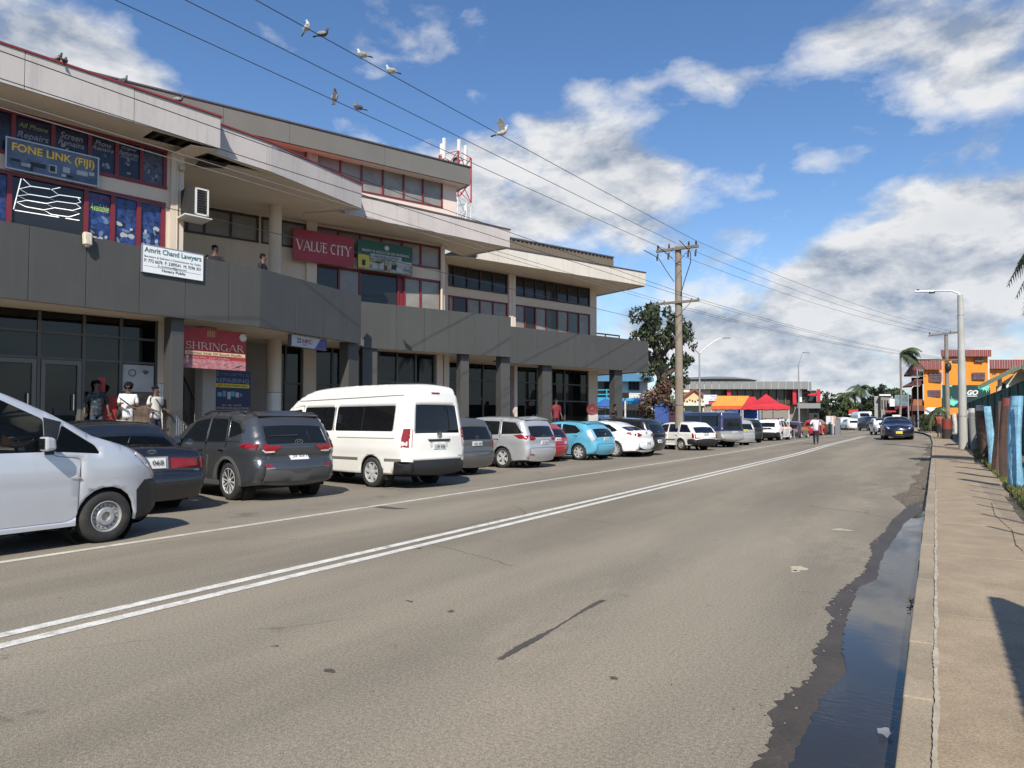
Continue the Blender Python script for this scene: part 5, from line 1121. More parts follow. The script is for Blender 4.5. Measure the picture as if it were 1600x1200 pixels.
OLDWAG = spec([('bumper_f', [(2.05, .30, c_), (2.14, .36), (2.16, .52)]), ('nose', [(2.10, .68), (2.02, .76, c_)]), ('hood', [(1.4, .84), (.92, .90, c_)]), ('ws', [(.5, 1.20), (.2, 1.36, c_)]), ('roof', [(-.3, 1.42), (-1.2, 1.42), (-1.55, 1.385, c_)]), ('rw', [(-1.85, 1.16), (-2.05, .93, c_)]), ('tail', [(-2.10, .88), (-2.13, .58)]), ('bumper_r', [(-2.22, .55, c_), (-2.22, .40), (-2.12, .30, c_)])],
    W=1.66, R=.295, tw=.175, axle_f=1.22, axle_r=-1.20, belt=.90, sill=.26, wheel='steel', paint=paint_mat('cream_white', (.74, .735, .70), 0, .4, .15), tumble=.15, taf=.10, tar=.05, crease=.62, fillet=.07, black_bump=('bumper_r', 'bumper_f'), bump_z=.58, glass=glass_mat('blue_black_glass', (.010, .012, .03), .05, .02),
    windows=[[(.74, .92), (.24, 1.30), (-.22, 1.34), (-.22, .92)], [(-.30, .92), (-.30, 1.34), (-.95, 1.34), (-.98, .92)], [(-1.08, .92), (-1.10, 1.33), (-1.55, 1.30), (-1.92, .92)]], doors=[[(.88, .34), (.9, .88), (.2, 1.34), (-.25, 1.38), (-.25, .34)], [(-.27, .34), (-.27, 1.38), (-.99, 1.38), (-1.03, .9), (-.86, .60), (-.82, .34)]], handles=[(-.12, .80), (-.9, .80)], seats=[.0, -.85], clad=[[(-2.3, .3), (-2.3, .57), (-1.70, .57), (-1.66, .42), (-1.7, .3)]])
VAN4 = spec([('bumper_f', [(2.1, .42, c_), (2.25, .5), (2.26, .75)]), ('nose', [(2.2, 1.0), (2.1, 1.12, c_)]), ('ws', [(1.75, 1.55), (1.5, 1.86, c_)]), ('roof', [(1.1, 1.95), (0, 1.99), (-1.6, 1.98), (-2.1, 1.95, c_)]), ('rw', [(-2.17, 1.6), (-2.22, 1.15, c_)]), ('tail', [(-2.24, 1.0), (-2.25, .72)]), ('bumper_r', [(-2.36, .66, c_), (-2.36, .50), (-2.2, .42, c_)])],
    W=1.70, R=.35, tw=.22, axle_f=1.25, axle_r=-1.15, belt=1.12, sill=.42, wheel='five', paint=paint_mat('navy', (.035, .045, .11), .3, .35, .1), tumble=.12, taf=.12, tar=.05, crease=.9, fillet=.09, glass=car_glass,
    black_bump=('tail', 'bumper_r'), bump_z=.95, bump_m=paint_mat('silver_lower', (.42, .42, .40), .4, .4), clad=[[(2.4, .3), (2.4, .92), (-2.4, .92), (-2.4, .3)]], clad_m=paint_mat('silver_lower', (.42, .42, .40), .4, .4), windows=[[(1.95, 1.15), (1.6, 1.75), (1.1, 1.78), (1.1, 1.15)], [(.95, 1.2), (.95, 1.78), (-.4, 1.78), (-.4, 1.2)], [(-.5, 1.2), (-.5, 1.78), (-1.95, 1.76), (-1.98, 1.2)]], seats=[.9, -.3])
# the row of parked vehicles, nearest first
g_ = 'vehicles parked nose-in along the shops'
nv = Car('delivery_van', 'silver compact delivery van with black front bumper at the left edge of the frame', 'van', (-9.40, 3.52, 0), rad(90), NV)
nv.mirror(.62, 1.20, nv.paint)
for sg in (1, -1): nv.side_patch('pillar_trim', [(.735, 1.08), (.835, 1.45), (.645, 1.50), (.645, 1.08)], sg, .009, trim_m)
for sg in (1, -1):
    nv.side_patch('headlight', [(2.03, .73), (2.07, .80), (1.93, .98), (1.74, 1.07), (1.72, 1.04), (1.86, .90)], sg, .010, lamp_clear)
    nv.side_patch('side_indicator', [(.92, .80), (.98, .79), (1.04, .80), (.98, .825)], sg, .012, lamp_clear)
    nv.side_patch('sill_strip', [(1.0, .245), (1.0, .285), (-.95, .285), (-.95, .245)], sg, .012, nv.paint)
mb = MB(); mb.box((-.8, -.66, .5), (1.9, .66, .9)); nv.mesh(mb, 'cabin_floor', cabin_m, smooth=False)
mb = MB(); mb.tube([(.62+.02*math.cos(t)-.07*math.sin(t), -.43+.18*math.cos(t), 1.08+.17*math.sin(t)) for t in np.linspace(0, 2*math.pi, 25)], .016, 6, cap=False); mb.bar((.62, -.60, 1.08), (.62, -.26, 1.08), .03); mb.bar((.62, -.38, 1.03), (.85, -.38, .93), .06); nv.mesh(mb, 'steering_wheel', trim_m)
crown = Car('parked_car', 'glossy black sedan with wide red tail lamps beside the silver delivery van', 'car', *park(268, 790, -1, 169.6, SEDAN), SEDAN, g_)
crown.both('tail_light', [(.82, .70), (.82, .87), (.28, .87), (.28, .70)], .012, lamp_red)
for sg in (1, -1): crown.side_patch('tail_light', [(-2.34, .70), (-2.33, .86), (-2.22, .86), (-2.22, .70)], sg, .010, lamp_red)
crown.rear_patch('garnish', [(-.24, .69), (.24, .69), (.24, .89), (-.24, .89)], .008, mat('plate_surround', (.22, .22, .22), .4)); crown.plate(0, .79, 'JR 068', .40, .16, off=.022)
crown.rear_patch('bumper_strip', [(-.85, .50), (.85, .50), (.85, .54), (-.85, .54)], .014, trim_m); crown.rear_patch('boot_trim', [(-.84, .655), (.84, .655), (.84, .685), (-.84, .685)], .010, chrome_m)
crown.emblem(0, .945, .13, .06); crown.mirror(.72, .98)
crown.rear_patch('badge', [(.42, .925), (.68, .925), (.68, .945), (.42, .945)], .008, chrome_m)
tuc = Car('parked_suv', 'charcoal grey SUV with sweeping red tail lamps between the black sedan and the white van', 'car', *park(365, 781, 1, 169.6, SUVS), SUVS, g_)
tuc.both('tail_light', [(.34, 1.0), (.48, .915), (.66, .90), (.90, .96), (.93, 1.05), (.84, 1.06), (.6, 1.03)], .014, lamp_red)
for sg in (1, -1):
    tuc.side_patch('tail_light', [(-1.72, 1.02), (-1.95, .97), (-2.16, .95), (-2.17, 1.05), (-2.0, 1.075)], sg, .008, lamp_red)
    tuc.rear_patch('lamp_insert', [(sg*.48, .905), (sg*.66, .892), (sg*.88, .93), (sg*.86, .95), (sg*.66, .92), (sg*.50, .925)], .022, lamp_clear)
tuc.both('reflector', [(.52, .625), (.86, .62), (.88, .68), (.80, .69), (.55, .66)], .014, lamp_red); tuc.both('bumper_trim', [(.50, .60), (.90, .595), (.91, .70), (.89, .70), (.875, .62), (.52, .622)], .012, chrome_m)
tuc.rear_patch('lower_guard', [(-.78, .36), (.78, .36), (.70, .60), (.36, .57), (-.36, .57), (-.70, .60)], .012, mat('matt_grey_plastic', (.075, .075, .075), .6)); tuc.plate(0, .775, 'JS 251', .37, .125)
tuc.arch_lip(mat('matt_grey_plastic'), .055); tuc.emblem(0, 1.06, .16, .085, 'slant'); tuc.badge_text('TUCSON', .60, .80, .03, .24, chrome_m)
tuc.rear_patch('rear_wiper', [(-.02, 1.155), (.55, 1.165), (.55, 1.18), (-.02, 1.185)], .02, trim_m); tuc.mirror(.58, 1.09)
tuc.rear_patch('spoiler', [(-.70, 1.52), (.70, 1.52), (.72, 1.575), (-.72, 1.575)], .06, tuc.paint)
for sg in (1, -1):
    tuc.side_patch('window_trim', [(.66, 1.045), (-1.75, 1.085), (-1.74, 1.10), (.66, 1.058)], sg, .008, trim_m)
    tuc.side_patch('sill_cladding', [(.98, .27), (.98, .36), (-.98, .36), (-.98, .27)], sg, .014, mat('matt_grey_plastic'))
    mb = MB(); mb.tube([(.1, sg*.66, 1.60), (-.2, sg*.66, 1.66), (-1.2, sg*.65, 1.665), (-1.5, sg*.64, 1.61)], .018, 6); tuc.mesh(mb, 'roof_rail', trim_m)
van = Car('minibus', 'white high-roofed minibus with black windows parked among the cars', 'van', *park(585, 761, 1, 171, HIACE), HIACE, g_)
van.both('tail_light', [(.80, .90), (.885, .90), (.90, 1.0), (.895, 1.28), (.83, 1.30), (.80, 1.22)], .012, lamp_red)
for sg in (1, -1):
    van.side_patch('tail_light', [(-2.655, .90), (-2.52, .90), (-2.52, 1.10), (-2.55, 1.30), (-2.64, 1.30)], sg, .010, lamp_red)
    van.side_patch('lamp_insert', [(-2.64, .93), (-2.53, .93), (-2.53, 1.03), (-2.64, 1.03)], sg, .016, lamp_clear)
    van.side_patch('door_rail', [(-.30, 1.085), (-2.3, 1.085), (-2.3, 1.10), (-.30, 1.10)], sg, .004, mat('grey_rail', (.15, .15, .14), .5))
    van.side_patch('rub_strip', [(1.15, .60), (1.15, .655), (-1.05, .655), (-1.05, .60)], sg, .012, mat('grey_strip', (.16, .15, .14), .5)); van.side_patch('rub_strip', [(-1.97, .60), (-1.97, .655), (-2.5, .655), (-2.5, .60)], sg, .012, mat('grey_strip'))
    for x in (-.13, -1.15): van.side_patch('window_seam', [(x-.008, 1.24), (x-.008, 1.80), (x+.008, 1.80), (x+.008, 1.24)], sg, .002, trim_m)
    for x in (-.13,): van.side_patch('door_seam', [(x-.005, .36), (x-.005, 1.22), (x+.005, 1.22), (x+.005, .36)], sg, .0015, trim_m)
    van.side_patch('handle', [(-.30, 1.42), (-.30, 1.62), (-.27, 1.62), (-.27, 1.42)], sg, .03, chrome_m)
    van.side_patch('roof_gutter', [(1.4, 1.955), (-2.45, 2.02), (-2.45, 2.035), (1.4, 1.97)], sg, .010, mat('grey_rail'))
    mb = MB(); mb.box((-1.95, sg*.78-.1, .18), (-1.93, sg*.78+.1, .42)); van.mesh(mb, 'mud_flap', trim_m)
van.rear_patch('plate_recess_shade', [(-.36, .84), (.36, .84), (.36, 1.085), (-.36, 1.085)], -.001, mat('recess_shade_white', (.55, .53, .49), .5)); van.rear_patch('garnish', [(-.30, 1.02), (.30, 1.02), (.34, 1.07), (-.34, 1.07)], .02, trim_m)  # flush patch: shade of the plate recess put into a darker white
van.plate(0, .91, 'LW 436', .37, .125, off=.014); van.emblem(0, 1.165, .13, .12); van.rear_patch('high_brake_lamp', [(-.12, 2.06), (.12, 2.06), (.12, 2.09), (-.12, 2.09)], .012, lamp_red); van.mirror(1.98, 1.25); van.badge_text('HIACE', -.66, .69, .035, .24, trim_m)
van.rear_patch('door_seam', [(-.88, .655), (.88, .655), (.88, .664), (-.88, .664)], .003, trim_m)
import copy
def variant(base, **k): v = dict(base); v.update(k); return v
GW = variant(MPV, paint=paint_mat('dark_grey', (.12, .12, .115), .4, .35, .1), W=1.70, tar=.08)
gw = Car('parked_wagon', 'dark grey wagon mostly hidden between the white minibus and the silver wagon', 'car', *park(733, 738, -1, 170, GW), GW, g_)
gw.both('tail_light', [(.70, .70), (.79, .70), (.80, 1.05), (.74, 1.08)], .012, lamp_red); gw.plate(0, .86, 'HG 187', .36, .12); gw.emblem(0, 1.01, .13, .09); gw.rear_patch('bumper_strip', [(-.78, .62), (.78, .62), (.78, .635), (-.78, .635)], .006, trim_m); gw.mirror(.9, 1.04)
wi = Car('parked_wagon', 'silver wagon with alloy wheels and a roof antenna next to the red hatchback', 'car', *park(788, 731, 1, 172, MPV), MPV, g_)
wi.both('tail_light', [(.40, .93), (.52, .875), (.80, .90), (.82, 1.02), (.75, 1.05), (.55, 1.0)], .014, lamp_red); wi.plate(-.05, .80, 'IV 542', .36, .12)
for sg in (1, -1):
    wi.side_patch('tail_light', [(-1.78, 1.03), (-2.0, .93), (-2.24, .90), (-2.26, 1.02), (-2.05, 1.06)], sg, .008, lamp_red); wi.side_patch('sill_strip', [(1.0, .23), (1.0, .29), (-.95, .29), (-.95, .23)], sg, .02, wi.paint)
    wi.side_patch('fuel_flap', [(-1.62, .80), (-1.44, .80), (-1.44, .97), (-1.62, .97)], sg, .002, wi.paint)
wi.rear_patch('spoiler', [(-.66, 1.475), (.66, 1.475), (.68, 1.53), (-.68, 1.53)], .07, wi.paint); wi.mirror(.9, 1.05); wi.emblem(0, .99, .13, .08); wi.rear_patch('reflector', [(.5, .42), (.68, .43), (.68, .46), (.5, .45)], .012, lamp_red)
mb = MB(); mb.bar((-1.7, 0, 1.55), (-1.95, 0, 1.66), .03, .02); wi.mesh(mb, 'antenna', chrome_m)
for z in (.98, .78): wi.rear_patch('body_line', [(-.70, z), (.70, z), (.70, z+.006), (-.70, z+.006)], .003, mat('grey_rail'))
RH = variant(HATCH, paint=paint_mat('red', (.36, .018, .022), .1, .3, .05), W=1.69)
rh = Car('parked_car', 'red hatchback half hidden behind the silver wagon', 'car', (-13.65, 23.15, 0), rad(171), RH, g_)
rh.both('tail_light', [(.62, .72), (.78, .74), (.80, .98), (.70, 1.0)], .012, lamp_red); rh.plate(0, .80, 'HS 905', .36, .12); rh.rear_patch('emblem_strip', [(-.2, .90), (.2, .90), (.2, .92), (-.2, .92)], .012, chrome_m)
pc = Car('parked_car', 'sky blue hatchback with clear tail lamps beside the white sedan', 'car', *park(906, 719, 1, 171, HATCH), HATCH, g_)
pc.both('tail_light', [(.66, .70), (.74, .69), (.79, .82), (.78, 1.06), (.70, 1.18), (.64, 1.0)], .014, lamp_clear)
for sg in (1, -1):
    pc.side_patch('tail_light', [(-1.70, 1.16), (-1.84, .98), (-1.93, .78), (-1.86, .72), (-1.70, .92), (-1.60, 1.1)], sg, .010, lamp_clear); pc.rear_patch('lamp_insert', [(sg*.69, .74), (sg*.775, .76), (sg*.77, .86), (sg*.68, .86)], .022, lamp_red)
    pc.side_patch('sill_strip', [(.95, .23), (.95, .28), (-.92, .28), (-.92, .23)], sg, .016, pc.paint)
pc.plate(0, .78, 'JF 318', .36, .12, m=mat('pale_green_plate', (.45, .55, .48), .5)); pc.rear_patch('spoiler', [(-.62, 1.33), (.62, 1.33), (.64, 1.39), (-.64, 1.39)], .07, pc.paint); pc.mirror(.75, 1.02); pc.emblem(0, .93, .12, .08); pc.rear_patch('rear_wiper', [(0, 1.02), (.35, 1.03), (.35, 1.045), (0, 1.045)], .02, trim_m)
mb = MB(); mb.tube([(-.9, 0, 1.46), (-1.15, 0, 1.62)], .006, 5); pc.mesh(mb, 'antenna', trim_m)
mz = Car('parked_car', 'pearl white sedan with its boot towards the road in front of the far shop door', 'car', *park(963, 714, 1, 171, AXELA), AXELA, g_)
mz.both('tail_light', [(.36, .92), (.46, .86), (.78, .85), (.84, .96), (.70, 1.0)], .014, lamp_red); mz.plate(0, .56, 'IX 700', .36, .115); mz.emblem(0, .97, .13, .10, 'wing'); mz.mirror(.8, 1.02)
for sg in (1, -1): mz.side_patch('tail_light', [(-1.78, 1.0), (-2.0, .93), (-2.22, .88), (-2.22, .97), (-1.95, 1.03)], sg, .008, lamp_red)
mz.rear_patch('lower_guard', [(-.6, .30), (.6, .30), (.66, .42), (-.66, .42)], .010, trim_m); mz.both('exhaust', [(.56, .31), (.64, .31), (.64, .36), (.56, .36)], .03, chrome_m); mz.rear_patch('spoiler', [(-.72, 1.055), (.72, 1.055), (.72, 1.065), (-.72, 1.065)], .04, mz.paint)
BH = variant(MPV, paint=paint_mat('jet_black', (.012, .011, .011), 0, .28, .1), wheel='seven', W=1.70)
bh = Car('parked_wagon', 'black wagon standing between the pearl white sedan and the power pole', 'car', *park(1011, 709.5, -1, 170, BH), BH, g_)
bh.both('tail_light', [(.66, .85), (.78, .85), (.79, 1.1), (.72, 1.12)], .012, lamp_red); bh.plate(0, .60, 'HA 263', .36, .12); bh.emblem(0, .99, .12, .08)
ow = Car('parked_wagon', 'old cream white wagon with black rear bumper right behind the power pole', 'car', *park(1066, 703.5, 1, 150, OLDWAG), OLDWAG, g_)
ow.both('tail_light', [(.68, .60), (.80, .60), (.81, .90), (.72, .93), (.68, .82)], .012, lamp_red)
for sg in (1, -1): ow.side_patch('tail_light', [(-2.11, .62), (-2.02, .62), (-2.0, .88), (-2.08, .88)], sg, .01, lamp_red); ow.side_patch('rub_strip', [(.86, .52), (.86, .56), (-.80, .56), (-.80, .52)], sg, .014, trim_m)
ow.plate(0, .80, 'CE 971', .36, .11); ow.rear_patch('garnish', [(-.2, .87), (.2, .87), (.2, .90), (-.2, .90)], .016, trim_m); ow.rear_patch('bumper_sticker', [(-.66, .585), (.66, .585), (.66, .66), (-.66, .66)], .008, mat('red_white_strip', (.30, .05, .05), .5, var=.8, vs=14)); ow.mirror(.74, .95)
v4 = Car('offroad_van', 'navy and silver off-road van parked beyond the power pole', 'van', *park(1109, 699, 1, 146, VAN4), VAN4, g_)
v4.both('tail_light', [(.74, 1.2), (.82, 1.2), (.80, 1.75), (.74, 1.75)], .012, lamp_red); v4.plate(-.1, .86, 'DQ 444', .36, .11); v4.mirror(1.9, 1.2, trim_m)
SW = variant(MPV, paint=paint_mat('light_silver', (.46, .47, .48), .4, .35))
sw = Car('parked_wagon', 'light silver wagon with a yellow number plate beyond the off-road van', 'car', *park(1133, 696, 1, 138, SW), SW, g_); sw.plate(0, .90, 'LT 210', .40, .15, m=plate_y); sw.both('tail_light', [(.70, .75), (.79, .75), (.80, 1.05), (.72, 1.08)], .012, lamp_red)
DK = variant(SUVS, paint=paint_mat('dark_green', (.015, .022, .018), .1, .4), clad=[], W=1.65)
dk = Car('parked_suv', 'dark green box-shaped off-roader between the light silver wagon and the white SUV', 'car', *park(1154, 692, 1, 120, DK), DK, g_, False); dk.plate(.2, .72, None)
RV = variant(SUVS, paint=paint_mat('bright_white', (.80, .80, .79), 0, .35), wheel='five', clad=[[(-2.4, .2), (-2.4, .64), (-1.80, .64), (-1.74, .3), (-1.8, .2)]], black_bump=('bumper_r',), bump_z=.66, W=1.78)
rv = Car('parked_suv', 'white SUV with roof rack and black lower bumper in front of the red gazebo', 'car', *park(1219, 689, -1, 86, RV), RV, 'vehicles parked parallel in front of the market tents')
rv.rear_patch('garnish', [(-.36, .90), (.36, .90), (.32, 1.0), (-.32, 1.0)], .014, trim_m); rv.plate(.1, .80, 'FN 652', .36, .11); rv.both('tail_light', [(.76, .86), (.86, .86), (.87, 1.06), (.78, 1.06)], .012, lamp_red)
for x in (-.2, -1.2):
    mb = MB(); mb.bar((x, -.68, 1.72), (x, .68, 1.72), .05, .03)
    for y in (-.62, .62): mb.bar((x, y, 1.6), (x, y, 1.72), .06, .04)
    rv.mesh(mb, 'roof_bar', trim_m)
g2 = 'vehicles parked parallel in front of the market tents'
DR = variant(HATCH, paint=paint_mat('wine_grey', (.07, .04, .05), .3, .35)); dr = Car('parked_car', 'dark wine-coloured hatchback parked just ahead of the white SUV', 'car', *park(1251, 685.5, -1, 87, DR), DR, g2, False); dr.both('tail_light', [(.55, .80), (.78, .80), (.78, .95), (.6, .95)], .012, lamp_red); dr.plate(0, .66, None)
RC2 = variant(SUVS, paint=paint_mat('bright_red', (.40, .02, .022), 0, .35), W=1.75); rc = Car('parked_car', 'bright red car at the front of the parallel row near the pedestrian', 'car', *park(1284, 682, -1, 86, RC2), RC2, g2, False); rc.both('tail_light', [(.6, .85), (.84, .85), (.84, 1.0), (.66, 1.0)], .012, lamp_red); rc.plate(0, .9, None)
def road_car(name, label, px, dep, base, heading, sp, near=False, group='vehicles on the far stretch of road', cat='car', **k):
    p = at_depth(px, base, dep); c = Car(name, label, cat, (p.x, p.y, ground_z(p.x, p.y)), rad(heading), sp, group, near); return c
TX = variant(AXELA, paint=paint_mat('midnight_blue', (.012, .015, .035), .2, .28), W=1.80)
tx = road_car('taxi', 'midnight blue taxi with a white roof sign driving towards us', 1401, 47.5, 683, -84, TX, True, None)
tx.root.pop('group', None) if 'group' in tx.root else None
tx.both('headlight', [(.52, .66), (.80, .70), (.84, .80), (.74, .82), (.56, .72)], .014, lamp_clear, rear=False); tx.plate(0, .46, None, .38, .12, plate_y, rear=False); tx.rear_patch('grille', [(-.45, .52), (.45, .52), (.40, .60), (-.40, .60)], .01, trim_m, rear=False); tx.rear_patch('lower_grille', [(-.62, .30), (.62, .30), (.55, .41), (-.55, .41)], .01, trim_m, rear=False); tx.emblem(0, .66, .13, .1, rear=False); tx.both('fog_lamp', [(.62, .40), (.72, .40), (.72, .47), (.62, .47)], .012, lamp_clear, rear=False)
mb = MB(); mb.box((-.08, -.24, 1.46), (.08, .24, 1.60)); mb.build('roof_sign', mat('taxi_sign', (.75, .72, .66), .5), tx.root, bevel=.02); tx.mirror(.85, 1.0)
PU = variant(OLDWAG, paint=paint_mat('plain_white', (.75, .75, .74), 0, .35)); 
road_car('pickup_truck', 'white pickup behind the taxi near the right kerb', 1379, 62, 676, -78, PU)
for lab, px, dep, base, hd, sp in (
    ('small white hatchback driving away along the centre of the far road', 1329, 92, 667, 110, variant(HATCH, paint=paint_mat('plain_white'))),
    ('white van beside the road bend, tallest of the far white vehicles', 1346, 100, 666, -72, variant(HIACE, paint=paint_mat('plain_white'))),
    ('white car at the left side of the far road past the bollards', 1316, 96, 666, 112, variant(MPV, paint=paint_mat('plain_white'))),
    ('dark pickup standing at the right of the far road', 1361, 84, 667.5, -65, variant(SUVS, paint=paint_mat('dark_blue', (.02, .025, .05)))),
    ('grey car furthest along the road under the palms', 1306, 112, 664, 112, variant(HATCH, paint=paint_mat('mid_grey', (.2, .2, .2)))),
    ('dark car between the two far white ones', 1338, 112, 664.5, 110, variant(AXELA, paint=paint_mat('jet_black')))):
    road_car('far_car', lab, px, dep, base, hd, sp)
# vehicles in the side lane behind the row
def lane_car(name, label, px, py, dep, z, hd, sp, cat='car'):
    p = at_depth(px, py, dep); return Car(name, label, cat, (p.x, p.y, z), rad(hd), sp, None, False)
lane_car('parked_car', 'teal car partly hidden behind the black wagon', 1008, 660, 47, 0, 150, variant(HATCH, paint=paint_mat('teal', (.05, .16, .20))))
lane_car('parked_suv', 'white car seen through the columns under the panel band', 940, 655, 46, .2, 140, variant(SUVS, paint=paint_mat('bright_white')))

# ------------------------------------------------------------------ people: one skinned body, clothes and hair as their own parts
SKINJOBS = []
def skin_obj(pts, edges, root=0, sub=1):
    me = bpy.data.meshes.new('skin'); me.from_pydata([p[0] for p in pts], edges, []); o = bpy.data.objects.new('skin', me); C.objects.link(o)
    o.modifiers.new('skin', 'SKIN').use_smooth_shade = True
    for i, p in enumerate(pts):
        r = p[1]; me.skin_vertices[0].data[i].radius = (r, r) if isinstance(r, (int, float)) else r
    me.skin_vertices[0].data[root].use_root = True
    s_ = o.modifiers.new('sub', 'SUBSURF'); s_.levels = sub; s_.render_levels = sub; return o
def job(pts, edges, extra, name, m, parent, sub=1): SKINJOBS.append((skin_obj(pts, edges, 0, sub), extra, name, m, parent))
def run_skins():
    bpy.context.view_layer.update(); dg = bpy.context.evaluated_depsgraph_get()
    for o, extra, name, m, parent in SKINJOBS:
        me = bpy.data.meshes.new_from_object(o.evaluated_get(dg)); mb = MB(); mb.add([v.co for v in me.vertices], [tuple(p.vertices) for p in me.polygons])
        if extra: mb.add(extra.v, extra.f); mb.m[-len(extra.m):] = extra.m
        bpy.data.objects.remove(o); q = mb.build(name, m, parent, smooth=True, ang=80)
def person(label, loc, heading, h=1.70, skin=(.10, .055, .035), top=None, legs=None, hair=(.012, .010, .009), hairvol=1.0, arms=((.05, .12, -.25), (.05, .12, -.25)), stride=0.0, skirt=False, seated=False, group=None, shoes=(.02, .02, .02), sleeve=.5, belly=0.0):
    """arms: hand positions relative to each shoulder (forward, outward, down<0); x is forward"""
    k = h/1.75; root = thing('person', label, 'person', loc, heading, group)
    sk = mat('skin_%02d' % int(skin[0]*100), skin, .55, var=.06, vs=9); P = lambda x, y, z: Vector((x*k, y*k, z*k))
    hipz = .93; dz = 0.0
    pel, spine, chest, neck, head0, head1 = P(0, 0, hipz), P(-.01, 0, 1.12), P(0, 0, 1.30), P(-.01, 0, 1.475), P(.015, 0, 1.57), P(.02, 0, 1.66)
    B = [(pel, .115*k), (spine, (.105*k, .13*k)), (chest, (.11*k, .15*k)), (neck, .052*k), (head0, (.075*k, .07*k)), (head1, (.088*k, .078*k)), (P(.01, 0, 1.725), .045*k)]; E = [(0, 1), (1, 2), (2, 3), (3, 4), (4, 5), (5, 6)]
    sh, ha, el = {}, {}, {}; ex = MB()
    for sg, (ax, ay, az) in ((1, arms[0]), (-1, arms[1])):
        s0 = P(-.005, sg*.185, 1.40); hd = s0+Vector((ax*k, sg*ay*k, az*k*1.0)); d = hd-s0; L1, L2 = .29*k, .25*k; D = min(d.length, (L1+L2)*.995); hd = s0+d.normalized()*D
        a = (L1*L1-L2*L2+D*D)/(2*D); hh = math.sqrt(max(0, L1*L1-a*a)); bend = Vector((-.55, sg*.35, -.75)); bend = (bend-d.normalized()*bend.dot(d.normalized())).normalized(); e = s0+d.normalized()*a+bend*hh; sh[sg], el[sg], ha[sg] = s0, e, hd
        b = len(B); B += [(s0, .058*k), (e, .040*k), (hd, .028*k), (hd+(hd-e).normalized()*.07*k, (.036*k, .017*k))]; E += [(2, b), (b, b+1), (b+1, b+2), (b+2, b+3)]
        f = (hd-e).normalized(); side = f.cross(Vector((0, 0, 1))); side = side.normalized() if side.length > .2 else Vector((1, 0, 0)); curl = side.cross(f)*-1; base = hd+f*.08*k
        for q, (off, ln) in enumerate(((-.030, .062), (-.010, .075), (.010, .072), (.029, .056))):
            p0 = base+side*off*k; ex.tube([p0-f*.02*k, p0+f*ln*.5*k, p0+f*ln*.85*k+curl*.02*k, p0+f*ln*.95*k+curl*.045*k], [.009*k, .0088*k, .008*k, .006*k], 6)
        t0 = hd+f*.03*k+side*-.03*k; ex.tube([t0, t0+(f*.6-side*.8)*.035*k, t0+(f-side*.5)*.06*k+curl*.02*k], [.011*k, .010*k, .007*k], 6)
    ft = {}
    for sg in (1, -1):
        st = stride*sg; hip = P(0, sg*.09, hipz-.06)
        if seated: knee, ank = P(.42, sg*.11, hipz-.03), P(.46, sg*.11, hipz-.45)
        else: knee, ank = P(.06+st*.45, sg*.095, .50), P(st*.95, sg*.10, .085+max(0, -st)*.25)
        toe = ank+P(.17, 0, -.055); b = len(B); B += [(hip, .085*k), (knee, .058*k), (ank, .040*k), (toe, (.032*k, .022*k))]; E += [(0, b), (b, b+1), (b+1, b+2), (b+2, b+3)]; ft[sg] = (hip, knee, ank, toe)
    # face: nose, ears, eyes, mouth
    hc = head1; ex.ball(hc+P(.088, 0, -.03), (.018*k, .013*k, .024*k), 8, 6)
    for sg in (1, -1): ex.ball(hc+P(0, sg*.079, -.02), (.018*k, .008*k, .028*k), 8, 6)
    job(B, E, ex, 'body', sk, root)
    mb = MB()
    for sg in (1, -1): mb.ball(hc+P(.082, sg*.030, .002), (.009*k, .014*k, .009*k), 8, 6)
    mb.build('eye', mat('eye_white', (.35, .33, .30), .3), root, smooth=True, kind='stuff'); mb = MB(); mb.ball(hc+P(.078, 0, -.072), (.010*k, .026*k, .009*k), 8, 6); mb.build('mouth', mat('lips', (.09, .03, .028), .5), root, smooth=True)
    mb = MB(); hv = hairvol; r = random.Random(len(label))
    mb.ball(hc+P(-.030, 0, .016), (.092*k*hv, .090*k*hv, .098*k*hv), 16, 10)
    for _ in range(26 if hv > 1.05 else 10):
        a, b = r.uniform(0, 6.28), r.uniform(.1, 1.4); mb.ball(hc+P(-.040, 0, .025)+Vector((math.cos(a)*math.cos(b)*.085*hv*k-.012, math.sin(a)*math.cos(b)*.085*hv*k, math.sin(b)*.075*hv*k)), .022*k*hv, 6, 5)
    mb.build('hair', mat('hair_dark', hair, .95, spec=.08, var=.3, vs=20), root, smooth=True)
    if top is not None:
        T = [(P(0, 0, .76), (.150*k, .195*k)), (P(0, 0, .90), (.142*k, .175*k)), (P(-.005, 0, 1.10), ((.128+belly)*k, .15*k)), (P(0, 0, 1.29), (.132*k, .168*k)), (P(-.008, 0, 1.425), (.085*k, .10*k)), (P(-.008, 0, 1.47), (.062*k, .066*k))]; TE = [(0, 1), (1, 2), (2, 3), (3, 4), (4, 5)]
        for sg in (1, -1):
            b = len(T); T += [(sh[sg]+P(0, 0, .005), .074*k), (sh[sg].lerp(el[sg], sleeve*2 if sleeve < .5 else 1.0)*1.0, .060*k)]; TE += [(3, b), (b, b+1)]
            if sleeve > .6: T.append((el[sg].lerp(ha[sg], .85), .042*k)); TE.append((b+1, b+2))
        job(T, TE, None, 'shirt', top, root)
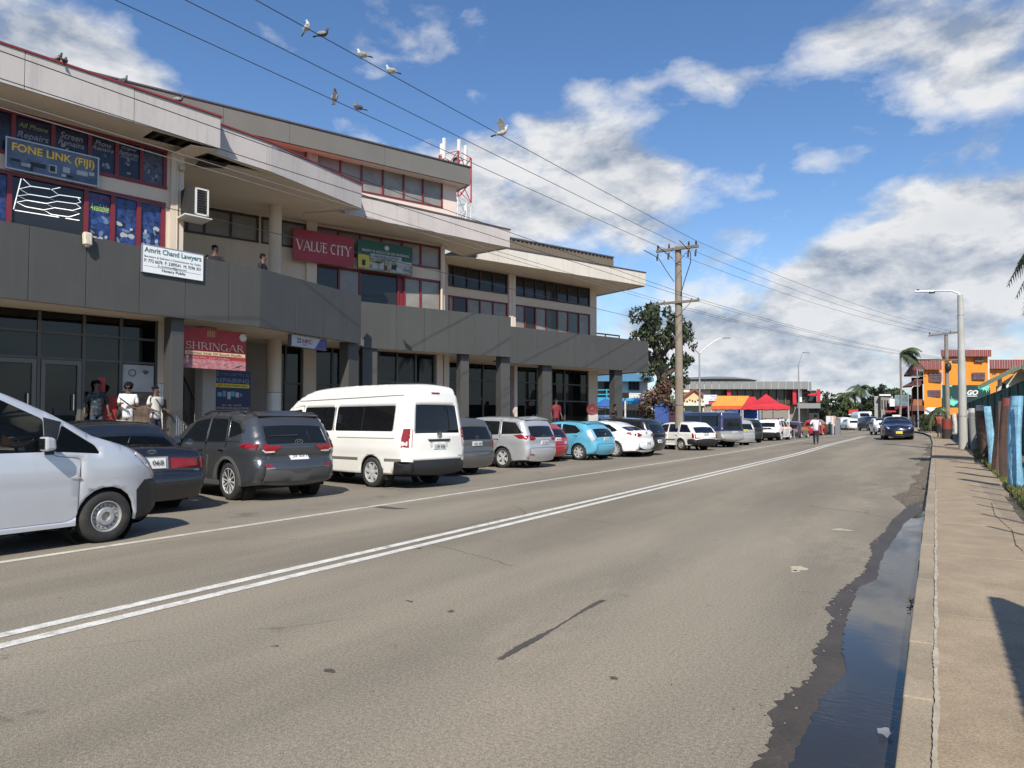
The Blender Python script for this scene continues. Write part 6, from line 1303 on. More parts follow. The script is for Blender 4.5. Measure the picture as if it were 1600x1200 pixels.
    if legs is not None:
        if skirt:
            mb = MB(); n = 18; rings = [(.125, .98), (.15, .80), (.20, .55), (.24, .32)]
            mb.lathe([(r*k*1.0, z*k) for r, z in rings], n); mb.build('skirt', legs, root, smooth=True)
        else:
            T = [(P(0, 0, 1.06), (.120*k, .145*k)), (P(0, 0, .87), (.125*k, .15*k))]; TE = [(0, 1)]
            for sg in (1, -1):
                hip, knee, ank, toe = ft[sg]; b = len(T); T += [(hip, .090*k), (knee, .074*k), (ank+P(-.01, 0, .0), .062*k)]; TE += [(1, b), (b, b+1), (b+1, b+2)]
            job(T, TE, None, 'trousers', legs, root)
    for sg in (1, -1):
        hip, knee, ank, toe = ft[sg]; mb = MB(); mb.ball((ank+toe)*.5+P(0, 0, -.018), (.135*k, .048*k, .045*k), 12, 8); mb.build('shoe', mat('shoe_%02d' % int(shoes[0]*100), shoes, .6), root, smooth=True)
    return root, dict(neck=neck, chest=chest, sh=sh, el=el, ha=ha, k=k, P=P, head=hc)
white_t = mat('white_tshirt', (.66, .65, .63), .9, var=.04, vs=6); pale_t = mat('pale_tshirt', (.58, .55, .50), .9, var=.05, vs=6); jeans = mat('blue_jeans', (.045, .065, .10), .9, var=.2, vs=8); khaki = mat('khaki_trousers', (.17, .135, .11), .9, var=.1, vs=8)
floral = mat('dark_floral_shirt', (.018, .026, .036), .85, var=.4, vs=12, dirt=.9, dcol=(.22, .30, .32), ds=22); black_t = mat('black_tshirt', (.012, .012, .014), .9); maroon_t = mat('maroon_tshirt', (.20, .022, .032), .85, var=.1, vs=8); navy_l = mat('navy_trousers', (.012, .014, .03), .9, var=.2, vs=9)
def strap(info, root, a, b, m, name='bag_strap'):
    mb = MB(); mb.tube(a, b, 6); mb.build(name, m, root, smooth=True)
def on_floor(x, d, z=FLOOR): p = at_depth(x, 640, d); return (p.x, p.y, z)
dark_bag = mat('dark_bag', (.015, .014, .014), .7)
def face_cam(loc, off=0.0): return math.atan2(-loc[1], -loc[0])+off
l = on_floor(151, 18.6); person('man in dark floral shirt and jeans standing by the shop door', l, face_cam(l, .25), 1.72, top=floral, legs=jeans, arms=((.10, .08, -.48), (.02, .10, -.50)))
l = on_floor(200, 18.3); r_, i_ = person('woman in white t-shirt with big hair and a black bag, middle of three', l, face_cam(l, -.15), 1.64, top=white_t, legs=khaki, hairvol=1.28, arms=((.26, -.02, -.26), (.28, -.05, -.22)), sleeve=.4)
P_ = i_['P']; mb = MB(); mb.tube([P_(.12, -.20, 1.36), P_(.15, .0, 1.20), P_(.10, .19, 1.02)], .012, 6); mb.tube([P_(-.10, -.20, 1.36), P_(-.15, 0, 1.20), P_(-.06, .20, 1.02)], .012, 6); mb.build('bag_strap', dark_bag, r_, smooth=True, kind='stuff')
b_ = MB(); b_.ball((0, 0, 0), (.14, .07, .13), 14, 8); o = b_.build('shoulder_bag', dark_bag, smooth=True); props(o, 'black shoulder bag hanging at the hip of the woman in the white t-shirt', 'bag'); o.rotation_euler = (0, 0, face_cam(l)); q = Vector(l)+Matrix.Rotation(face_cam(l, -.15), 3, 'Z') @ P_(.02, -.23, .90); o.location = q
mb = MB()
for j in range(5): mb.bar((.128+.004*j, -.07+.012*j, 1.05+.024*j), (.128+.004*j, .06+.008*j, 1.08+.024*j), .012, .004)
mb.xform(Matrix.Scale(i_['k'], 4)); mb.build('shirt_print', dark_bag, r_, kind='stuff')
l = on_floor(243, 18.6); r_, i_ = person('woman in pale t-shirt with a cross-body strap looking down beside the cream column', l, face_cam(l, .75), 1.58, top=pale_t, legs=navy_l, arms=((.22, .0, -.34), (.20, .02, -.36)), sleeve=.4)
P_ = i_['P']; mb = MB(); mb.tube([P_(-.02, -.12, 1.47), P_(.13, -.06, 1.33), P_(.155, .08, 1.12), P_(.08, .18, .98)], .014, 6); mb.build('bag_strap', dark_bag, r_, smooth=True)
l = on_floor(30, 19.6); person('person in dark clothes behind the glass door, seen dimly', (l[0]-.9, l[1], l[2]), face_cam(l, 1.2), 1.66, top=black_t, legs=navy_l)
for x, y, d, lab, hd in ((336, 387, 17.6, 'bearded person leaning on the grey panel band near the air conditioner', .2), (411, 400, 19.4, 'person with short dark hair leaning on the grey panel band by the round column', 1.2)):
    B_ = FA.back(.45) if x < 400 else FB.back(.45); s_, z_ = B_.sz(x, y); p = B_.pt(s_, z_); person(lab, (p.x, p.y, p.z-1.69), face_cam(p, hd), 1.75, skin=(.13, .07, .045), top=black_t, legs=navy_l, arms=((.22, .05, -.30), (.22, .05, -.30)))
l = on_floor(869, 34.0); person('man in maroon t-shirt standing at the far glass door', l, face_cam(l, .5), 1.74, top=maroon_t, legs=navy_l, arms=((.06, .09, -.50), (.06, .09, -.50)), belly=.03)
l = on_floor(961, 36.6, .6); person('person dressed in black leaning behind the last grey column', l, face_cam(l, 1.3), 1.75, top=black_t, legs=navy_l)
p = at_height(1275, 697, 0); wt = mat('white_blue_tshirt', (.62, .63, .66), .9, var=.05, vs=5, dirt=.8, dcol=(.05, .10, .28), ds=4.5)
person('man in white t-shirt and dark trousers walking away along the road edge', (p.x, p.y, ground_z(p.x, p.y)), rad(95), 1.76, top=wt, legs=navy_l, stride=.22, arms=((-.16, .08, -.47), (.18, .08, -.46)))
p = at_depth(1468, 681, 46); person('woman in orange patterned dress walking beside the red painted pole base', (p.x, p.y, ground_z(p.x, p.y)+.12), rad(-95), 1.62, top=mat('orange_print', (.30, .075, .045), .85, var=.5, vs=9), legs=mat('black_skirt', (.02, .016, .018), .9), skirt=True, stride=.12)
# the driver of the silver van, arm on the wheel
vr = nv.root; P0_ = Vector((.03, -.37, .0)); M_ = root_matrix(vr); q = M_ @ Vector((.17, -.44, .42))
person('driver in an orange shirt with one arm on the wheel of the silver van', (q.x, q.y, q.z-.50), rad(90), 1.74, skin=(.26, .14, .09), top=mat('orange_sleeve_shirt', (.42, .16, .06), .85, var=.3, vs=5), legs=navy_l, seated=True, arms=((.50, .03, -.06), (.50, .0, -.08)), sleeve=.45)
# shoppers in the market, small
gm = 'people around the market tents'
for i, (x, y, d, hd, tcol, lab) in enumerate(((1143, 676, 62, 1.0, (.30, .04, .08), 'shopper in a red top under the orange tent'), (1164, 674, 60, 2.2, (.05, .12, .30), 'shopper in a blue shirt between the tent posts'), (1198, 664, 66, .4, (.55, .55, .55), 'shopper in a pale top behind the white SUV'), (1228, 666, 70, .9, (.02, .03, .06), 'shopper in dark clothes at the right end of the gazebo'))):
    B_ = FA.back(.45) if x < 400 else FB.back(.45); s_, z_ = B_.sz(x, y); p = B_.pt(s_, z_); person(lab, (p.x, p.y, 0), hd, 1.68, top=mat('shopper_top_%s' % 'abcd'[i], tcol, .9), legs=navy_l, group=gm)
run_skins()

# ------------------------------------------------------------------ signs and fittings on the building
def board(name, label, cat, F, corners, off, face, frame=None, th=.05, group=None, fr=.03):
    """a flat sign on a facade plane, corners in photo order: top left, top right, bottom right, bottom left"""
    sz = [F.sz(*c) for c in corners]; s0 = (sz[0][0]+sz[3][0])/2; s1 = (sz[1][0]+sz[2][0])/2; L_ = s1-s0
    zt0, zt1, zb1, zb0 = sz[0][1], sz[1][1], sz[2][1], sz[3][1]; zt = (zt0+zt1)/2; zb = (zb0+zb1)/2
    B = F.back(-off); c = B.pt((s0+s1)/2, zb); t = thing(name, label, cat, c, 0, group)
    mb = MB(); B.box(mb, s0, s1, zb, zt, -th, 0); mb.build('board', face, t, world=True)
    if frame:
        for a0, a1, z0, z1 in ((s0-fr, s1+fr, zt, zt+fr), (s0-fr, s1+fr, zb-fr, zb), (s0-fr, s0, zb, zt), (s1, s1+fr, zb, zt)):
            mb = MB(); B.box(mb, a0, a1, z0, z1, -th, .012); mb.build('frame', frame, t, world=True)
    return t, B, s0, s1, zb, zt
def rect(t, B, a0, a1, z0, z1, m, o=.003, name='print'): mb = MB(); B.box(mb, a0, a1, z0, z1, -.004, o); return mb.build(name, m, t, world=True)
def words(t, B, s, a0, a1, z, h, m, o=.006, **k): return fac_text(B, t, s, a0, a1, z, h, m, o=o, **k)
def arc_(cx, cy, rx, ry, a0, a1, n=12): return [(cx+rx*math.cos(rad(a0+(a1-a0)*i/n)), cy+ry*math.sin(rad(a0+(a1-a0)*i/n))) for i in range(n+1)]
def srf(x, y, w=.13): return ([(x-w, y), (x+w, y)], .05)
TK, TN = .15, .06
GLY = {'V': (.86, [([(.05, 1), (.43, 0)], TK), ([(.43, 0), (.80, 1)], TN), srf(.06, .975), srf(.80, .975)]), 'A': (.86, [([(.06, 0), (.43, 1)], TN), ([(.43, 1), (.80, 0)], TK), ([(.2, .34), (.64, .34)], TN), srf(.06, .025), srf(.80, .025)]), 'L': (.66, [([(.16, 0), (.16, 1)], TK), ([(.05, .03), (.62, .03)], TN), ([(.60, 0), (.60, .26)], .05), srf(.16, .975)]), 'U': (.82, [([(.14, 1), (.14, .3)]+arc_(.40, .3, .26, .27, 180, 270, 6), TK), (arc_(.40, .3, .26, .27, 270, 360, 6)+[(.66, 1)], TN), srf(.14, .975), srf(.66, .975)]), 'E': (.68, [([(.16, 0), (.16, 1)], TK), ([(.05, .03), (.60, .03)], TN), ([(.05, .97), (.58, .97)], TN), ([(.16, .52), (.46, .52)], TN), ([(.58, 0), (.58, .24)], .05), ([(.56, 1), (.56, .78)], .05), ([(.46, .42), (.46, .62)], .05)]),
 ' ': (.36, []), 'C': (.80, [(arc_(.42, .5, .34, .47, 62, 298, 20), .12), ([(.60, .72), (.60, .98)], .05)]), 'I': (.36, [([(.18, 0), (.18, 1)], TK), srf(.18, .025), srf(.18, .975)]), 'T': (.74, [([(.37, 0), (.37, 1)], TK), ([(.05, .97), (.69, .97)], TN), ([(.06, 1), (.06, .76)], .05), ([(.68, 1), (.68, .76)], .05), srf(.37, .025)]), 'Y': (.80, [([(.05, 1), (.40, .48)], TK), ([(.40, .48), (.75, 1)], TN), ([(.40, .5), (.40, 0)], TK), srf(.07, .975), srf(.74, .975), srf(.40, .025)]),
 'S': (.62, [(arc_(.31, .74, .21, .23, 40, 270, 14)+arc_(.31, .27, .23, .24, 90, -150, 14), .10), ([(.49, .98), (.49, .76)], .05), ([(.09, .02), (.09, .25)], .05)]), 'H': (.86, [([(.16, 0), (.16, 1)], TK), ([(.70, 0), (.70, 1)], TK), ([(.16, .51), (.70, .51)], TN), srf(.16, .025), srf(.16, .975), srf(.70, .025), srf(.70, .975)]), 'R': (.80, [([(.16, 0), (.16, 1)], TK), ([(.05, .97), (.36, .97)]+arc_(.36, .74, .22, .23, 90, -90, 12)+[(.16, .51)], .09), ([(.36, .51), (.74, .02)], TK), srf(.16, .025)]), 'N': (.86, [([(.14, 0), (.14, 1)], TN), ([(.14, 1), (.72, 0)], TK), ([(.72, 0), (.72, 1)], TN), srf(.12, .025), srf(.10, .975), srf(.72, .975)]), 'G': (.86, [(arc_(.42, .5, .34, .47, 62, 320, 20), .12), ([(.68, .05), (.68, .44)], TK), ([(.54, .44), (.82, .44)], .05), ([(.62, .74), (.62, .98)], .05)])}
def serif_words(t, B, s, a0, a1, z, h, m, wt=1.0, o=.010):
    tot = sum(GLY[c][0] for c in s); k = (a1-a0)/tot; x = a0
    for c in s:
        mb = MB(); adv, st = GLY[c]; j = 0
        for pts, w in st:
            for p, q in zip(pts, pts[1:]):
                P = Vector((x+p[0]*k, z+p[1]*h)); Q = Vector((x+q[0]*k, z+q[1]*h)); d = (Q-P).normalized(); hor = abs(d.x); n = Vector((-d.y, d.x))*(w*wt*(h if hor > .8 else k)*.5); e = d*.012*k; j += 1; oo = o+.0002*j
                mb.add([B.pt(v.x, v.y, oo) for v in (P-e-n, Q+e-n, Q+e+n, P-e+n)], [(0, 1, 2, 3)])
        if st: mb.build('lettering', m, t, world=True)
        x += adv*k
al = mat('aluminium_edge', (.45, .45, .45), .4, metal=.6)
t, B, a, b, z0, z1 = board('shop_sign', 'blue-grey phone shop sign with yellow capitals fixed above the shop window', 'sign', W1, [(9, 213), (150, 255), (149, 294), (8, 262)], .16, mat('blue_grey_print', (.085, .115, .18), .4, var=.5, vs=3, dirt=.3, dcol=(.03, .04, .07), ds=2.5), al)
L_, H_ = b-a, z1-z0; words(t, B, 'FONE LINK (FIJI)', a+.05*L_, b-.04*L_, z0+.70*H_, H_*.36, mat('yellow_letters'), bold=.025, o=.012)
for k, (u, v, w, h, c) in enumerate(((.33, .28, .17, .15, dprint), (.49, .27, .09, .28, wprint), (.485, .27, .06, .20, dprint), (.64, .33, .08, .20, wprint), (.82, .34, .13, .16, wprint), (.20, .20, .10, .12, wprint), (.09, .30, .10, .08, dprint), (.61, .12, .05, .10, wprint), (.68, .12, .06, .08, dprint), (.93, .38, .06, .12, wprint), (.26, .12, .03, .14, dprint))):
    rect(t, B, a+(u-w/2)*L_, a+(u+w/2)*L_, z0+(v-h/2)*H_, z0+(v+h/2)*H_, c, .004+.001*k)
for k in range(9):
    mb = MB(); x = a+(.74+.025*k)*L_; mb.bar(B.pt(x, z0+.03*H_, .004), B.pt(x+.07*L_, z0+.24*H_, .004), .018, .004); mb.build('print', dprint, t, world=True)
    mb = MB(); x = a+(.02+.02*k)*L_; mb.bar(B.pt(x+.04*L_, z0+.06*H_, .004), B.pt(x, z0+.30*H_, .004), .014, .004); mb.build('print', dprint, t, world=True)
# luminous zig-zag tubes in the shop window
led = mat('white_tube_light', (.9, .9, .9), .4, emit=(1, .97, .92), es=.75)
t = thing('tube_light', 'white zig-zag tube light fixed behind the phone shop window', 'light', W1.pt(l1[2]+.4, 5.3)); G_ = W1.back(.045)
def lp(x, y): s_, z_ = G_.sz(x, y); return G_.pt(s_, z_)
def seg(pts, r=.014): mb = MB(); mb.tube([lp(*p) for p in pts], r, 6); mb.build('tube', led, t, world=True, smooth=True)
seg([(33, 279), (21, 327)])
zig = [((36, 279.5), (48, 291), (30, 295), (45, 304), (28, 306), (42, 313), (26, 316), (40, 323)), ((94, 293), (80, 296), (92, 305), (76, 309), (88, 315), (72, 318), (84, 325), (68, 328), (80, 335)), ((126, 309), (122, 310), (126, 316), (118, 318), (126, 325), (113, 329), (124, 334), (108, 339))]
for z in zig: seg(z)
for p in (((48, 291), (78, 295.5)), ((45, 303.5), (76, 308.5)), ((42, 313), (72, 318)), ((40, 323), (68, 328)), ((92, 304.5), (124, 309)), ((88, 314.5), (118, 318.5)), ((84, 324.5), (114, 329)), ((80, 335), (108, 339)), ((23, 328.5), (92, 339.5)), ((102, 341), (124, 344.5))): seg(p)
# lawyers' board
t, B, a, b, z0, z1 = board('office_sign', 'white board with teal lettering fixed on the grey panel band', 'sign', FA, [(221, 381.5), (316, 399), (315, 439), (221, 424.5)], .05, mat('white_board', (.74, .76, .76), .4), al, fr=.012)
L_, H_ = b-a, z1-z0; teal = mat('teal_ink', (.010, .13, .125), .5); ink = mat('dark_ink', (.03, .045, .06), .6)
words(t, B, 'Amrit Chand Lawyers', a+.03*L_, b-.03*L_, z0+.80*H_, H_*.25, teal, bold=.012); words(t, B, 'Barristers & Solicitors | Commissioner for Oaths', a+.03*L_, b-.04*L_, z0+.575*H_, H_*.095, ink, bold=-.006); words(t, B, 'P: 772 6676  F: 3389541  M: 9296 301', a+.03*L_, b-.04*L_, z0+.43*H_, H_*.12, ink)
words(t, B, 'E: amritchand@gmail.com', a+.25*L_, b-.28*L_, z0+.285*H_, H_*.085, ink); words(t, B, 'Notary Public', a+.31*L_, b-.30*L_, z0+.13*H_, H_*.13, ink, bold=.01); rect(t, B, a+.03*L_, b-.03*L_, z0+.225*H_, z0+.232*H_, ink, .004)
# red shop board
t, B, a, b, z0, z1 = board('shop_sign', 'plain red board with white serif capitals under the eaves', 'sign', W2, [(453.5, 359), (547, 374.5), (547, 420), (452, 408)], .35, mat('red_board', (.30, .012, .022), .35, var=.06, vs=1), None)
L_, H_ = b-a, z1-z0; serif_words(t, B, 'VALUE CITY', a+.05*L_, b-.05*L_, z0+.34*H_, H_*.32, mat('cream_letters', (.68, .60, .55), .5))
t, B, a, b, z0, z1 = board('office_sign', 'green and white ministry sign with a picture of cattle under the eaves', 'sign', W2, [(554, 376.5), (637, 390), (637, 433), (553, 421)], .35, mat('dark_green_board', (.012, .075, .042), .4), grey_metal, fr=.015)
L_, H_ = b-a, z1-z0
rect(t, B, a, b, z0, z0+.40*H_, mat('meadow_print', (.26, .24, .17), .5, var=.8, vs=6), .003); rect(t, B, a, a+.20*L_, z0+.06*H_, z0+.50*H_, mat('yellow_print', (.50, .42, .06), .5), .005); rect(t, B, a+.22*L_, a+.80*L_, z0+.42*H_, z0+.58*H_, wprint, .006); rect(t, B, a+.70*L_, b, z0+.32*H_, z0+.45*H_, wprint, .007)
for k, (u, v, w, h, c) in enumerate(((.30, .16, .09, .20, wprint), (.43, .18, .08, .24, wprint), (.50, .14, .07, .18, mat('brown_print', (.10, .05, .03), .6)), (.66, .20, .10, .16, dprint), (.76, .12, .12, .18, wprint), (.90, .16, .10, .10, lblue), (.36, .30, .12, .07, mat('brown_print')), (.10, .22, .06, .2, dprint))): rect(t, B, a+(u-w/2)*L_, a+(u+w/2)*L_, z0+(v-h/2)*H_, z0+(v+h/2)*H_, c, .008+.0008*k)
words(t, B, 'MINISTRY OF AGRICULTURE AND WATERWAYS', a+.07*L_, b-.06*L_, z0+.66*H_, H_*.085, white_let, o=.012); words(t, B, 'NAUSORI STATION', a+.30*L_, a+.74*L_, z0+.50*H_, H_*.10, ink, o=.014, bold=.01)
mb = MB(); mb.lathe([(.0, .0), (.10, .002), (.085, .006), (.0, .006)], 10); mb.xform(B.mtx(a+.52*L_, z0+.84*H_, .004)); mb.build('emblem', white_let, t, world=True)
for k in range(5): mb = MB(); mb.lathe([(.0, 0), (.035, .002), (.0, .004)], 8, (.075*math.cos(k*1.257+.3), .075*math.sin(k*1.257+.3), .006)); mb.xform(B.mtx(a+.52*L_, z0+.84*H_, .004)); mb.build('emblem', wprint, t, world=True)
# red fashion banner between the columns
t, B, a, b, z0, z1 = board('shop_banner', 'red and white fashion shop banner hanging over the stairs', 'banner', FA, [(288, 507), (399, 517), (398, 579), (288, 571)], -.5, mat('red_banner', (.34, .028, .030), .6, var=.15, vs=3), None, th=.03)
L_, H_ = b-a, z1-z0
rect(t, B, a, b, z0, z0+.24*H_, mat('pink_banner_print', (.40, .16, .17), .6, var=.5, vs=9), .003); rect(t, B, a+.13*L_, b-.01*L_, z0+.335*H_, z0+.425*H_, mat('cream_strip', (.62, .48, .30), .6), .004)
serif_words(t, B, 'SHRINGAR', a+.13*L_, b-.03*L_, z0+.47*H_, H_*.18, mat('pale_gold_letters', (.66, .42, .30), .5), .75); words(t, B, 'Fashion Hub Of South Pacific', a+.16*L_, b-.06*L_, z0+.38*H_, H_*.055, mat('brown_ink', (.12, .05, .03), .6), o=.01)
for k, zz_ in enumerate((.27, .17)): words(t, B, ('Bridal Wear  Sarees  Jewellery', 'Shop 4  Main Street')[k], a+.22*L_, b-.25*L_, z0+zz_*H_, H_*.05, mat('pale_pink_ink', (.62, .36, .36), .6), o=.01); mb = MB(); mb.lathe([(0, 0), (.05, .002), (0, .004)], 12); mb.xform(B.mtx(a+.16*L_, z0+zz_*H_, .005)); mb.build('emblem', mat('pale_pink_ink'), t, world=True)
for c, r_ in (((.045, .90), .13), ((.955, .86), .12), ((.49, .90), .0)):
    if r_:
        for k in range(6): mb = MB(); mb.lathe([(.0, 0), (r_*.5, .002), (.0, .004)], 8, (r_*.5*math.cos(k*1.05), r_*.5*math.sin(k*1.05), .004)); mb.xform(B.mtx(a+c[0]*L_, z0+c[1]*H_, .004)); mb.build('flower_print', mat('pale_flower', (.62, .50, .42), .6), t, world=True)
    else:
        for k in range(4): rect(t, B, a+(.43+.03*k)*L_, a+(.45+.03*k)*L_, z0+.80*H_, z0+(.95+.02*(k % 2))*H_, mat('gold_print', (.40, .20, .08), .5), .005)
mb = MB(); mb.tube([B.pt(a+.04*L_+.04*math.sin(q*9), z0+(.78-.7*q)*H_, .006) for q in np.linspace(0, 1, 14)], .014, 5); mb.build('print', mat('pale_pink_ink'), t, world=True)
for k in range(12): mb = MB(); x = a+(.55+.035*k)*L_; mb.bar(B.pt(x, z0+.02*H_, .006), B.pt(x+.06*L_, z0+(.08+.1*((k*7) % 3)/3)*H_, .006), .012, .004); mb.build('print', mat('pale_pink_ink'), t, world=True)
mb = MB(); mb.bar(B.pt(b-.2*L_, z0+.06*H_, .008), B.pt(b-.06*L_, z0+.15*H_, .008), .03, .004); mb.bar(B.pt(b-.16*L_, z0+.14*H_, .008), B.pt(b-.09*L_, z0+.08*H_, .008), .03, .004); mb.build('plane_print', wprint, t, world=True)
# blue phone shop poster at the stair foot
PF = Facade(at_depth(330, 600, 21.2), at_depth(395, 600, 22.4)); t, B, a, b, z0, z1 = board('advert_poster', 'dark blue phone shop poster with a yellow strip beside the stairs', 'poster', PF, [(333, 577.5), (392, 580.5), (391, 643), (331, 641)], 0, mat('midnight_poster', (.008, .010, .055), .4), None)
L_, H_ = b-a, z1-z0; words(t, B, 'FONE LINK PTE LTD', a+.20*L_, b-.05*L_, z0+.90*H_, H_*.065, lblue, o=.01); words(t, B, 'REPAIRING', a+.06*L_, b-.05*L_, z0+.75*H_, H_*.11, mat('outline_blue', (.16, .20, .32), .5), o=.01, bold=.02); rect(t, B, a+.05*L_, b-.04*L_, z0+.575*H_, z0+.67*H_, mat('yellow_print2', (.62, .46, .03), .5), .004); words(t, B, 'GET MORE FONE LINK!', a+.12*L_, b-.1*L_, z0+.622*H_, H_*.05, mat('brown_ink'), o=.012)
for k, (u, v, w, h, c) in enumerate(((.18, .40, .10, .10, mat('teal_print', (.05, .32, .30), .5)), (.30, .42, .09, .14, lblue), (.42, .38, .08, .18, wprint), (.52, .42, .10, .12, mat('teal_print')), (.64, .40, .09, .12, wprint), (.74, .40, .05, .08, lblue))): rect(t, B, a+(u-w/2)*L_, a+(u+w/2)*L_, z0+(v-h/2)*H_, z0+(v+h/2)*H_, c, .005+.0005*k)
words(t, B, 'BUY  SELL  REPAIR', a+.25*L_, b-.25*L_, z0+.14*H_, H_*.035, mat('yellow_print2'), o=.01); words(t, B, 'WE REPAIR PHONES AND ACCESSORIES', a+.03*L_, b-.03*L_, z0+.07*H_, H_*.05, wprint, o=.01); mb = MB(); mb.lathe([(.07, 0), (.06, .004), (.05, 0)], 16); mb.xform(B.mtx(a+.11*L_, z0+.90*H_, .004)); mb.build('emblem', lblue, t, world=True); words(t, B, 'FL', a+.06*L_, a+.16*L_, z0+.90*H_, H_*.05, lblue, o=.01)
t, B, a, b, z0, z1 = board('red_notice', 'small red notice below the dark blue poster', 'sign', PF, [(331, 645), (392, 646), (392, 660), (331, 660)], .02, mat('red_notice_face', (.40, .03, .03), .5), None); words(t, B, 'SALE', a+.1*(b-a), a+.5*(b-a), (z0+z1)/2, (z1-z0)*.5, wprint, o=.01)
# bank box sign hanging under the band
t, B, a, b, z0, z1 = board('bank_sign', 'grey and blue projecting bank sign hanging below the panel band', 'sign', FB, [(461.5, 523), (515, 529.5), (515, 546), (461, 541)], -.15, mat('sign_grey', (.42, .42, .43), .4), grey_metal, th=.14, fr=.012)
L_, H_ = b-a, z1-z0; mb = MB(); P = lambda u, v: B.pt(a+u*L_, z0+v*H_, .004); mb.add([P(.66, 0), P(1, 0), P(1, 1), P(.84, 1)], [(0, 1, 2, 3)]); mb.build('print', mat('violet_print', (.055, .045, .23), .4), t, world=True)
words(t, B, 'HFC', a+.30*L_, a+.58*L_, z0+.55*H_, H_*.38, mat('red_letters', (.42, .03, .06), .5), bold=.02, o=.012); words(t, B, 'ATM', a+.82*L_, a+.96*L_, z0+.35*H_, H_*.25, lblue, o=.012); words(t, B, 'Bank', a+.32*L_, a+.44*L_, z0+.24*H_, H_*.12, ink, o=.012)
for u, v in ((.18, .42), (.24, .42), (.18, .68), (.24, .68)): mb = MB(); mb.lathe([(0, 0), (.035, .003), (0, .006)], 8); mb.xform(B.mtx(a+u*L_, z0+v*H_, .004)); mb.build('emblem', dprint, t, world=True)
for u in (.15, .85): mb = MB(); mb.bar(B.pt(a+u*L_, z1, -.07), B.pt(a+u*L_, ZP+.05, -.07), .03); mb.build('bracket', grey_metal, t, world=True)
# air conditioner on the side wall of the phone shop
p = W1.pt(W1.s_of(284), 0, -.55); ac = at_depth(307, 320, 19.6)
t = thing('air_conditioner', 'white boxed air conditioner on a bracket at the side of the phone shop', 'air conditioner', ac, W1.t.to_2d().angle_signed(Vector((1, 0)))*1.0)
mb = MB(); mb.box((-.34, -.30, -.36), (.10, .30, .36)); mb.build('casing', mat('dark_ac', (.03, .028, .026), .6), t); mb = MB()
for z in (-.36, .34): mb.box((-.16, -.335, z), (.20, -.30, z+.04))
for x in (-.16, .16): mb.box((x, -.335, -.36), (x+.045, -.30, .38))
mb.build('front_frame', mat('white_plastic', (.62, .60, .55), .5), t)
for k in range(9): mb = MB(); mb.box((-.11, -.328, -.30+k*.07), (.155, -.312, -.27+k*.07)); mb.build('louvre', mat('dark_ac'), t)
mb = MB(); mb.box((-.45, -.40, -.44), (.28, .32, -.40)); mb.build('bracket', mat('white_plastic'), t)
# floodlamp clamped on the band
fl = FA.pt(FA.s_of(131), ZPT-.02, .10); t = thing('flood_lamp', 'small white flood lamp wrapped in plastic on top of the panel band', 'lamp', fl); mb = MB(); mb.hexa([(-.05, -.09, -.22), (.09, -.09, -.22), (.09, .09, -.22), (-.05, .09, -.22), (-.06, -.10, .06), (.05, -.10, .10), (.05, .10, .10), (-.06, .10, .06)]); mb.build('housing', mat('yellowed_plastic', (.62, .56, .42), .5, var=.2, vs=14), t, bevel=.03); mb = MB(); mb.ball((.03, .0, -.25), (.05, .07, .05), 10, 6); mb.build('lens', mat('dusty_lens', (.16, .15, .13), .3), t, smooth=True)
mb = MB(); mb.tube([FA.pt(FA.s_of(136), ZPT+.01, .02), FA.pt(FA.s_of(141), ZPT+.03, .02)], .03, 8); o = mb.build('yellow_tube', mat('yellow_tube', (.55, .46, .2), .5)); props(o, 'short yellowish tube lying on the panel band by the flood lamp', 'tube')
mb = MB(); W1.box(mb, W1.s_of(272), W1.s_of(282), ZF-.55, ZF-.38, .10, .22); o = mb.build('bulkhead_lamp', mat('old_lamp', (.45, .38, .28), .5), bevel=.05); props(o, 'oval bulkhead lamp on the pilaster under the broken soffit', 'lamp')
t = thing('cable_reel', 'red round fire hose reel in front of the far tiled column', 'hose reel', at_depth(925, 640, 36.0)); mb = MB(); mb.lathe([(.29, -.16), (.29, .16), (.12, .14), (.12, -.14)], 24, axis='x', close=True); mb.build('drum', mat('red_reel', (.13, .018, .022), .5, var=.2, vs=6), t, smooth=True, ang=30); mb = MB(); mb.lathe([(.16, .13), (.001, .15)], 16, axis='x'); mb.build('hub', mat('dull_red', (.15, .03, .03), .5), t); t.rotation_euler = (0, 0, -1.0)
# ------------------------------------------------------------------ poles, wires, birds
wood = mat('grey_pole_timber', (.235, .195, .150), .9, var=.15, vs=3, streak=.6, dcol=(.13, .105, .08), bump=.3, bs=25); wood_d = mat('dark_arm_timber', (.16, .14, .115), .9, var=.2, vs=4); insul = mat('brown_insulator', (.05, .035, .03), .3)
PX, PY = -11.35, 35.92
pole = thing('power_pole', 'tall timber power pole with two crossarms between the parked cars', 'utility pole', (PX, PY, 0))
mb = MB(); mb.tube([(0, 0, -.2), (0, 0, 3), (0, 0, 7), (0, 0, 10.55)], [.235, .215, .185, .155], 18); mb.build('pole', wood, pole, smooth=True)
ca = Vector((1, -.02, 0)).normalized()
for z, hl, w in ((10.40, 1.12, .14), (7.62, 1.15, .12)):
    mb = MB(); mb.bar(ca*-hl+Vector((0, -.20, z)), ca*hl+Vector((0, -.20, z)), w, w); mb.build('crossarm', wood_d, pole, bevel=.01)
    for sg in (-1, 1): mb = MB(); mb.bar(Vector((0, -.2, z-.75)), ca*sg*.72+Vector((0, -.22, z-.05)), .045, .02); mb.build('brace', wood_d, pole)
for z in (6.0, 5.2, 3.6, 2.3, 1.1): mb = MB(); r = .235-.0085*z+.006; mb.lathe([(r, -.02), (r, .02)], 18, (0, 0, z)); mb.build('band', mat('iron_band', (.07, .055, .05), .7), pole)
HV = []; LVp = []
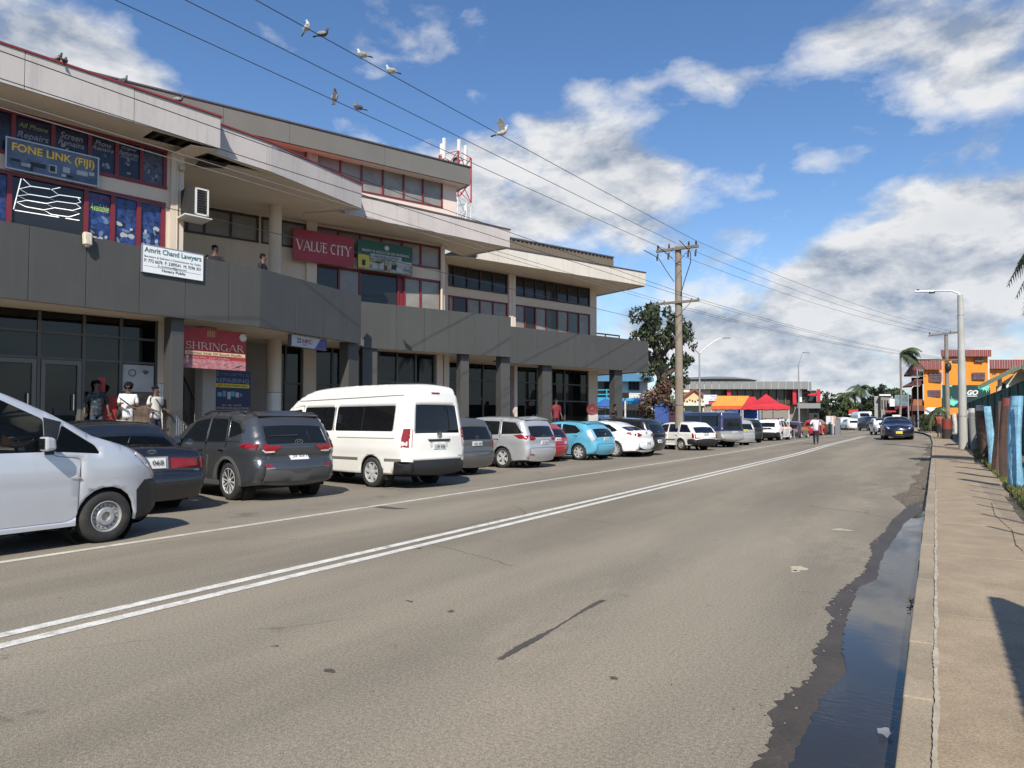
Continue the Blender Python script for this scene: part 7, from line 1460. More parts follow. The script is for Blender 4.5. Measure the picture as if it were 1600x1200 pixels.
for x in (-1.02, -.42, .62, 1.0):
    mb = MB(); mb.lathe([(.0, 0), (.05, 0), (.06, .06), (.035, .09), (.06, .13), (.03, .18), (.05, .22), (0, .24)], 10, (x, -.2, 10.47)); mb.build('insulator', insul, pole, smooth=True)
    mb = MB(); mb.bar((x, -.2, 10.25), (x, -.32, 10.0), .06); mb.lathe([(0, 0), (.05, .02), (.05, .22), (0, .24)], 8, (x, -.34, 9.85)); mb.build('drop_fuse', insul, pole)
for x in (-1.05, -.7, .75, 1.08): mb = MB(); mb.lathe([(0, 0), (.03, 0), (.04, .05), (.02, .09), (0, .10)], 8, (x, -.2, 7.68)); mb.build('insulator', insul, pole, smooth=True)
mb = MB(); mb.tube([(-1.5, -1.0, 10.35), (-.95, -.35, 10.0), (-.55, -.25, 9.3), (-.18, -.18, 8.7)], .022, 6); mb.build('jumper_cable', trim_m, pole, smooth=True)
mb = MB(); mb.tube([(.45, -1.2, 10.55), (.75, -.35, 10.1), (.72, -.25, 9.6), (.35, -.2, 8.6), (.17, -.17, 8.0)], .022, 6); mb.build('jumper_cable', trim_m, pole, smooth=True)
mb = MB(); mb.tube([(-.75, -1.1, 10.45), (-.40, -.3, 10.1), (-.2, -.3, 9.9)], .022, 6); mb.build('jumper_cable', trim_m, pole, smooth=True)
mb = MB(); mb.tube([(.24, -.02, 0), (.2, -.02, 4), (.17, -.02, 9)], .018, 6); mb.build('earth_cable', trim_m, pole, smooth=True)
weed((PX+.35, PY-.15, 0), 26, .35, 'tuft of weeds growing at the foot of the timber power pole')
wire_m = mat('wire', (.03, .032, .036), .6); wire_l = mat('pale_wire', (.24, .235, .22), .5)
def wire(label, a, b, sag, r=.011, m=None, group='overhead wires'):
    a, b = Vector(a), Vector(b); mb = MB(); mid = [a.lerp(b, t)-Vector((0, 0, sag*4*t*(1-t))) for t in np.linspace(0, 1, 25)]; mb.tube(mid, r, 5); o = mb.build('power_cable', m or wire_m, smooth=True); props(o, label, 'cable', group); return mid
FP = Vector((.85, 67.9, 0)); FPZ = 8.55
hvR = wire('rightmost of the three high wires, the one with four perched pigeons', (PX+.98, PY-.2, 10.7), (-14.1, -12, 10.6), .15)
hvM = wire('middle of the three high wires crossing the sky above the eaves', (PX-.05, PY-.2, 10.7), (-15.5, -12, 10.6), .15)
hvL = wire('leftmost of the three high wires, where two pigeons perch close to the grey roof', (PX-1.05, PY-.2, 10.7), (-16.9, -12, 10.6), .15)
for k, (x, dx) in enumerate(((1.02, .9), (-.05, .1), (-1.05, -.8))): wire(('outer', 'middle', 'inner')[k]+' high wire running on from the power pole to the far pole', (PX+x, PY, 10.7), (FP.x+dx, FP.y, FPZ+.12), .5, .009)
for k, (X, Y, z) in enumerate(((-12.27, 5.2, 7.2), (-13.26, 5.63, 7.2), (-14.1, 6.0, 7.2), (-14.5, 6.15, 7.2))):
    a = Vector((PX+(1.08, .75, -.7, -1.05)[k], PY-.2, 7.72)); d = (Vector((X, Y, z))-a); wire(('highest', 'second', 'third', 'lowest')[k]+' of the four thin wires passing in front of the shop eaves', a, a+d*1.5, .05, .009, wire_l if k in (2, 3) else wire_m)
    wire(('nearest', 'second', 'third', 'farthest')[k]+' low wire running on beyond the power pole to the far pole', (PX+(1.08, .75, -.7, -1.05)[k], PY, 7.72), (FP.x+.4-.3*k, FP.y, 6.6), .4, .008)
wire('lone service wire crossing the wall at window height', (PX, PY-.2, 6.3), at_height(-250, 205, 6.0), .0, .009)
far_pole = thing('power_pole', 'timber power pole with red painted base beside the pavement in the distance', 'utility pole', FP); gz_ = ground_z(FP.x, FP.y)
mb = MB(); mb.tube([(0, 0, -.3), (0, 0, 3), (0, 0, FPZ)], [.20, .17, .13], 12); mb.build('pole', wood, far_pole, smooth=True)
mb = MB(); mb.bar((-1.25, -.15, FPZ-.02), (1.25, -.15, FPZ+.18), .12); mb.build('crossarm', wood_d, far_pole); mb = MB(); mb.bar((-1.1, -.15, 6.45), (1.2, -.15, 6.5), .11); mb.build('crossarm', wood_d, far_pole)
for x in (-1.15, .3, 1.1): mb = MB(); mb.lathe([(0, 0), (.05, 0), (.06, .12), (0, .2)], 8, (x, -.15, FPZ+.1)); mb.build('insulator', insul, far_pole)
mb = MB(); mb.ball((.1, -.2, 5.9), (.24, .24, .4), 10, 6); mb.build('junction_box', trim_m, far_pole, smooth=True)
p = at_depth(1480, 681, 44); t = thing('painted_drum', 'red over black painted concrete base at the foot of the far pole beside the pavement', 'post base', (p.x, p.y, ground_z(p.x, p.y)+.1)); mb = MB(); mb.lathe([(0, .62), (.27, .62), (.26, 1.25), (0, 1.25)], 16); mb.build('red_band', mat('red_brown_paint', (.22, .035, .022), .7, var=.2, vs=5), t, smooth=True, ang=40); mb = MB(); mb.lathe([(.29, 0), (.27, .62)], 16); mb.build('base', mat('sooty_black', (.03, .022, .02), .8), t, smooth=True)
# street lamps
galv = mat('galvanised_steel', (.36, .37, .37), .45, metal=.55, var=.15, vs=3, streak=.3, dcol=(.22, .2, .17)); conc_pole = mat('concrete_pole', (.40, .39, .36), .8, var=.12, vs=2, streak=.4, dcol=(.26, .22, .18))
LX, LY = 1.08, 38.96
lamp = thing('street_lamp', 'thick concrete street lamp with a pale sloping arm on the right pavement', 'street lamp', (LX, LY, .1)); LZ = 7.25
mb = MB(); mb.tube([(0, 0, 0), (0, 0, 3), (0, 0, LZ)], [.185, .165, .115], 18); mb.build('pole', conc_pole, lamp, smooth=True)
mb = MB(); mb.lathe([(0, -.02), (.32, -.02), (.30, .05), (.19, .07)], 16); mb.build('base_plate', mat('rusty_base', (.10, .075, .055), .9), lamp)
mb = MB(); mb.tube([(0, 0, LZ-.1), (-.05, .02, LZ+.08), (-.35, .05, LZ+.24), (-1.15, .12, LZ+.32)], [.06, .05, .04, .04], 10); mb.build('arm', mat('white_blue_metal', (.62, .66, .72), .4, metal=.2), lamp, smooth=True)
mb = MB(); mb.hexa([(-1.05, .02, LZ+.25), (-1.05, .24, LZ+.25), (-1.85, .28, LZ+.33), (-1.85, .06, LZ+.33), (-1.05, .04, LZ+.36), (-1.05, .22, LZ+.36), (-1.85, .25, LZ+.40), (-1.85, .09, LZ+.40)]); mb.build('luminaire', mat('white_blue_metal'), lamp, bevel=.02); mb = MB(); mb.lathe([(0, 0), (.05, 0), (.05, .07), (0, .08)], 10, (-1.7, .17, LZ+.39)); mb.build('photo_cell', trim_m, lamp)
mb = MB(); mb.box((-1.25, .04, LZ+.21), (-1.0, .22, LZ+.26)); mb.build('gear_tray', trim_m, lamp)
for z in (1.6, 2.4, 4.8, 6.3): mb = MB(); r = .185-.0097*z+.005; mb.lathe([(r, -.02), (r, .02)], 18, (0, 0, z)); mb.build('band', galv, lamp)
def twin_lamp(label, x, ybase, ytop, dep, single=False, span=3.2, name='street_lamp'):
    p = at_depth(x, ybase, dep); q = at_depth(x, ytop, dep); t = thing(name, label, 'street lamp', (p.x, p.y, 0)); h = q.z; mb = MB(); mb.tube([(0, 0, 0), (0, 0, h*.85)], [.10, .06], 10); mb.build('pole', galv, t, smooth=True)
    for sg in ((1,) if single else (1, -1)):
        d = Vector((math.cos(YAW), math.sin(YAW), 0))*sg; mb = MB(); pts = [Vector((0, 0, h*.84))+d*span*.5*u+Vector((0, 0, h*.16*math.sin(u*1.45))) for u in np.linspace(0, 1, 8)]; mb.tube(pts, .04, 8); mb.build('arm', galv, t, smooth=True); mb = MB(); e = pts[-1]; mb.bar(e-d*.1, e+d*.55, .22, .09); mb.build('luminaire', mat('lamp_grey', (.25, .26, .27), .4), t, bevel=.02)
twin_lamp('slim twin-armed street lamp rising behind the white wagon', 1094, 700, 527, 58, span=4.0); twin_lamp('slim single street lamp beyond the red gazebo', 1249, 680, 550, 74, True, 1.2); twin_lamp('small single street lamp in front of the orange building', 1420, 676, 603, 78, True, 1.4)
# pigeons
def pigeon(label, loc, rz, sc=1.0, tone=0, fly=False, upright=False):
    t = thing('pigeon', label, 'bird', loc, rz, None); gm = mat(('pigeon_grey', 'pigeon_pale', 'pigeon_dark')[tone], ((.16, .16, .17), (.50, .49, .47), (.05, .05, .055))[tone], .8, var=.35, vs=18); dk = mat('pigeon_dark', (.05, .05, .055), .8)
    mb = MB(); N = 12; prof = [(-.17, .0, .015), (-.12, .01, .035), (-.05, .02, .062), (.02, .035, .075), (.08, .065, .062), (.115, .105, .036), (.125, .135, .030), (.135, .155, .031), (.150, .165, .024), (.165, .163, .008)]
    if upright: R = Matrix.Rotation(-.9, 3, 'Y')
    else: R = Matrix.Rotation(-.15, 3, 'Y')
    mb.tube([R @ Vector((x, 0, z+.07)) for x, z, r in prof], [r for _, _, r in prof], N); mb.tube([R @ Vector((.16, 0, .233)), R @ Vector((.19, 0, .225))], [.008, .002], 6)
    mb.build('body', gm, t, smooth=True, ang=80)
    mb = MB(); mb.hexa([R @ Vector(p) for p in ((-.14, -.025, .07), (-.14, .025, .07), (-.29, .045, .05), (-.29, -.045, .05), (-.14, -.02, .085), (-.14, .02, .085), (-.29, .045, .058), (-.29, -.045, .058))]); mb.build('tail', dk, t)
    for sg in (1, -1):
        mb = MB()
        if fly: mb.add([Vector((.06, sg*.05, .12)), Vector((-.08, sg*.05, .11)), Vector((-.12, sg*.20, .27)), Vector((-.02, sg*.28, .36)), Vector((.07, sg*.18, .27))], [(0, 1, 2, 3, 4)]); o = mb.build('wing', gm, t); so = o.modifiers.new('s', 'SOLIDIFY'); so.thickness = .012
        else: mb.ball((0, 0, 0), (.125, .022, .05), 12, 8); mb.xform((R.to_4x4()) @ Matrix.Translation((-.03, sg*.055, .115))); mb.build('wing', mat('wing_grey', (.24, .23, .22), .8, var=.5, vs=14) if tone else dk, t, smooth=True)
    mb = MB()
    for sg in (1, -1): mb.tube([(0.0, sg*.02, .06), (0.01, sg*.02, 0)], .006, 5)
    mb.build('feet', mat('pink_feet', (.3, .1, .08), .7), t); t.scale = (sc, sc, sc); return t
def on_wire(mid, x):
    best = min(range(240), key=lambda i: abs(px_x(mid[0].lerp(mid[-1], i/240))-x)); k = best/240*24; i = min(23, int(k)); return mid[i].lerp(mid[i+1], k-i)
def px_x(P):
    d = P-Vector((0, 0, HEYE)); F = px_ray(CX, CY); w = d.dot(F); R = Vector((math.cos(YAW), math.sin(YAW), 0)); return CX+FPX*d.dot(R)/w
for x, lab, rz, tn, up in ((487, 'pale-winged pigeon with dark tail, highest on the right-hand high wire', .7, 1, True), (505, 'dark speckled pigeon crouching just below the highest one on the right-hand wire', .6, 2, False), (562, 'white-backed pigeon with a dark head, third down the right-hand wire', 3.5, 1, False), (611, 'white and dark pigeon, fourth down the right-hand wire', 3.6, 1, False)):
    p = on_wire(hvR, x); pigeon(lab, p, rz, .85 if x < 520 else .95, tn, False, up)
p = on_wire(hvR, 784); pigeon('white pigeon landing on the right-hand wire with raised wings', p, .4, 1.3, 1, True)
p = on_wire(hvL, 525); pigeon('dark pigeon sitting upright on the left-hand high wire', p, rad(120), 1.15, 2, False, True); p = on_wire(hvL, 560); pigeon('brownish pigeon resting low on the left-hand high wire', p, 3.6, 1.0, 0)
for x, lab, rz, tn in ((83, 'dark pigeon standing on the capping of the first eave', .5, 2), (94, 'blackish pigeon crouching beside the standing one on the first eave', 2.4, 2), (276, 'small dark pigeon pecking on the red capping near the end of the first eave', 1.0, 2), (188, 'grey pigeon half hidden on the red capping above the first eave', .3, 0)):
    a = RA.s_of(x); pigeon(lab, RA.pt(a, ZF+.89, -.05), rz, .8, tn)
# red and white telecom mast behind the roof
p = at_depth(711, 400, 62); 
mast = thing('telecom_mast', 'red and white lattice telecom mast behind the roof with panel antennas', 'mast', (p.x, p.y, 0)); ztop = at_depth(711, 243, 62).z
redm = mat('mast_red', (.42, .05, .05), .6); whm = mat('mast_white', (.66, .65, .63), .6); w0 = 1.0; cols_ = [whm]*5+[whm, redm, redm]
for i in range(14):
    z0, z1 = ztop-2.0*(14-i), ztop-2.0*(13-i); m_ = redm if i >= 12 or (6 <= i < 8) or i == 10 and False else whm; mb = MB(); cs = [Vector((w0*sx, w0*sy, 0)) for sx, sy in ((1, 1), (-1, 1), (-1, -1), (1, -1))]
    for q in range(4):
        a, b = cs[q], cs[(q+1) % 4]; mb.bar(a+Vector((0, 0, z0)), a+Vector((0, 0, z1)), .10); mb.bar(a+Vector((0, 0, z0)), b+Vector((0, 0, z1)), .05); mb.bar(b+Vector((0, 0, z0)), a+Vector((0, 0, z1)), .05); mb.bar(a+Vector((0, 0, z1)), b+Vector((0, 0, z1)), .05)
    mb.build('lattice_section', m_, mast)
for x, y, z in ((-1.1, -.5, .3), (-.4, -1.1, .45), (.9, -.7, .2), (.5, .9, .3), (.6, -1.0, -8.5), (-.8, -.9, -4.0), (.95, .3, -5.0)): mb = MB(); mb.box((x-.13, y-.1, ztop+z-.9), (x+.13, y+.1, ztop+z+.9)); mb.build('panel_antenna', whm, mast)
for x, z in ((-.75, -1.2), (.7, -.8), (.9, -7.0), (-.9, -9.0)): mb = MB(); mb.lathe([(.34, -.1), (.34, .1), (.0, .12), (0, -.1)], 14, (x, -.85, ztop+z), 'y'); mb.build('dish_antenna', mat('dish_grey', (.2, .19, .19), .6), mast, smooth=True, ang=40)

# ------------------------------------------------------------------ trees and shrubs
def leaves(name, clumps, per, size, mats, parent, flat=.5, seed=1, kind=None):
    """leaf-sized faces spread through the clumps of a crown; clumps: (centre, radius)"""
    r = np.random.RandomState(seed); V = []; Fm = []
    for c, rr in clumps:
        n = int(per*(rr if isinstance(rr, float) else rr[0])**2*10); d = r.normal(size=(n, 3)); d /= np.linalg.norm(d, axis=1)[:, None]; rad_ = r.uniform(.25, 1.0, n)**.5; R3 = np.array([rr]*3 if isinstance(rr, float) else rr); p = np.array(c)+d*rad_[:, None]*R3
        a = r.normal(size=(n, 3)); a[:, 2] *= flat; a /= np.linalg.norm(a, axis=1)[:, None]; b = np.cross(a, r.normal(size=(n, 3))); b /= np.linalg.norm(b, axis=1)[:, None]; s = size*r.uniform(.6, 1.4, n)[:, None]
        V.append(np.stack([p-a*s, p+b*s*.45, p+a*s, p-b*s*.45], 1).reshape(-1, 3)); Fm.append(r.randint(0, len(mats), n))
    V = np.concatenate(V); Fm = np.concatenate(Fm); n = len(V)//4; me = bpy.data.meshes.new(name); me.vertices.add(len(V)); me.vertices.foreach_set('co', V.ravel()); me.loops.add(n*4); me.loops.foreach_set('vertex_index', np.arange(n*4)); me.polygons.add(n); me.polygons.foreach_set('loop_start', np.arange(0, n*4, 4)); me.polygons.foreach_set('loop_total', np.full(n, 4))
    for m in mats: me.materials.append(m)
    me.polygons.foreach_set('material_index', Fm.astype(np.int32)); me.update(calc_edges=True); o = bpy.data.objects.new(name, me); C.objects.link(o); o.parent = parent
    if kind: o['kind'] = kind
    return o
def leafm(n, c=(.05, .07, .02)): return mat(n, c, .65, var=.35, vs=1.5)
dkg = [leafm('leaf_dark', (.020, .034, .012)), leafm('leaf_mid', (.036, .055, .018)), leafm('leaf_deep', (.014, .024, .010))]; midg = [leafm('leaf_green', (.045, .075, .022)), leafm('leaf_olive', (.065, .085, .025)), leafm('leaf_dark2', (.026, .045, .016))]
rust = [leafm('leaf_rust', (.22, .085, .055)), leafm('leaf_rust_dark', (.12, .050, .035)), leafm('leaf_olive')]; bark = mat('bark', (.07, .055, .042), .95, var=.3, vs=4, bump=.5, bs=20)
# the big dark tree beyond the end of the building, wind-shaped
D = 52; T0 = at_depth(1038, 690, D); T0.z = 0; tree = thing('tree', 'dark wind-shaped tree with open layered crown behind the power pole', 'tree', T0)
def tp(x, y, dd=0): return at_depth(x, y, D+dd)-T0
mb = MB(); mb.tube([Vector((0, 0, 0)), tp(1040, 640), tp(1036, 600), tp(1030, 565)], [.55, .48, .42, .34], 10)
for pts, r in (([tp(1034, 590), tp(1015, 560), tp(1003, 530)], .25), ([tp(1030, 565), tp(1018, 528), tp(1030, 500)], .25), ([tp(1034, 590), tp(1058, 575, 1), tp(1074, 572, 1)], .2), ([tp(1030, 560), tp(1052, 535, -1), tp(1070, 525, -1)], .2)): mb.tube(pts, [r, r*.7, r*.35], 8)
mb.build('trunk', bark, tree, smooth=True)
cl = []
rr_ = random.Random(5)
for x, y, n, sp, r in ((1012, 500, 7, 18, .72), (1030, 492, 6, 16, .7), (1000, 520, 6, 12, .6), (1022, 525, 6, 16, .7), (1042, 510, 5, 16, .66), (1060, 505, 5, 14, .6), (1072, 522, 5, 12, .55), (1050, 530, 4, 12, .55), (1026, 552, 5, 10, .6), (1018, 580, 6, 14, .62), (1034, 575, 5, 14, .62), (1056, 568, 6, 14, .6), (1074, 566, 5, 10, .5), (1042, 598, 6, 16, .7), (1062, 592, 4, 14, .55), (1030, 608, 5, 12, .6), (1078, 540, 2, 6, .4)):
    for _ in range(n): cl.append((tuple(tp(x+rr_.uniform(-sp, sp), y+rr_.uniform(-sp, sp)*.7, rr_.uniform(-2.2, 2.2))), r*rr_.uniform(.5, .95)))
leaves('crown', cl, 26, .17, dkg+[leafm('leaf_olive_pale', (.055, .065, .022))], tree, 1.6, 3)  # one paler olive tone scattered at random among the dark leaves
bs_ = at_depth(1022, 670, 49); bs_.z = 0; bush = thing('shrub', 'rust-red leafed shrub below the dark tree', 'shrub', bs_); mb = MB()
for x, y in ((1010, 640), (1030, 630), (1045, 625), (1020, 650)): mb.tube([(0, 0, 0), (at_depth(x, y+15, 49)-bs_)*.8, at_depth(x, y, 49)-bs_], [.10, .06, .02], 6)
mb.build('stem', bark, bush, smooth=True); leaves('crown', [(tuple(at_depth(x+rr_.uniform(-7, 7), y+rr_.uniform(-6, 6), 49+rr_.uniform(-1, 1))-bs_), .5*rr_.uniform(.6, 1.2)) for x, y in ((1005, 640), (1015, 628), (1022, 615), (1033, 608), (1040, 622), (1028, 635), (1012, 650), (1042, 640), (1045, 605), (1050, 630), (1020, 645)) for _ in range(3)], 26, .13, rust, bush, 1.0, 4)
def palm(label, x, ybase, ytop, dep, n=16, fl=2.6, droop=.9, seed=1, wind=(0, 0), trunk=.14, name='palm_tree', zb=None):
    p = at_depth(x, ybase, dep); top = at_depth(x, ytop, dep); z0 = 0 if zb is None else zb; t = thing(name, label, 'palm', (p.x, p.y, z0)); h = top.z-z0; r = random.Random(seed); c = Vector((r.uniform(-.3, .3), r.uniform(-.3, .3), h)); mb = MB(); mb.tube([(0, 0, 0), c*.5+Vector((.15, 0, 0)), c], [trunk*1.25, trunk, trunk*.8], 10); mb.build('trunk', mat('palm_trunk', (.20, .17, .135), .9, var=.2, vs=6), t, smooth=True)
    for i in range(n):
        a = 2*math.pi*i/n+r.uniform(-.2, .2); el = r.uniform(-.1, 1.1); L_ = fl*r.uniform(.75, 1.1); d = Vector((math.cos(a)+wind[0], math.sin(a)+wind[1], 0)).normalized(); pts = []; K = 9
        for k in range(K+1): u = k/K; pts.append(c+d*L_*u*math.cos(el*.6)+Vector((0, 0, L_*(u*math.sin(el)-droop*u*u*1.05))))
        mb = MB(); mb.tube(pts, [.03*(1-.8*k/K) for k in range(K+1)], 4)
        for k in range(1, K*3):
            u = k/(K*3); q = u*K; i0 = int(q); P = pts[i0].lerp(pts[min(K, i0+1)], q-i0); tn = (pts[min(K, i0+1)]-pts[i0]).normalized(); side = tn.cross(Vector((0, 0, 1))).normalized(); ll = fl*.30*math.sin(math.pi*(.12+.85*u))**.7
            for sg in (1, -1):
                tip = P+side*sg*ll*.75+tn*ll*.55-Vector((0, 0, ll*r.uniform(.35, .75))); w = tn*(.022*fl); mb.add([P-w, P+w, tip], [(0, 1, 2)], r.randrange(2))
        mb.build('frond', midg[:2] if i % 3 else [midg[0], dkg[1]], t)
    return t
def at_r(x, y, d): return at_depth(x, y, d)
palm('wind-blown coconut palm with thin tall trunk left of the orange building', 1405, 660, 552, 95, 18, 3.0, .8, 2, (1.3, .4), .14)
palm('coconut palm among the far trees, tallest of the far group', 1347, 664, 605, 150, 16, 3.2, .8, 3, (.4, 0), .2); palm('small coconut palm left of the tallest in the far group', 1337, 664, 614, 155, 14, 3.0, .8, 4, (.2, 0), .2)
palm('far palm above the red truck sign', 1322, 664, 617, 165, 12, 3.4, .9, 5, (.1, 0), .2)
palm('coconut palm at the right edge with drooping fronds reaching into the frame', 1688, 640, 372, 20, 22, 1.75, 1.15, 8, (-.2, 0), .15)
def round_tree(label, x, ytop, ybase, dep, wid, mats, seed, name='tree'):
    p = at_depth(x, ybase, dep); z0 = -.2; top = at_depth(x, ytop, dep).z; w = wid/FPX*dep; t = thing(name, label, 'tree', (p.x, p.y, z0)); h = top-z0; r = random.Random(seed); mb = MB(); mb.tube([(0, 0, 0), (0, 0, h*.6)], [w*.06+.1, w*.04], 8)
    for k in range(4): a = r.uniform(0, 6.28); mb.tube([(0, 0, h*.35), (math.cos(a)*w*.25, math.sin(a)*w*.25, h*.7)], [w*.03+.05, .03], 6)
    mb.build('trunk', bark, t, smooth=True); cl = []
    for _ in range(26): a, u = r.uniform(0, 6.28), r.uniform(.3, .93); q = w*.5*math.sqrt(r.random())*(1.1-.7*abs(u-.6)); cl.append(((math.cos(a)*q, math.sin(a)*q, h*u), float(max(.3, min(w, h)*.14*r.uniform(.7, 1.2)))))
    leaves('crown', cl, 120/max(1, dep/9)**1.0, .0050*dep*.6, mats, t, 1.0, seed)
gt = 'trees along the far end of the road'
for k, (x, yt, d, w, ms) in enumerate(((1296, 606, 100, 26, dkg), (1312, 620, 130, 46, midg), (1335, 634, 160, 40, midg), (1362, 618, 150, 34, dkg), (1382, 600, 140, 40, dkg), (1402, 606, 145, 36, midg), (1422, 612, 120, 30, midg), (1285, 622, 120, 40, dkg))):
    round_tree(('tall dark tree at the end of the grey bank building', 'broad green tree left of the road bend', 'low green tree straight above the road end', 'dark tree left of the pale shop block', 'tallest dark tree behind the pale shop block', 'green tree behind the roof of the pale shop block', 'tree between the pale shop block and the orange building', 'low dark tree behind the bank building')[k], x, yt, 662, d, w, ms, 30+k)
mb = MB(); A_ = [at_depth(x, y, 230) for x, y in ((1180, 655), (1240, 646), (1290, 640), (1330, 645), (1380, 636), (1430, 640), (1500, 630), (1600, 622), (1700, 625))]
leaves('tree_line', [((a.lerp(b, u).x, a.lerp(b, u).y, random.uniform(.5, 1)*(a.lerp(b, u).z+2)-1), 2.6) for a, b in zip(A_, A_[1:]) for u in np.linspace(0, .95, 9) for _ in range(2)], 2.0, .8, midg, None, 1, 77, 'stuff')
# ------------------------------------------------------------------ far buildings
def wbox(t, name, m, x0, y0, x1, y1, dep, thick, parent=None, F=None):
    """a block standing at a surveyed distance: its front face spans the given photo rectangle"""
    a, b = at_depth(x0, y0, dep), at_depth(x1, y1, dep); f = ((a+b)*.5).to_2d().to_3d().normalized(); mb = MB(); a2, b2 = Vector((a.x, a.y, 0)), Vector((b.x, b.y, 0)); mb.prism([a2, b2, b2+f*thick, a2+f*thick], b.z, a.z); return mb.build(name, m, parent or t, world=True)
def facing(t, name, m, pts, dep, thick=.1):   # polygon facing us, given real thickness
    P = [at_depth(x, y, dep) for x, y in pts]; n = len(P); f = (sum(P, Vector())/n).to_2d().to_3d().normalized(); mb = MB(); mb.add(P+[p+f*thick for p in P], [tuple(range(n))[::-1], tuple(range(n, 2*n))]+[(i, (i+1) % n, n+(i+1) % n, n+i) for i in range(n)]); return mb.build(name, m, t, world=True)
def farwin(t, x0, y0, x1, y1, dep, frame, pane, nx=3, ny=1):
    w = wbox(t, 'window', frame, x0, y0, x1, y1, dep-.06, .1)
    for i in range(nx):
        for j in range(ny): wbox(t, 'pane', pane, lerp(x0, x1, (i+.08)/nx), lerp(y0, y1, (j+.1)/ny), lerp(x0, x1, (i+.92)/nx), lerp(y0, y1, (j+.9)/ny), dep-.09, .04, w)
    return w
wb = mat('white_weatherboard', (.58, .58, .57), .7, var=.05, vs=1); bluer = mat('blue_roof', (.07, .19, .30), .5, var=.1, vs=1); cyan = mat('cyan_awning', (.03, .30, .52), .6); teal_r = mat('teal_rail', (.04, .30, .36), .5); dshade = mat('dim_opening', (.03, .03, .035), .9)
D = 60; t = thing('house', 'white two storey weatherboard house with blue roof seen under the panel band', 'house', at_depth(975, 680, D)*1); t.location.z = 0
wbox(t, 'wall', mat('grey_porch_wall', (.20, .20, .21), .8), 925, 590, 962, 690, D+1.2, 5); 
for k in range(14): wbox(t, 'weatherboard', wb, 962, 591+k*3.6, 1012, 594.4+k*3.6, D+.01*(k % 2), .3)
wbox(t, 'wall', mat('lower_wall', (.10, .10, .10), .8), 930, 640, 1012, 690, D, 5)
f_ = Vector((-math.sin(YAW), math.cos(YAW), 0)); mb = MB(); a, b = at_depth(918, 591, D-1.0), at_depth(1022, 591, D-1.0); c, d = at_depth(1004, 583.5, D+3), at_depth(918, 581, D+3); mb.add([a, b, c, d, a-Vector((0, 0, .25)), b-Vector((0, 0, .25)), b+f_*6-Vector((0, 0, .25)), b+f_*6], [(0, 1, 2, 3), (4, 5, 1, 0), (1, 5, 6, 7), (1, 7, 2)]); mb.build('roof', bluer, t, world=True)
farwin(t, 982, 595, 999, 610, D, mat('dim_frame', (.12, .12, .12), .6), dshade, 3); wbox(t, 'doorway', dshade, 944, 592, 952, 612, D+1.1, .1)
for y in (608.5, 615.5): wbox(t, 'balcony_rail', teal_r, 925, y, 962, y+1.5, D-.5, .06)
wbox(t, 'balcony_post', teal_r, 947, 608, 949, 622, D-.5, .08); wbox(t, 'balcony_panel', mat('dark_red_panel', (.14, .03, .035), .8), 950, 612, 962, 622, D-.3, .05)
mb = MB(); a, b = at_depth(928, 622, D-.3), at_depth(1012, 624, D-.3); mb.add([a, b, at_depth(1012, 630.5, D-2.5), at_depth(928, 632, D-2.5)], [(0, 1, 2, 3)]); o = mb.build('awning', cyan, t, world=True); so = o.modifiers.new('s', 'SOLIDIFY'); so.thickness = .08
for k in range(7): wbox(t, 'bar', mat('grille_bar', (.30, .24, .16), .6), 976+k*5.4, 632, 977+k*5.4, 648, D-.1, .06)
um = thing('market_umbrella', 'blue and white market umbrella under the far end of the panel band', 'umbrella', at_depth(946, 660, 50)); um.location.z = .2; q = at_depth(946, 630, 50)-um.location; mb = MB(); R_u = 1.1
mb.add([q+Vector((0, 0, .35))]+[q+Vector((R_u*math.cos(k*math.pi/4), R_u*math.sin(k*math.pi/4), -.25)) for k in range(8)], [(0, 1+k, 1+(k+1) % 8) for k in range(8)]); o = mb.build('canopy', mat('royal_blue_cloth', (.03, .10, .30), .8), um); so = o.modifiers.new('s', 'SOLIDIFY'); so.thickness = .02; mb = MB(); mb.tube([(q.x, q.y, 0), q+Vector((0, 0, .3))], .025, 6); mb.build('pole', galv, um)
p = at_depth(977, 660, 45); t = thing('vent_pipe', 'bent white pipe topped by a small rusty triangle sign between the columns', 'pipe', (p.x, p.y, 0)); q = at_depth(977, 622, 45); mb = MB(); mb.tube([(0, 0, q.z), (0, 0, 1.6), (.1, 0, 1.2), (.5, .1, .9), (.7, .1, .2)], .06, 8); mb.build('pipe', mat('white_pipe', (.6, .58, .54), .5), t, smooth=True); mb = MB(); mb.prism([(-.25, 0), (.25, 0), (.25, .03), (-.25, .03)], 0, .34); mb.xform(Matrix.Translation((0, 0, q.z))); mb.build('sign_plate', mat('rusty_sign', (.35, .16, .08), .7), t)
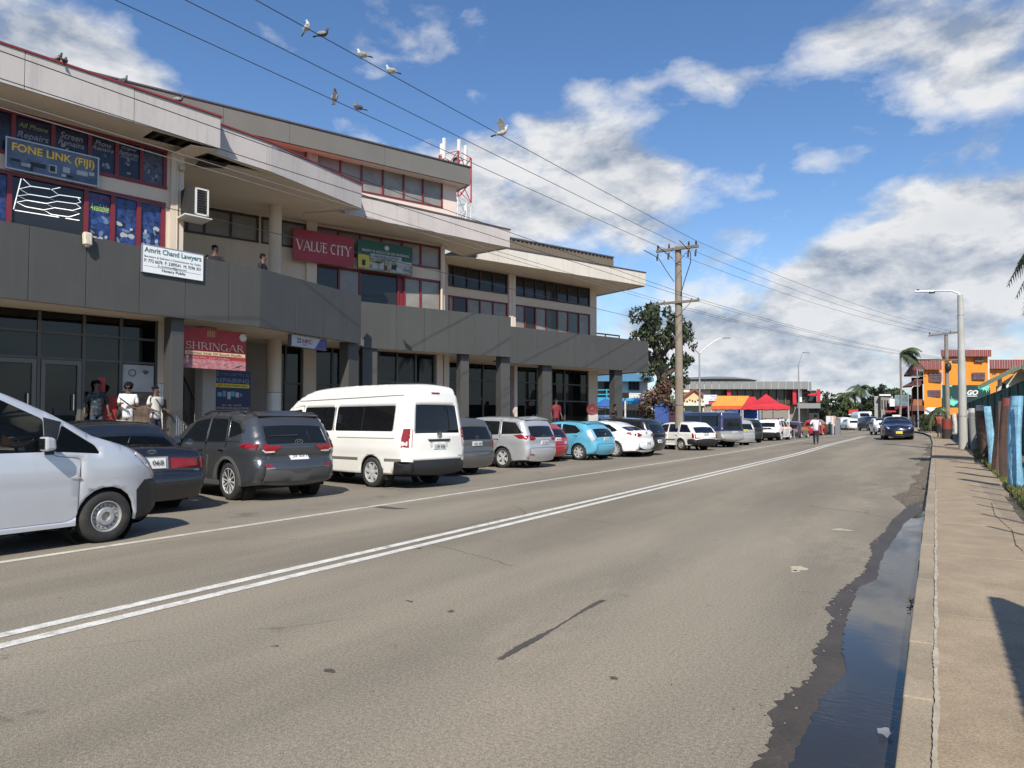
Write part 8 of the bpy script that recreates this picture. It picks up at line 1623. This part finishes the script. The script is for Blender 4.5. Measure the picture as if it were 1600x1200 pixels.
# blue canopied truck in the lane
D = 48; t = thing('canopy_truck', 'blue canvas-backed truck in the lane left of the power pole', 'truck', at_depth(1040, 680, D)); t.location.z = 0; blue_c = mat('blue_canvas', (.035, .075, .24), .8, var=.15, vs=2)
wbox(t, 'canopy', blue_c, 1023, 634, 1045, 662, D, 2.6); wbox(t, 'canopy_front', mat('dark_maroon', (.05, .015, .03), .8), 1045.3, 635, 1062, 660, D+.1, 2.5); facing(t, 'canopy_roof', blue_c, [(1021, 635), (1030, 630.5), (1066, 630), (1062, 634)], D-.05, 2.7); wbox(t, 'tray', mat('grey_tray', (.15, .15, .16), .6), 1020, 662, 1064, 670, D, 2.4); wbox(t, 'cab', mat('blue_cab', (.04, .08, .22), .4, coat=.5), 1064, 642, 1082, 670, D+.2, 2.2)
for x in (1030, 1072): mb = MB(); q = at_depth(x, 675, D); mb.lathe([(.0, -.1), (.38, -.1), (.38, .1), (0, .1)], 16, (q.x, q.y, .38), 'y'); mb.build('wheel', tyre_m, t, world=True)
# yellow hall
D = 72; t = thing('hall', 'small pale yellow hall with red-edged gable behind the off-road van', 'hall', at_depth(1080, 680, D)); t.location.z = 0; ye = mat('pale_yellow_wall', (.62, .47, .25), .8); rg = mat('red_gable_board', (.26, .06, .045), .6)
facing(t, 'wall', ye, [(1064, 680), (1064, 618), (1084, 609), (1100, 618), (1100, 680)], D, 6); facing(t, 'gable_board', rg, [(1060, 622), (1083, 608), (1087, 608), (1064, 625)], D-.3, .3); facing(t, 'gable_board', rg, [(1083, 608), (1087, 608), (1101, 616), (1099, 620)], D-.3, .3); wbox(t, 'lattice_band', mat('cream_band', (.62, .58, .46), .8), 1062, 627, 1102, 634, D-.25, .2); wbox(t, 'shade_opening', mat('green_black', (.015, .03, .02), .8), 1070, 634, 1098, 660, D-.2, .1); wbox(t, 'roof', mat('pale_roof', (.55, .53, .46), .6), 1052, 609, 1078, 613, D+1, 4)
for k in range(9): wbox(t, 'scroll', mat('dark_scroll', (.04, .03, .03), .8), 1064+k*4.2, 624+(k % 3), 1066.4+k*4.2, 626.4+(k % 3), D-.3, .05)
D = 66; t = thing('market_sign', 'white market sign with blue and red lettering beside the orange tent', 'sign', at_depth(1110, 676, D)); t.location.z = 0; wbox(t, 'board', mat('white_board'), 1099.5, 617, 1121, 631.5, D, .08)
FS = Facade(at_depth(1099.5, 630, D), at_depth(1121, 630, D)); bl = mat('blue_letters', (.02, .06, .35), .5)
words(t, FS, 'MAXX', FS.s_of(1109), FS.s_of(1120), FS.sz(1114, 619.5)[1], .22, bl, o=.02); words(t, FS, 'Carpenters', FS.s_of(1101), FS.s_of(1120), FS.sz(1110, 623.5)[1], .2, bl, o=.02); wbox(t, 'print', bl, 1107, 626, 1120.5, 628, D-.02, .02); wbox(t, 'print', mat('red_print', (.5, .04, .05), .5), 1107, 628.3, 1120.5, 631.3, D-.02, .02)
for x in (1101, 1119): wbox(t, 'post', galv, x, 631, x+.8, 676, D+.03, .05)
# grey bank building with red pillars
D = 88; t = thing('bank_building', 'long grey flat-roofed building with bright red pillars behind the market tents', 'building', at_depth(1180, 670, D)); t.location.z = 0; gb = mat('grey_fascia', (.20, .205, .195), .6, var=.08, vs=.5); brown_in = mat('brown_glazing', (.075, .062, .045), .25, var=.35, vs=.6); rp = mat('bright_red_pillar', (.46, .022, .035), .5)
for k in range(17): wbox(t, 'fascia_panel', gb, 1066+k*11.6, 596, 1066+(k+1)*11.6-.4, 608, D+.02*(k % 2), .6)
wbox(t, 'fascia_panel', gb, 1263.4, 596.5, 1268, 611, D+.1, 1.5); wbox(t, 'glazing', brown_in, 1068, 608, 1262, 632, D+1.4, .3); wbox(t, 'upper_wall', mat('beige_wall', (.42, .37, .30), .8), 1092, 608, 1110, 622, D+1.1, .2); wbox(t, 'lower_wall', mat('grey_lower', (.22, .2, .17), .8), 1066, 632, 1262, 676, D+1.6, 6); wbox(t, 'white_wall', mat('white_board'), 1247, 609, 1253, 628, D+1.0, .3)
for x in (1136, 1238.5, 1276): wbox(t, 'pillar', rp, x, 608, x+6, 632 if x < 1270 else 628, D+.4, .7)
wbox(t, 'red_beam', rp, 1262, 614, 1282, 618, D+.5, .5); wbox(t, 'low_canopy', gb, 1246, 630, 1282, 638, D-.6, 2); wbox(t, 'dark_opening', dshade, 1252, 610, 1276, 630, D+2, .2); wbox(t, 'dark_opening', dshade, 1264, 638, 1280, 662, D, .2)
for k in range(15): wbox(t, 'mullion', mat('grey_lower'), 1080+k*12.2, 608, 1081.2+k*12.2, 632, D+1.2, .2)
mb = MB(); c = at_depth(1108, 596, D+6); mb.lathe([(6.0, 0), (5.2, .2), (3.6, .42), (1.8, .54), (.01, .58)], 28, (c.x, c.y, c.z)); mb.build('dome_roof', mat('grey_dome', (.17, .18, .18), .5), t, world=True, smooth=True)
# tents
orange_c = mat('orange_canvas', (.62, .26, .045), .8, var=.12, vs=1.5); red_c = mat('red_canvas', (.50, .022, .035), .75, var=.1, vs=1.5); white_pole = mat('white_pole', (.62, .62, .6), .5)
def tent(label, x0, x1, ytop, yeave, yskirt, dep, m, skirt_m, gable, posts, xr0, xr1):
    P = lambda x, y, dd=0: at_depth(x, y, dep+dd); t = thing('market_tent', label, 'tent', P((x0+x1)/2, 690)); t.location.z = 0; mb = MB(); e = [P(x0, yeave), P(x1, yeave), P(x1, yeave, 4.0), P(x0, yeave, 4.0)]; z = e[0].z
    e = [Vector((p.x, p.y, z)) for p in e]
    if gable: r0, r1 = P(xr0, ytop, 2), P(xr1, ytop, 2); mb.add(e+[r0, r1], [(0, 1, 5, 4), (1, 2, 5), (2, 3, 4, 5), (3, 0, 4)])
    else:
        ap = P(xr0, ytop, 2); mid = [e[i].lerp(ap, .45)-Vector((0, 0, .22)) for i in range(4)]; mb.add(e+mid+[ap], [(i, (i+1) % 4, 4+(i+1) % 4, 4+i) for i in range(4)]+[(4+i, 4+(i+1) % 4, 8) for i in range(4)])
    o = mb.build('canopy', m, t, world=True, smooth=not gable); so = o.modifiers.new('s', 'SOLIDIFY'); so.thickness = .015; hz = z-P(x0, yskirt).z; mb = MB()
    for i in range(4):
        a, b = e[i], e[(i+1) % 4]; K = 8
        for k in range(K): p, q = a.lerp(b, k/K), a.lerp(b, (k+1)/K); w = .05*(k % 2); mb.add([p, q, q-Vector((0, 0, hz+w)), p-Vector((0, 0, hz+.05-w))], [(0, 1, 2, 3)])
    o = mb.build('valance', skirt_m, t, world=True); so = o.modifiers.new('s', 'SOLIDIFY'); so.thickness = .015
    for x, dd in posts: p = P(x, 660, dd); mb = MB(); mb.box((p.x-.03, p.y-.03, 0), (p.x+.03, p.y+.03, z)); mb.build('leg', white_pole, t, world=True)
    return t
tent('orange market tent with a sagging ridge and red-orange valance', 1111, 1161, 618.5, 634, 639.5, 63, orange_c, mat('orange_red_canvas', (.55, .10, .03), .8), True, ((1112, 0), (1159, 0), (1148, 4), (1118, 4)), 1122, 1171)
tent('bright red pointed market gazebo beside the orange tent', 1160, 1234, 615.5, 634.5, 639.5, 60, red_c, red_c, False, ((1161, 0), (1233, 0), (1208, 4), (1191, 4)), 1197, 0)
tent('second red market tent between the orange tent and the pointed gazebo', 1156, 1186, 620, 633, 637, 68, red_c, red_c, True, ((1158, 0), (1184, 0)), 1165, 1180)
for x0, x1, y0, d, m, lab in ((1137, 1187, 640, 70, 'blue_tarpaulin', 'blue tarpaulin screen hanging below the tents'),):
    o = wbox(None, 'tarpaulin', mat(m, (.02, .09, .30), .8, var=.2, vs=1), x0, y0, x1, 668, d, .05); props(o, lab, 'tarpaulin')
rnd = random.Random(3); gs = 'goods and parcels piled on the market stalls'
for i, (x, cn, col, wh) in enumerate(((1146, 'dusty pink', (.40, .16, .18), 'at the left end of the orange tent'), (1155, 'sea green', (.12, .30, .26), 'under the left half of the orange tent'), (1163, 'pale blue', (.20, .36, .48), 'beside the tent post between orange and red'), (1170, 'bright blue', (.05, .18, .42), 'just right of the middle tent post'), (1177, 'white', (.55, .55, .55), 'left of the white SUV'), (1206, 'cream', (.5, .46, .38), 'above the roof of the white SUV'), (1218, 'white', (.58, .58, .6), 'above the right end of the white SUV'), (1227, 'pale turquoise', (.30, .46, .48), 'at the right end of the gazebo'))):
    p = at_depth(x, 659+(i % 3)*2, 59+i % 4); mb = MB(); mb.ball((0, 0, 0), (.45, .36, .30), 10, 6); mb.ball((.2, .1, .2), (.22, .2, .18), 8, 5); o = mb.build('goods_bundle', mat('goods_'+cn.replace(' ', '_'), col, .8, var=.3, vs=4), smooth=True); o.location = p; props(o, cn+' bundle of goods on a stall '+wh, 'goods', gs, 'stuff' if False else None)
for x, wh in ((1152, 'under the orange tent'), (1212, 'under the red gazebo')):
    p = at_depth(x, 668, 60); t = thing('stall_table', 'trestle table carrying bundles '+wh, 'table', (p.x, p.y, 0), .5); mb = MB(); mb.box((-1.6, -.45, .78), (1.6, .45, .84)); mb.build('table_top', mat('ply', (.25, .18, .11), .8), t)
    for sx in (-1.4, 1.4):
        for sy in (-.35, .35): mb = MB(); mb.box((sx-.03, sy-.03, 0), (sx+.03, sy+.03, .78)); mb.build('leg', galv, t)
# bollards by the island
for k, (x, yb, yt, m) in enumerate(((1295, 672, 650, 'green'), (1301, 671, 650, 'white'), (1304.5, 670, 650, 'white'), (1309, 669, 655, 'grey'))):
    p = at_depth(x, yb, 72-k); h = at_depth(x, yt, 72-k).z; t = thing('gate_post', ('white gate post with green lower half beside the red car', 'slim white post next to the green based one', 'orange-striped white post, third in the line', 'stout grey post at the end of the line')[k], 'post', (p.x, p.y, 0)); mb = MB(); w = (.22, .10, .10, .22)[k]; mb.box((-w, -w, 0), (w, w, h*.6)); mb.build('base', mat('post_%s' % m, {'green': (.03, .14, .09), 'white': (.55, .5, .46), 'grey': (.16, .17, .17)}[m], .7), t); mb = MB(); mb.box((-w*.95, -w*.95, h*.6), (w*.95, w*.95, h)); mb.build('top', mat('post_top_%d' % k, ((.6, .62, .6), (.6, .58, .55), (.55, .3, .2), (.17, .18, .18))[k], .7), t)
# pale shop block, red signs at the far end of the road
D = 112; t = thing('shop_block', 'pale two storey shop block with blue hoarding left of the orange building', 'building', at_depth(1390, 664, D)); t.location.z = .6
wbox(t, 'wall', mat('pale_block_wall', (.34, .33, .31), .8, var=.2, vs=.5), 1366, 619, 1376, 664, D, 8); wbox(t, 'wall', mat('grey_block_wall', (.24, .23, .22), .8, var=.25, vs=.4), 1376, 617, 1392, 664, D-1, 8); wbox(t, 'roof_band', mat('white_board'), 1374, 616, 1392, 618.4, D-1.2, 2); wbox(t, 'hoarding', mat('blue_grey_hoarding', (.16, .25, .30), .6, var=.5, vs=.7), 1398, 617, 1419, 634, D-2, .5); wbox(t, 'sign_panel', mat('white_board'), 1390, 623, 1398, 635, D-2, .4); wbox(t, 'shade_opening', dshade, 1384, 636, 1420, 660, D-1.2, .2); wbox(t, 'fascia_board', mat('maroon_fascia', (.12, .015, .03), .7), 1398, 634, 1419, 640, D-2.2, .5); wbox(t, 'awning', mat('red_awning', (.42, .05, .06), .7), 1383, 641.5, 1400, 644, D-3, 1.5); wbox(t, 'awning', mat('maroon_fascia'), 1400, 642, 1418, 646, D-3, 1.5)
for x in (1377.5, 1382, 1386): wbox(t, 'window_strip', dshade, x, 625, x+2, 639, D-1.1, .1)
t = thing('red_truck', 'red and white box truck at the far end of the road', 'truck', at_depth(1333, 660, 125)); t.location.z = .7; wbox(t, 'box_body', mat('red_box', (.50, .04, .03), .6), 1326, 640, 1341, 646, 125, 5); wbox(t, 'box_body', mat('white_board'), 1326, 646.4, 1341, 648.5, 125.1, 5); wbox(t, 'chassis', trim_m, 1327, 648.6, 1340, 656, 125.5, 4)
t = thing('roadside_sign', 'small white roadside sign among the trees at the left of the far road', 'sign', at_depth(1301, 660, 105)); t.location.z = .5; facing(t, 'board', mat('white_board'), [(1296, 627), (1304, 626.5), (1306, 631), (1303, 634), (1296, 634)], 105, .12); wbox(t, 'post', galv, 1299, 634, 1300, 660, 105.1, .1)
t = thing('bus_shelter', 'low pale roof with a blue sign band among the far trees', 'shelter', at_depth(1320, 660, 135)); t.location.z = .7; wbox(t, 'sign_band', mat('blue_band', (.10, .22, .42), .6), 1307, 630, 1328, 635, 135, 3); wbox(t, 'white_band', mat('white_board'), 1341, 643, 1362, 648, 135, 3)
# orange building
D = 96; t = thing('orange_building', 'three storey bright orange building with red-brown metal roofs on the right', 'building', at_depth(1500, 670, D)); t.location.z = .5; og = mat('orange_wall', (.72, .235, .022), .8, var=.06, vs=.4, dirt=.1, dcol=(.5, .16, .03)); rb = mat('red_brown_roof', (.225, .062, .052), .55, var=.12, vs=.8); brn = mat('brown_balcony', (.13, .055, .038), .8, var=.2, vs=.5); ofr = mat('dark_louvre_frame', (.12, .05, .06), .6); olv = mat('louvre_glass', (.10, .075, .085), .3, var=.3, vs=2)
wbox(t, 'wall', og, 1443, 577, 1472.5, 680, D, 10); wbox(t, 'wall', og, 1472, 556, 1546, 680, D+.6, 12); wbox(t, 'wall', og, 1546, 576, 1640, 680, D+2, 10); wbox(t, 'wall', brn, 1424, 590, 1443, 676, D+2.5, 8)
for k in range(26): wbox(t, 'roof_sheet', rb, 1470+k*3.04, 546.5, 1473.0+k*3.04, 557, D+.1-.06*(k % 2), .4)
for k in range(15): wbox(t, 'roof_sheet', rb, 1425+k*3.1, 562.5, 1428.06+k*3.1, 577.6, D-.6-.06*(k % 2), .3)
for k in range(24): wbox(t, 'roof_sheet', rb, 1546+k*4, 562, 1549.95+k*4, 576, D+1.4-.06*(k % 2), .3)
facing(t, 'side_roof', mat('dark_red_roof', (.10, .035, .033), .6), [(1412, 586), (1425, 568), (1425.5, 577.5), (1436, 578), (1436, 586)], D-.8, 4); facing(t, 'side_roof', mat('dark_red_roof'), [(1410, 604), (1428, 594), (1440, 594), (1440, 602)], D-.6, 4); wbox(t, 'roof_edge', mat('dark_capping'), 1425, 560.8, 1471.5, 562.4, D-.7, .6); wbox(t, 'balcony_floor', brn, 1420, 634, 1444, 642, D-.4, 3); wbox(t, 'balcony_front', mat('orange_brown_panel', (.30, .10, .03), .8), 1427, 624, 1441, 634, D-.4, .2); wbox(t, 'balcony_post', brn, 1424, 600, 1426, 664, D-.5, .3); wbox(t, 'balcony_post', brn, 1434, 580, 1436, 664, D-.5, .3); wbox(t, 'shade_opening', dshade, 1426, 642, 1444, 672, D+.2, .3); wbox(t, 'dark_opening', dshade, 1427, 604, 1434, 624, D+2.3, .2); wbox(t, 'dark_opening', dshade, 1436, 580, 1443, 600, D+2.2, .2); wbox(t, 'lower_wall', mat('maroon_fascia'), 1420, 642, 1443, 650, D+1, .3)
for x0, y0, x1, y1, nx, ny, dd in ((1451, 582, 1471.5, 597, 3, 3, 0), (1449, 609.5, 1470, 620, 3, 3, 0), (1488, 560, 1502, 566.5, 3, 2, .6), (1523, 559, 1536.5, 566, 3, 2, .6), (1519, 582, 1539.5, 593.5, 3, 2, .6), (1550, 581, 1556, 585, 1, 1, 2)): farwin(t, x0, y0, x1, y1, D+dd, ofr, olv, nx, ny)
for k in range(5): wbox(t, 'water_tank', mat('pale_tank', (.5, .46, .42), .6), 1583+k*4.2, 555+(k % 2), 1586.8+k*4.2, 562, D+4, 1.5)
t = thing('utility_post', 'slender concrete post with small crossarms in front of the brown balcony', 'utility pole', at_depth(1434, 674, 86)); t.location.z = .5; wbox(t, 'post', conc_pole, 1432.5, 577, 1435.8, 676, 86, .3); wbox(t, 'crossarm', wood_d, 1424, 587, 1447, 588.5, 85.8, .1); wbox(t, 'crossarm', wood_d, 1428, 593, 1443, 594, 85.8, .1)
# banner, hedge, white sign
D = 66; t = thing('billboard', 'dark green billboard with mint palm leaves and white capitals behind the street lamp', 'billboard', at_depth(1510, 670, D)); t.location.z = .4; wbox(t, 'board', mat('dark_teal_board', (.012, .045, .04), .5, var=.3, vs=.8), 1472, 601.5, 1548, 637, D, .12); mint = mat('mint_leaf_print', (.16, .55, .42), .5, var=.35, vs=2); FBd = Facade(at_depth(1472, 630, D), at_depth(1548, 630, D)); rr2 = random.Random(4)
for (cx_, cy_, n, L_) in ((1486, 604, 9, 16), (1490, 634, 10, 15), (1476, 622, 6, 12), (1538, 601, 12, 13), (1478, 604, 6, 10)):
    for k in range(n):
        a = (.3+k*.5/n*5.2) if cx_ < 1500 else math.pi*(1.0+k/n*1.0); mb = MB(); ln = L_*rr2.uniform(.7, 1.1); q = []
        for (u, w) in ((0, .8), (.5, 1.5), (1, 0), (.5, -1.5), (0, -.8)): X = cx_+math.cos(a)*ln*u-math.sin(a)*w; Yy = cy_-math.sin(a)*ln*u-math.cos(a)*w; s_, z_ = FBd.sz(min(max(X, 1472.5), 1547.5), min(max(Yy, 602), 636.5)); q.append(FBd.pt(s_, z_, .03+.003*k))
        mb.add(q, [(0, 1, 2, 3, 4)]); mb.build('leaf_print', mint, t, world=True)
s0, zt_ = FBd.sz(1497, 609.5); s1, zb_ = FBd.sz(1525, 617.5); words(t, FBd, 'GO', FBd.s_of(1508), FBd.s_of(1525.5), (zt_+zb_)/2, abs(zt_-zb_), mat('white_letters'), o=.05, bold=.05, shear=.3); wbox(t, 'print', mat('white_letters'), 1511, 618.3, 1527, 619.6, D-.06, .02)
for x in (1476, 1544): wbox(t, 'post', galv, x, 637, x+1.2, 672, D+.15, .1)
D = 62; t = thing('blank_sign', 'blank white signboard on a thin post in front of the hedge', 'sign', at_depth(1455, 676, D)); t.location.z = .45; facing(t, 'board', mat('white_board'), [(1445, 639.5), (1450, 636.5), (1475, 636.5), (1475, 648), (1449, 647.5), (1445, 646)], D, .1); wbox(t, 'post', galv, 1454, 648, 1455.2, 678, D+.12, .08)
hp = at_depth(1455, 672, 63.5); hp.z = .35; t = thing('hedge', 'ragged green hedge under the blank white sign', 'hedge', hp); f2 = Vector((math.cos(YAW), math.sin(YAW), 0)); leaves('foliage', [(tuple(at_depth(x, y, 63.5+rnd.uniform(-.5, .8))-hp), .38) for x in range(1441, 1477, 3) for y in (652, 659, 667, 673)], 40, .09, midg, t, 1.0, 9); mb = MB()
for x in range(1442, 1476, 5): a = at_depth(x, 676, 63.5)-hp; mb.tube([a, a+Vector((.05, 0, 1.5))], .03, 5)
mb.build('stem', bark, t)
palm('young palm with arching yellow-green fronds beside the white signboard', 1465, 668, 640, 58, 11, 1.5, 1.2, 12, (0, 0), .08, 'young_palm', .45)
# green roofed house on the right
D = 34; t = thing('house', 'cream house with mossy green metal roof behind the fence on the right', 'house', at_depth(1590, 660, D)); t.location.z = 0; crm = mat('cream_board', (.46, .42, .35), .8, var=.08, vs=1, streak=.3, dcol=(.25, .23, .2)); grf = mat('mossy_roof', (.13, .17, .115), .7, var=.4, vs=1.2, dirt=.5, dcol=(.30, .30, .26), ds=2)
facing(t, 'wall', crm, [(1556, 672), (1556, 604), (1595, 578), (1640, 604), (1640, 672)], D, 4)
mb = MB(); A1, A2 = at_depth(1531, 600.5, D-1), at_depth(1592, 570, D-1); f3 = Vector((.02, .22, 0)); B1, B2 = at_depth(1596, 569.5, D-1), at_depth(1665, 606, D-1); n_ = 9
for k in range(n_):
    for (p, q) in ((A1, A2), (B1, B2)): a, b = p.lerp(q, k/n_), p.lerp(q, (k+1)/n_-.006); mb = MB(); mb.add([a, b, b+f3*6, a+f3*6, a-Vector((0, 0, .07)), b-Vector((0, 0, .07)), b+f3*6-Vector((0, 0, .07)), a+f3*6-Vector((0, 0, .07))], [(0, 1, 2, 3), (7, 6, 5, 4), (4, 5, 1, 0), (1, 5, 6, 2)]); mb.build('roof_sheet', grf, t, world=True)
for p, q in ((A1, A2), (B1, B2)): mb = MB(); mb.bar(p-Vector((0, 0, .12)), q-Vector((0, 0, .12)), .06, .16); mb.build('barge_board', mat('green_board', (.10, .13, .09), .7), t, world=True)
mb = MB(); a = at_depth(1562, 590, D-.4); b = at_depth(1556, 628, D-.4); mb.tube([a, a.lerp(b, .3)+Vector((.05, 0, 0)), b], .09, 8); mb.build('downpipe', crm, t, world=True, smooth=True); wbox(t, 'opening', dshade, 1564, 599, 1572, 622, D-.05, .1); wbox(t, 'window', mat('white_board'), 1572, 601, 1580, 620, D-.06, .08)
# ------------------------------------------------------------------ fence with shade cloth and the painted trunks in front of it
cloth = mat('green_shade_cloth', (.024, .105, .085), .8, var=.3, vs=2.5, streak=.5, dcol=(.006, .022, .018))
fence = thing('shade_cloth_fence', 'tall fence hung with dark green shade cloth behind the painted posts', 'fence', (2.2, 40, 0))
def fx(y): return interp(y, [(24, 2.85), (34, 2.55), (55, 1.70), (64, 1.75)])
def fz(y): return interp(y, [(24, 3.0), (34, 2.80), (55, 2.62), (64, 2.5)])
mb = MB(); ys = np.linspace(24, 63, 300)
rows = [[(fx(y)+.03*math.sin(y*9+z)+.025*math.sin(y*23), y, lerp(.25, fz(y), z/6)) for z in range(7)] for y in ys]; mb.add([p for r in rows for p in r], [(i*7+j, (i+1)*7+j, (i+1)*7+j+1, i*7+j+1) for i in range(len(ys)-1) for j in range(6)]); mb.build('shade_cloth', cloth, fence, world=True, smooth=True)
dpost = mat('dark_post', (.05, .05, .045), .6)
for y in np.arange(24, 63, 2.5): mb = MB(); mb.tube([(fx(y)-.05, y, 0), (fx(y)-.05, y, fz(y)+.03)], .025, 6); mb.build('post', dpost, fence, world=True)
mb = MB(); mb.tube([(fx(y)-.03, y, fz(y)) for y in np.linspace(24, 63, 24)], .028, 6); mb.build('top_rail', dpost, fence, world=True)
cf = thing('chain_link_fence', 'low chain-link fence with thin posts on the grass verge at the right edge', 'fence', (1.58, 14, 0))
for y in (8.9, 10.3, 11.7, 13.1, 14.5, 15.9, 17.2): mb = MB(); mb.tube([(1.58, y, 0), (1.58, y, 2.15)], .03, 6); mb.build('post', dpost, cf, world=True)
mb = MB()
for k in range(52): y = 8.9+k*.16; mb.bar((1.58, y, .2), (1.58, min(y+1.5, 17.2), 1.7), .005); mb.bar((1.58, min(y+1.5, 17.2), .2), (1.58, y, 1.7), .005)
mb.build('wire_mesh', dpost, cf, world=True, kind='stuff')
tcol = {'blue': (.21, .43, .58), 'brown': (.105, .062, .045), 'white': (.50, .49, .46), 'grey': (.20, .21, .20), 'dark': (.05, .05, .05), 'red': (.26, .06, .05)}
TR = [(1588, 18, 619, 'blue', 'blue', 'pale blue painted trunk, nearest and thickest of the blue ones'), (1572, 14, 622, 'brown', 'red', 'brown trunk with a red square near its top beside the nearest blue one'), (1558, 12, 627, 'brown', 'dark', 'reddish brown trunk second from the nearest blue one'), (1545.5, 9.5, 635, 'blue', 'blue', 'smaller bright blue painted trunk between brown and whitish ones'), (1534.5, 10.5, 633, 'brown', 'white', 'flaking brown and white trunk left of the smaller blue one'), (1520.5, 8.5, 638, 'grey', 'white', 'grey trunk with a clean white top right of the street lamp'), (1512.5, 6, 641, 'grey', 'white', 'narrow grey trunk close beside the street lamp'), (1497, 5, 645, 'grey', 'grey', 'thin grey trunk just left of the street lamp'), (1491.5, 5, 646, 'white', 'white', 'thin whitish trunk further along the fence'), (1486.5, 4, 648, 'dark', 'dark', 'thin dark trunk near the far end of the fence')]
for x, w, yt, cb, ct, lab in TR:
    X = 1.42; P = at_X(x, 640, X); dep = P.x*-math.sin(YAW)+P.y*math.cos(YAW); r = w/FPX*dep/2; zt_ = at_X(x, yt, X).z; zb_ = ground_z(X, P.y)+.05; h = zt_-zb_; t = thing('painted_log', lab, 'log post', (X, P.y, zb_), 0, 'painted trunks along the fence'); mb = MB(); N = 14; K = 10; rg_ = random.Random(int(x)); base = len(mb.v); vv = []; ph = rg_.uniform(0, 6)
    for k in range(K+1):
        u = k/K; 
        for j in range(N):
            a = 2*math.pi*j/N; q = r*(1.12-.18*u+.10*math.sin(3*a+ph+u*2)+.07*math.sin(5*a+2*ph)+rg_.uniform(-.03, .03)); vv.append((q*math.cos(a)+.05*math.sin(u*3+ph), q*math.sin(a), h*u))
    mb.add(vv, [(k*N+j, k*N+(j+1) % N, (k+1)*N+(j+1) % N, (k+1)*N+j) for k in range(K) for j in range(N)]+[tuple(K*N+j for j in range(N))], 0); mb.build('trunk', mat('trunk_'+cb, tcol[cb], .85, var=.25, vs=5, streak=.8, dcol=tuple(.30*c+.02 for c in tcol[cb]), dirt=.9, ds=11, bump=.6, bs=30), t, smooth=True)
    if ct != cb or cb == 'blue':
        mb = MB(); mb.add([(v[0]*1.015, v[1]*1.015, v[2]+.004) for v in vv[(K-1)*N:]], [(j, (j+1) % N, N+(j+1) % N, N+j) for j in range(N)]+[tuple(N+j for j in range(N))]); mb.build('painted_top', mat('trunk_top_'+ct, tcol[ct], .8, var=.2, vs=6, dirt=.4, dcol=(.1, .08, .07), ds=9), t, smooth=True, ang=50)
# solid sheet fence beside the camera, just out of frame: its shadow falls on the near pavement
t = thing('sheet_fence', 'solid corrugated fence at the near right whose shadow falls on the pavement', 'fence', (1.62, 0, 0)); mb = MB(); nn_ = 60
for k in range(nn_): y0 = -3+7.0*k/nn_; y1 = -3+7.0*(k+1)/nn_; o = .006*(k % 2); mb.add([(1.62+o, y0, 0), (1.62+.02-o, y1, 0), (1.62+.02-o, y1, 2.72), (1.62+o, y0, 2.72)], [(0, 1, 2, 3)])
mb.build('corrugated_sheet', mat('galv_sheet', (.3, .31, .3), .5, metal=.4), t, world=True)
for y in (-2.9, -.6, 1.7, 3.9): mb = MB(); mb.box((1.65, y, 0), (1.72, y+.08, 2.72)); mb.build('post', wood_d, t, world=True)

fit_texts()
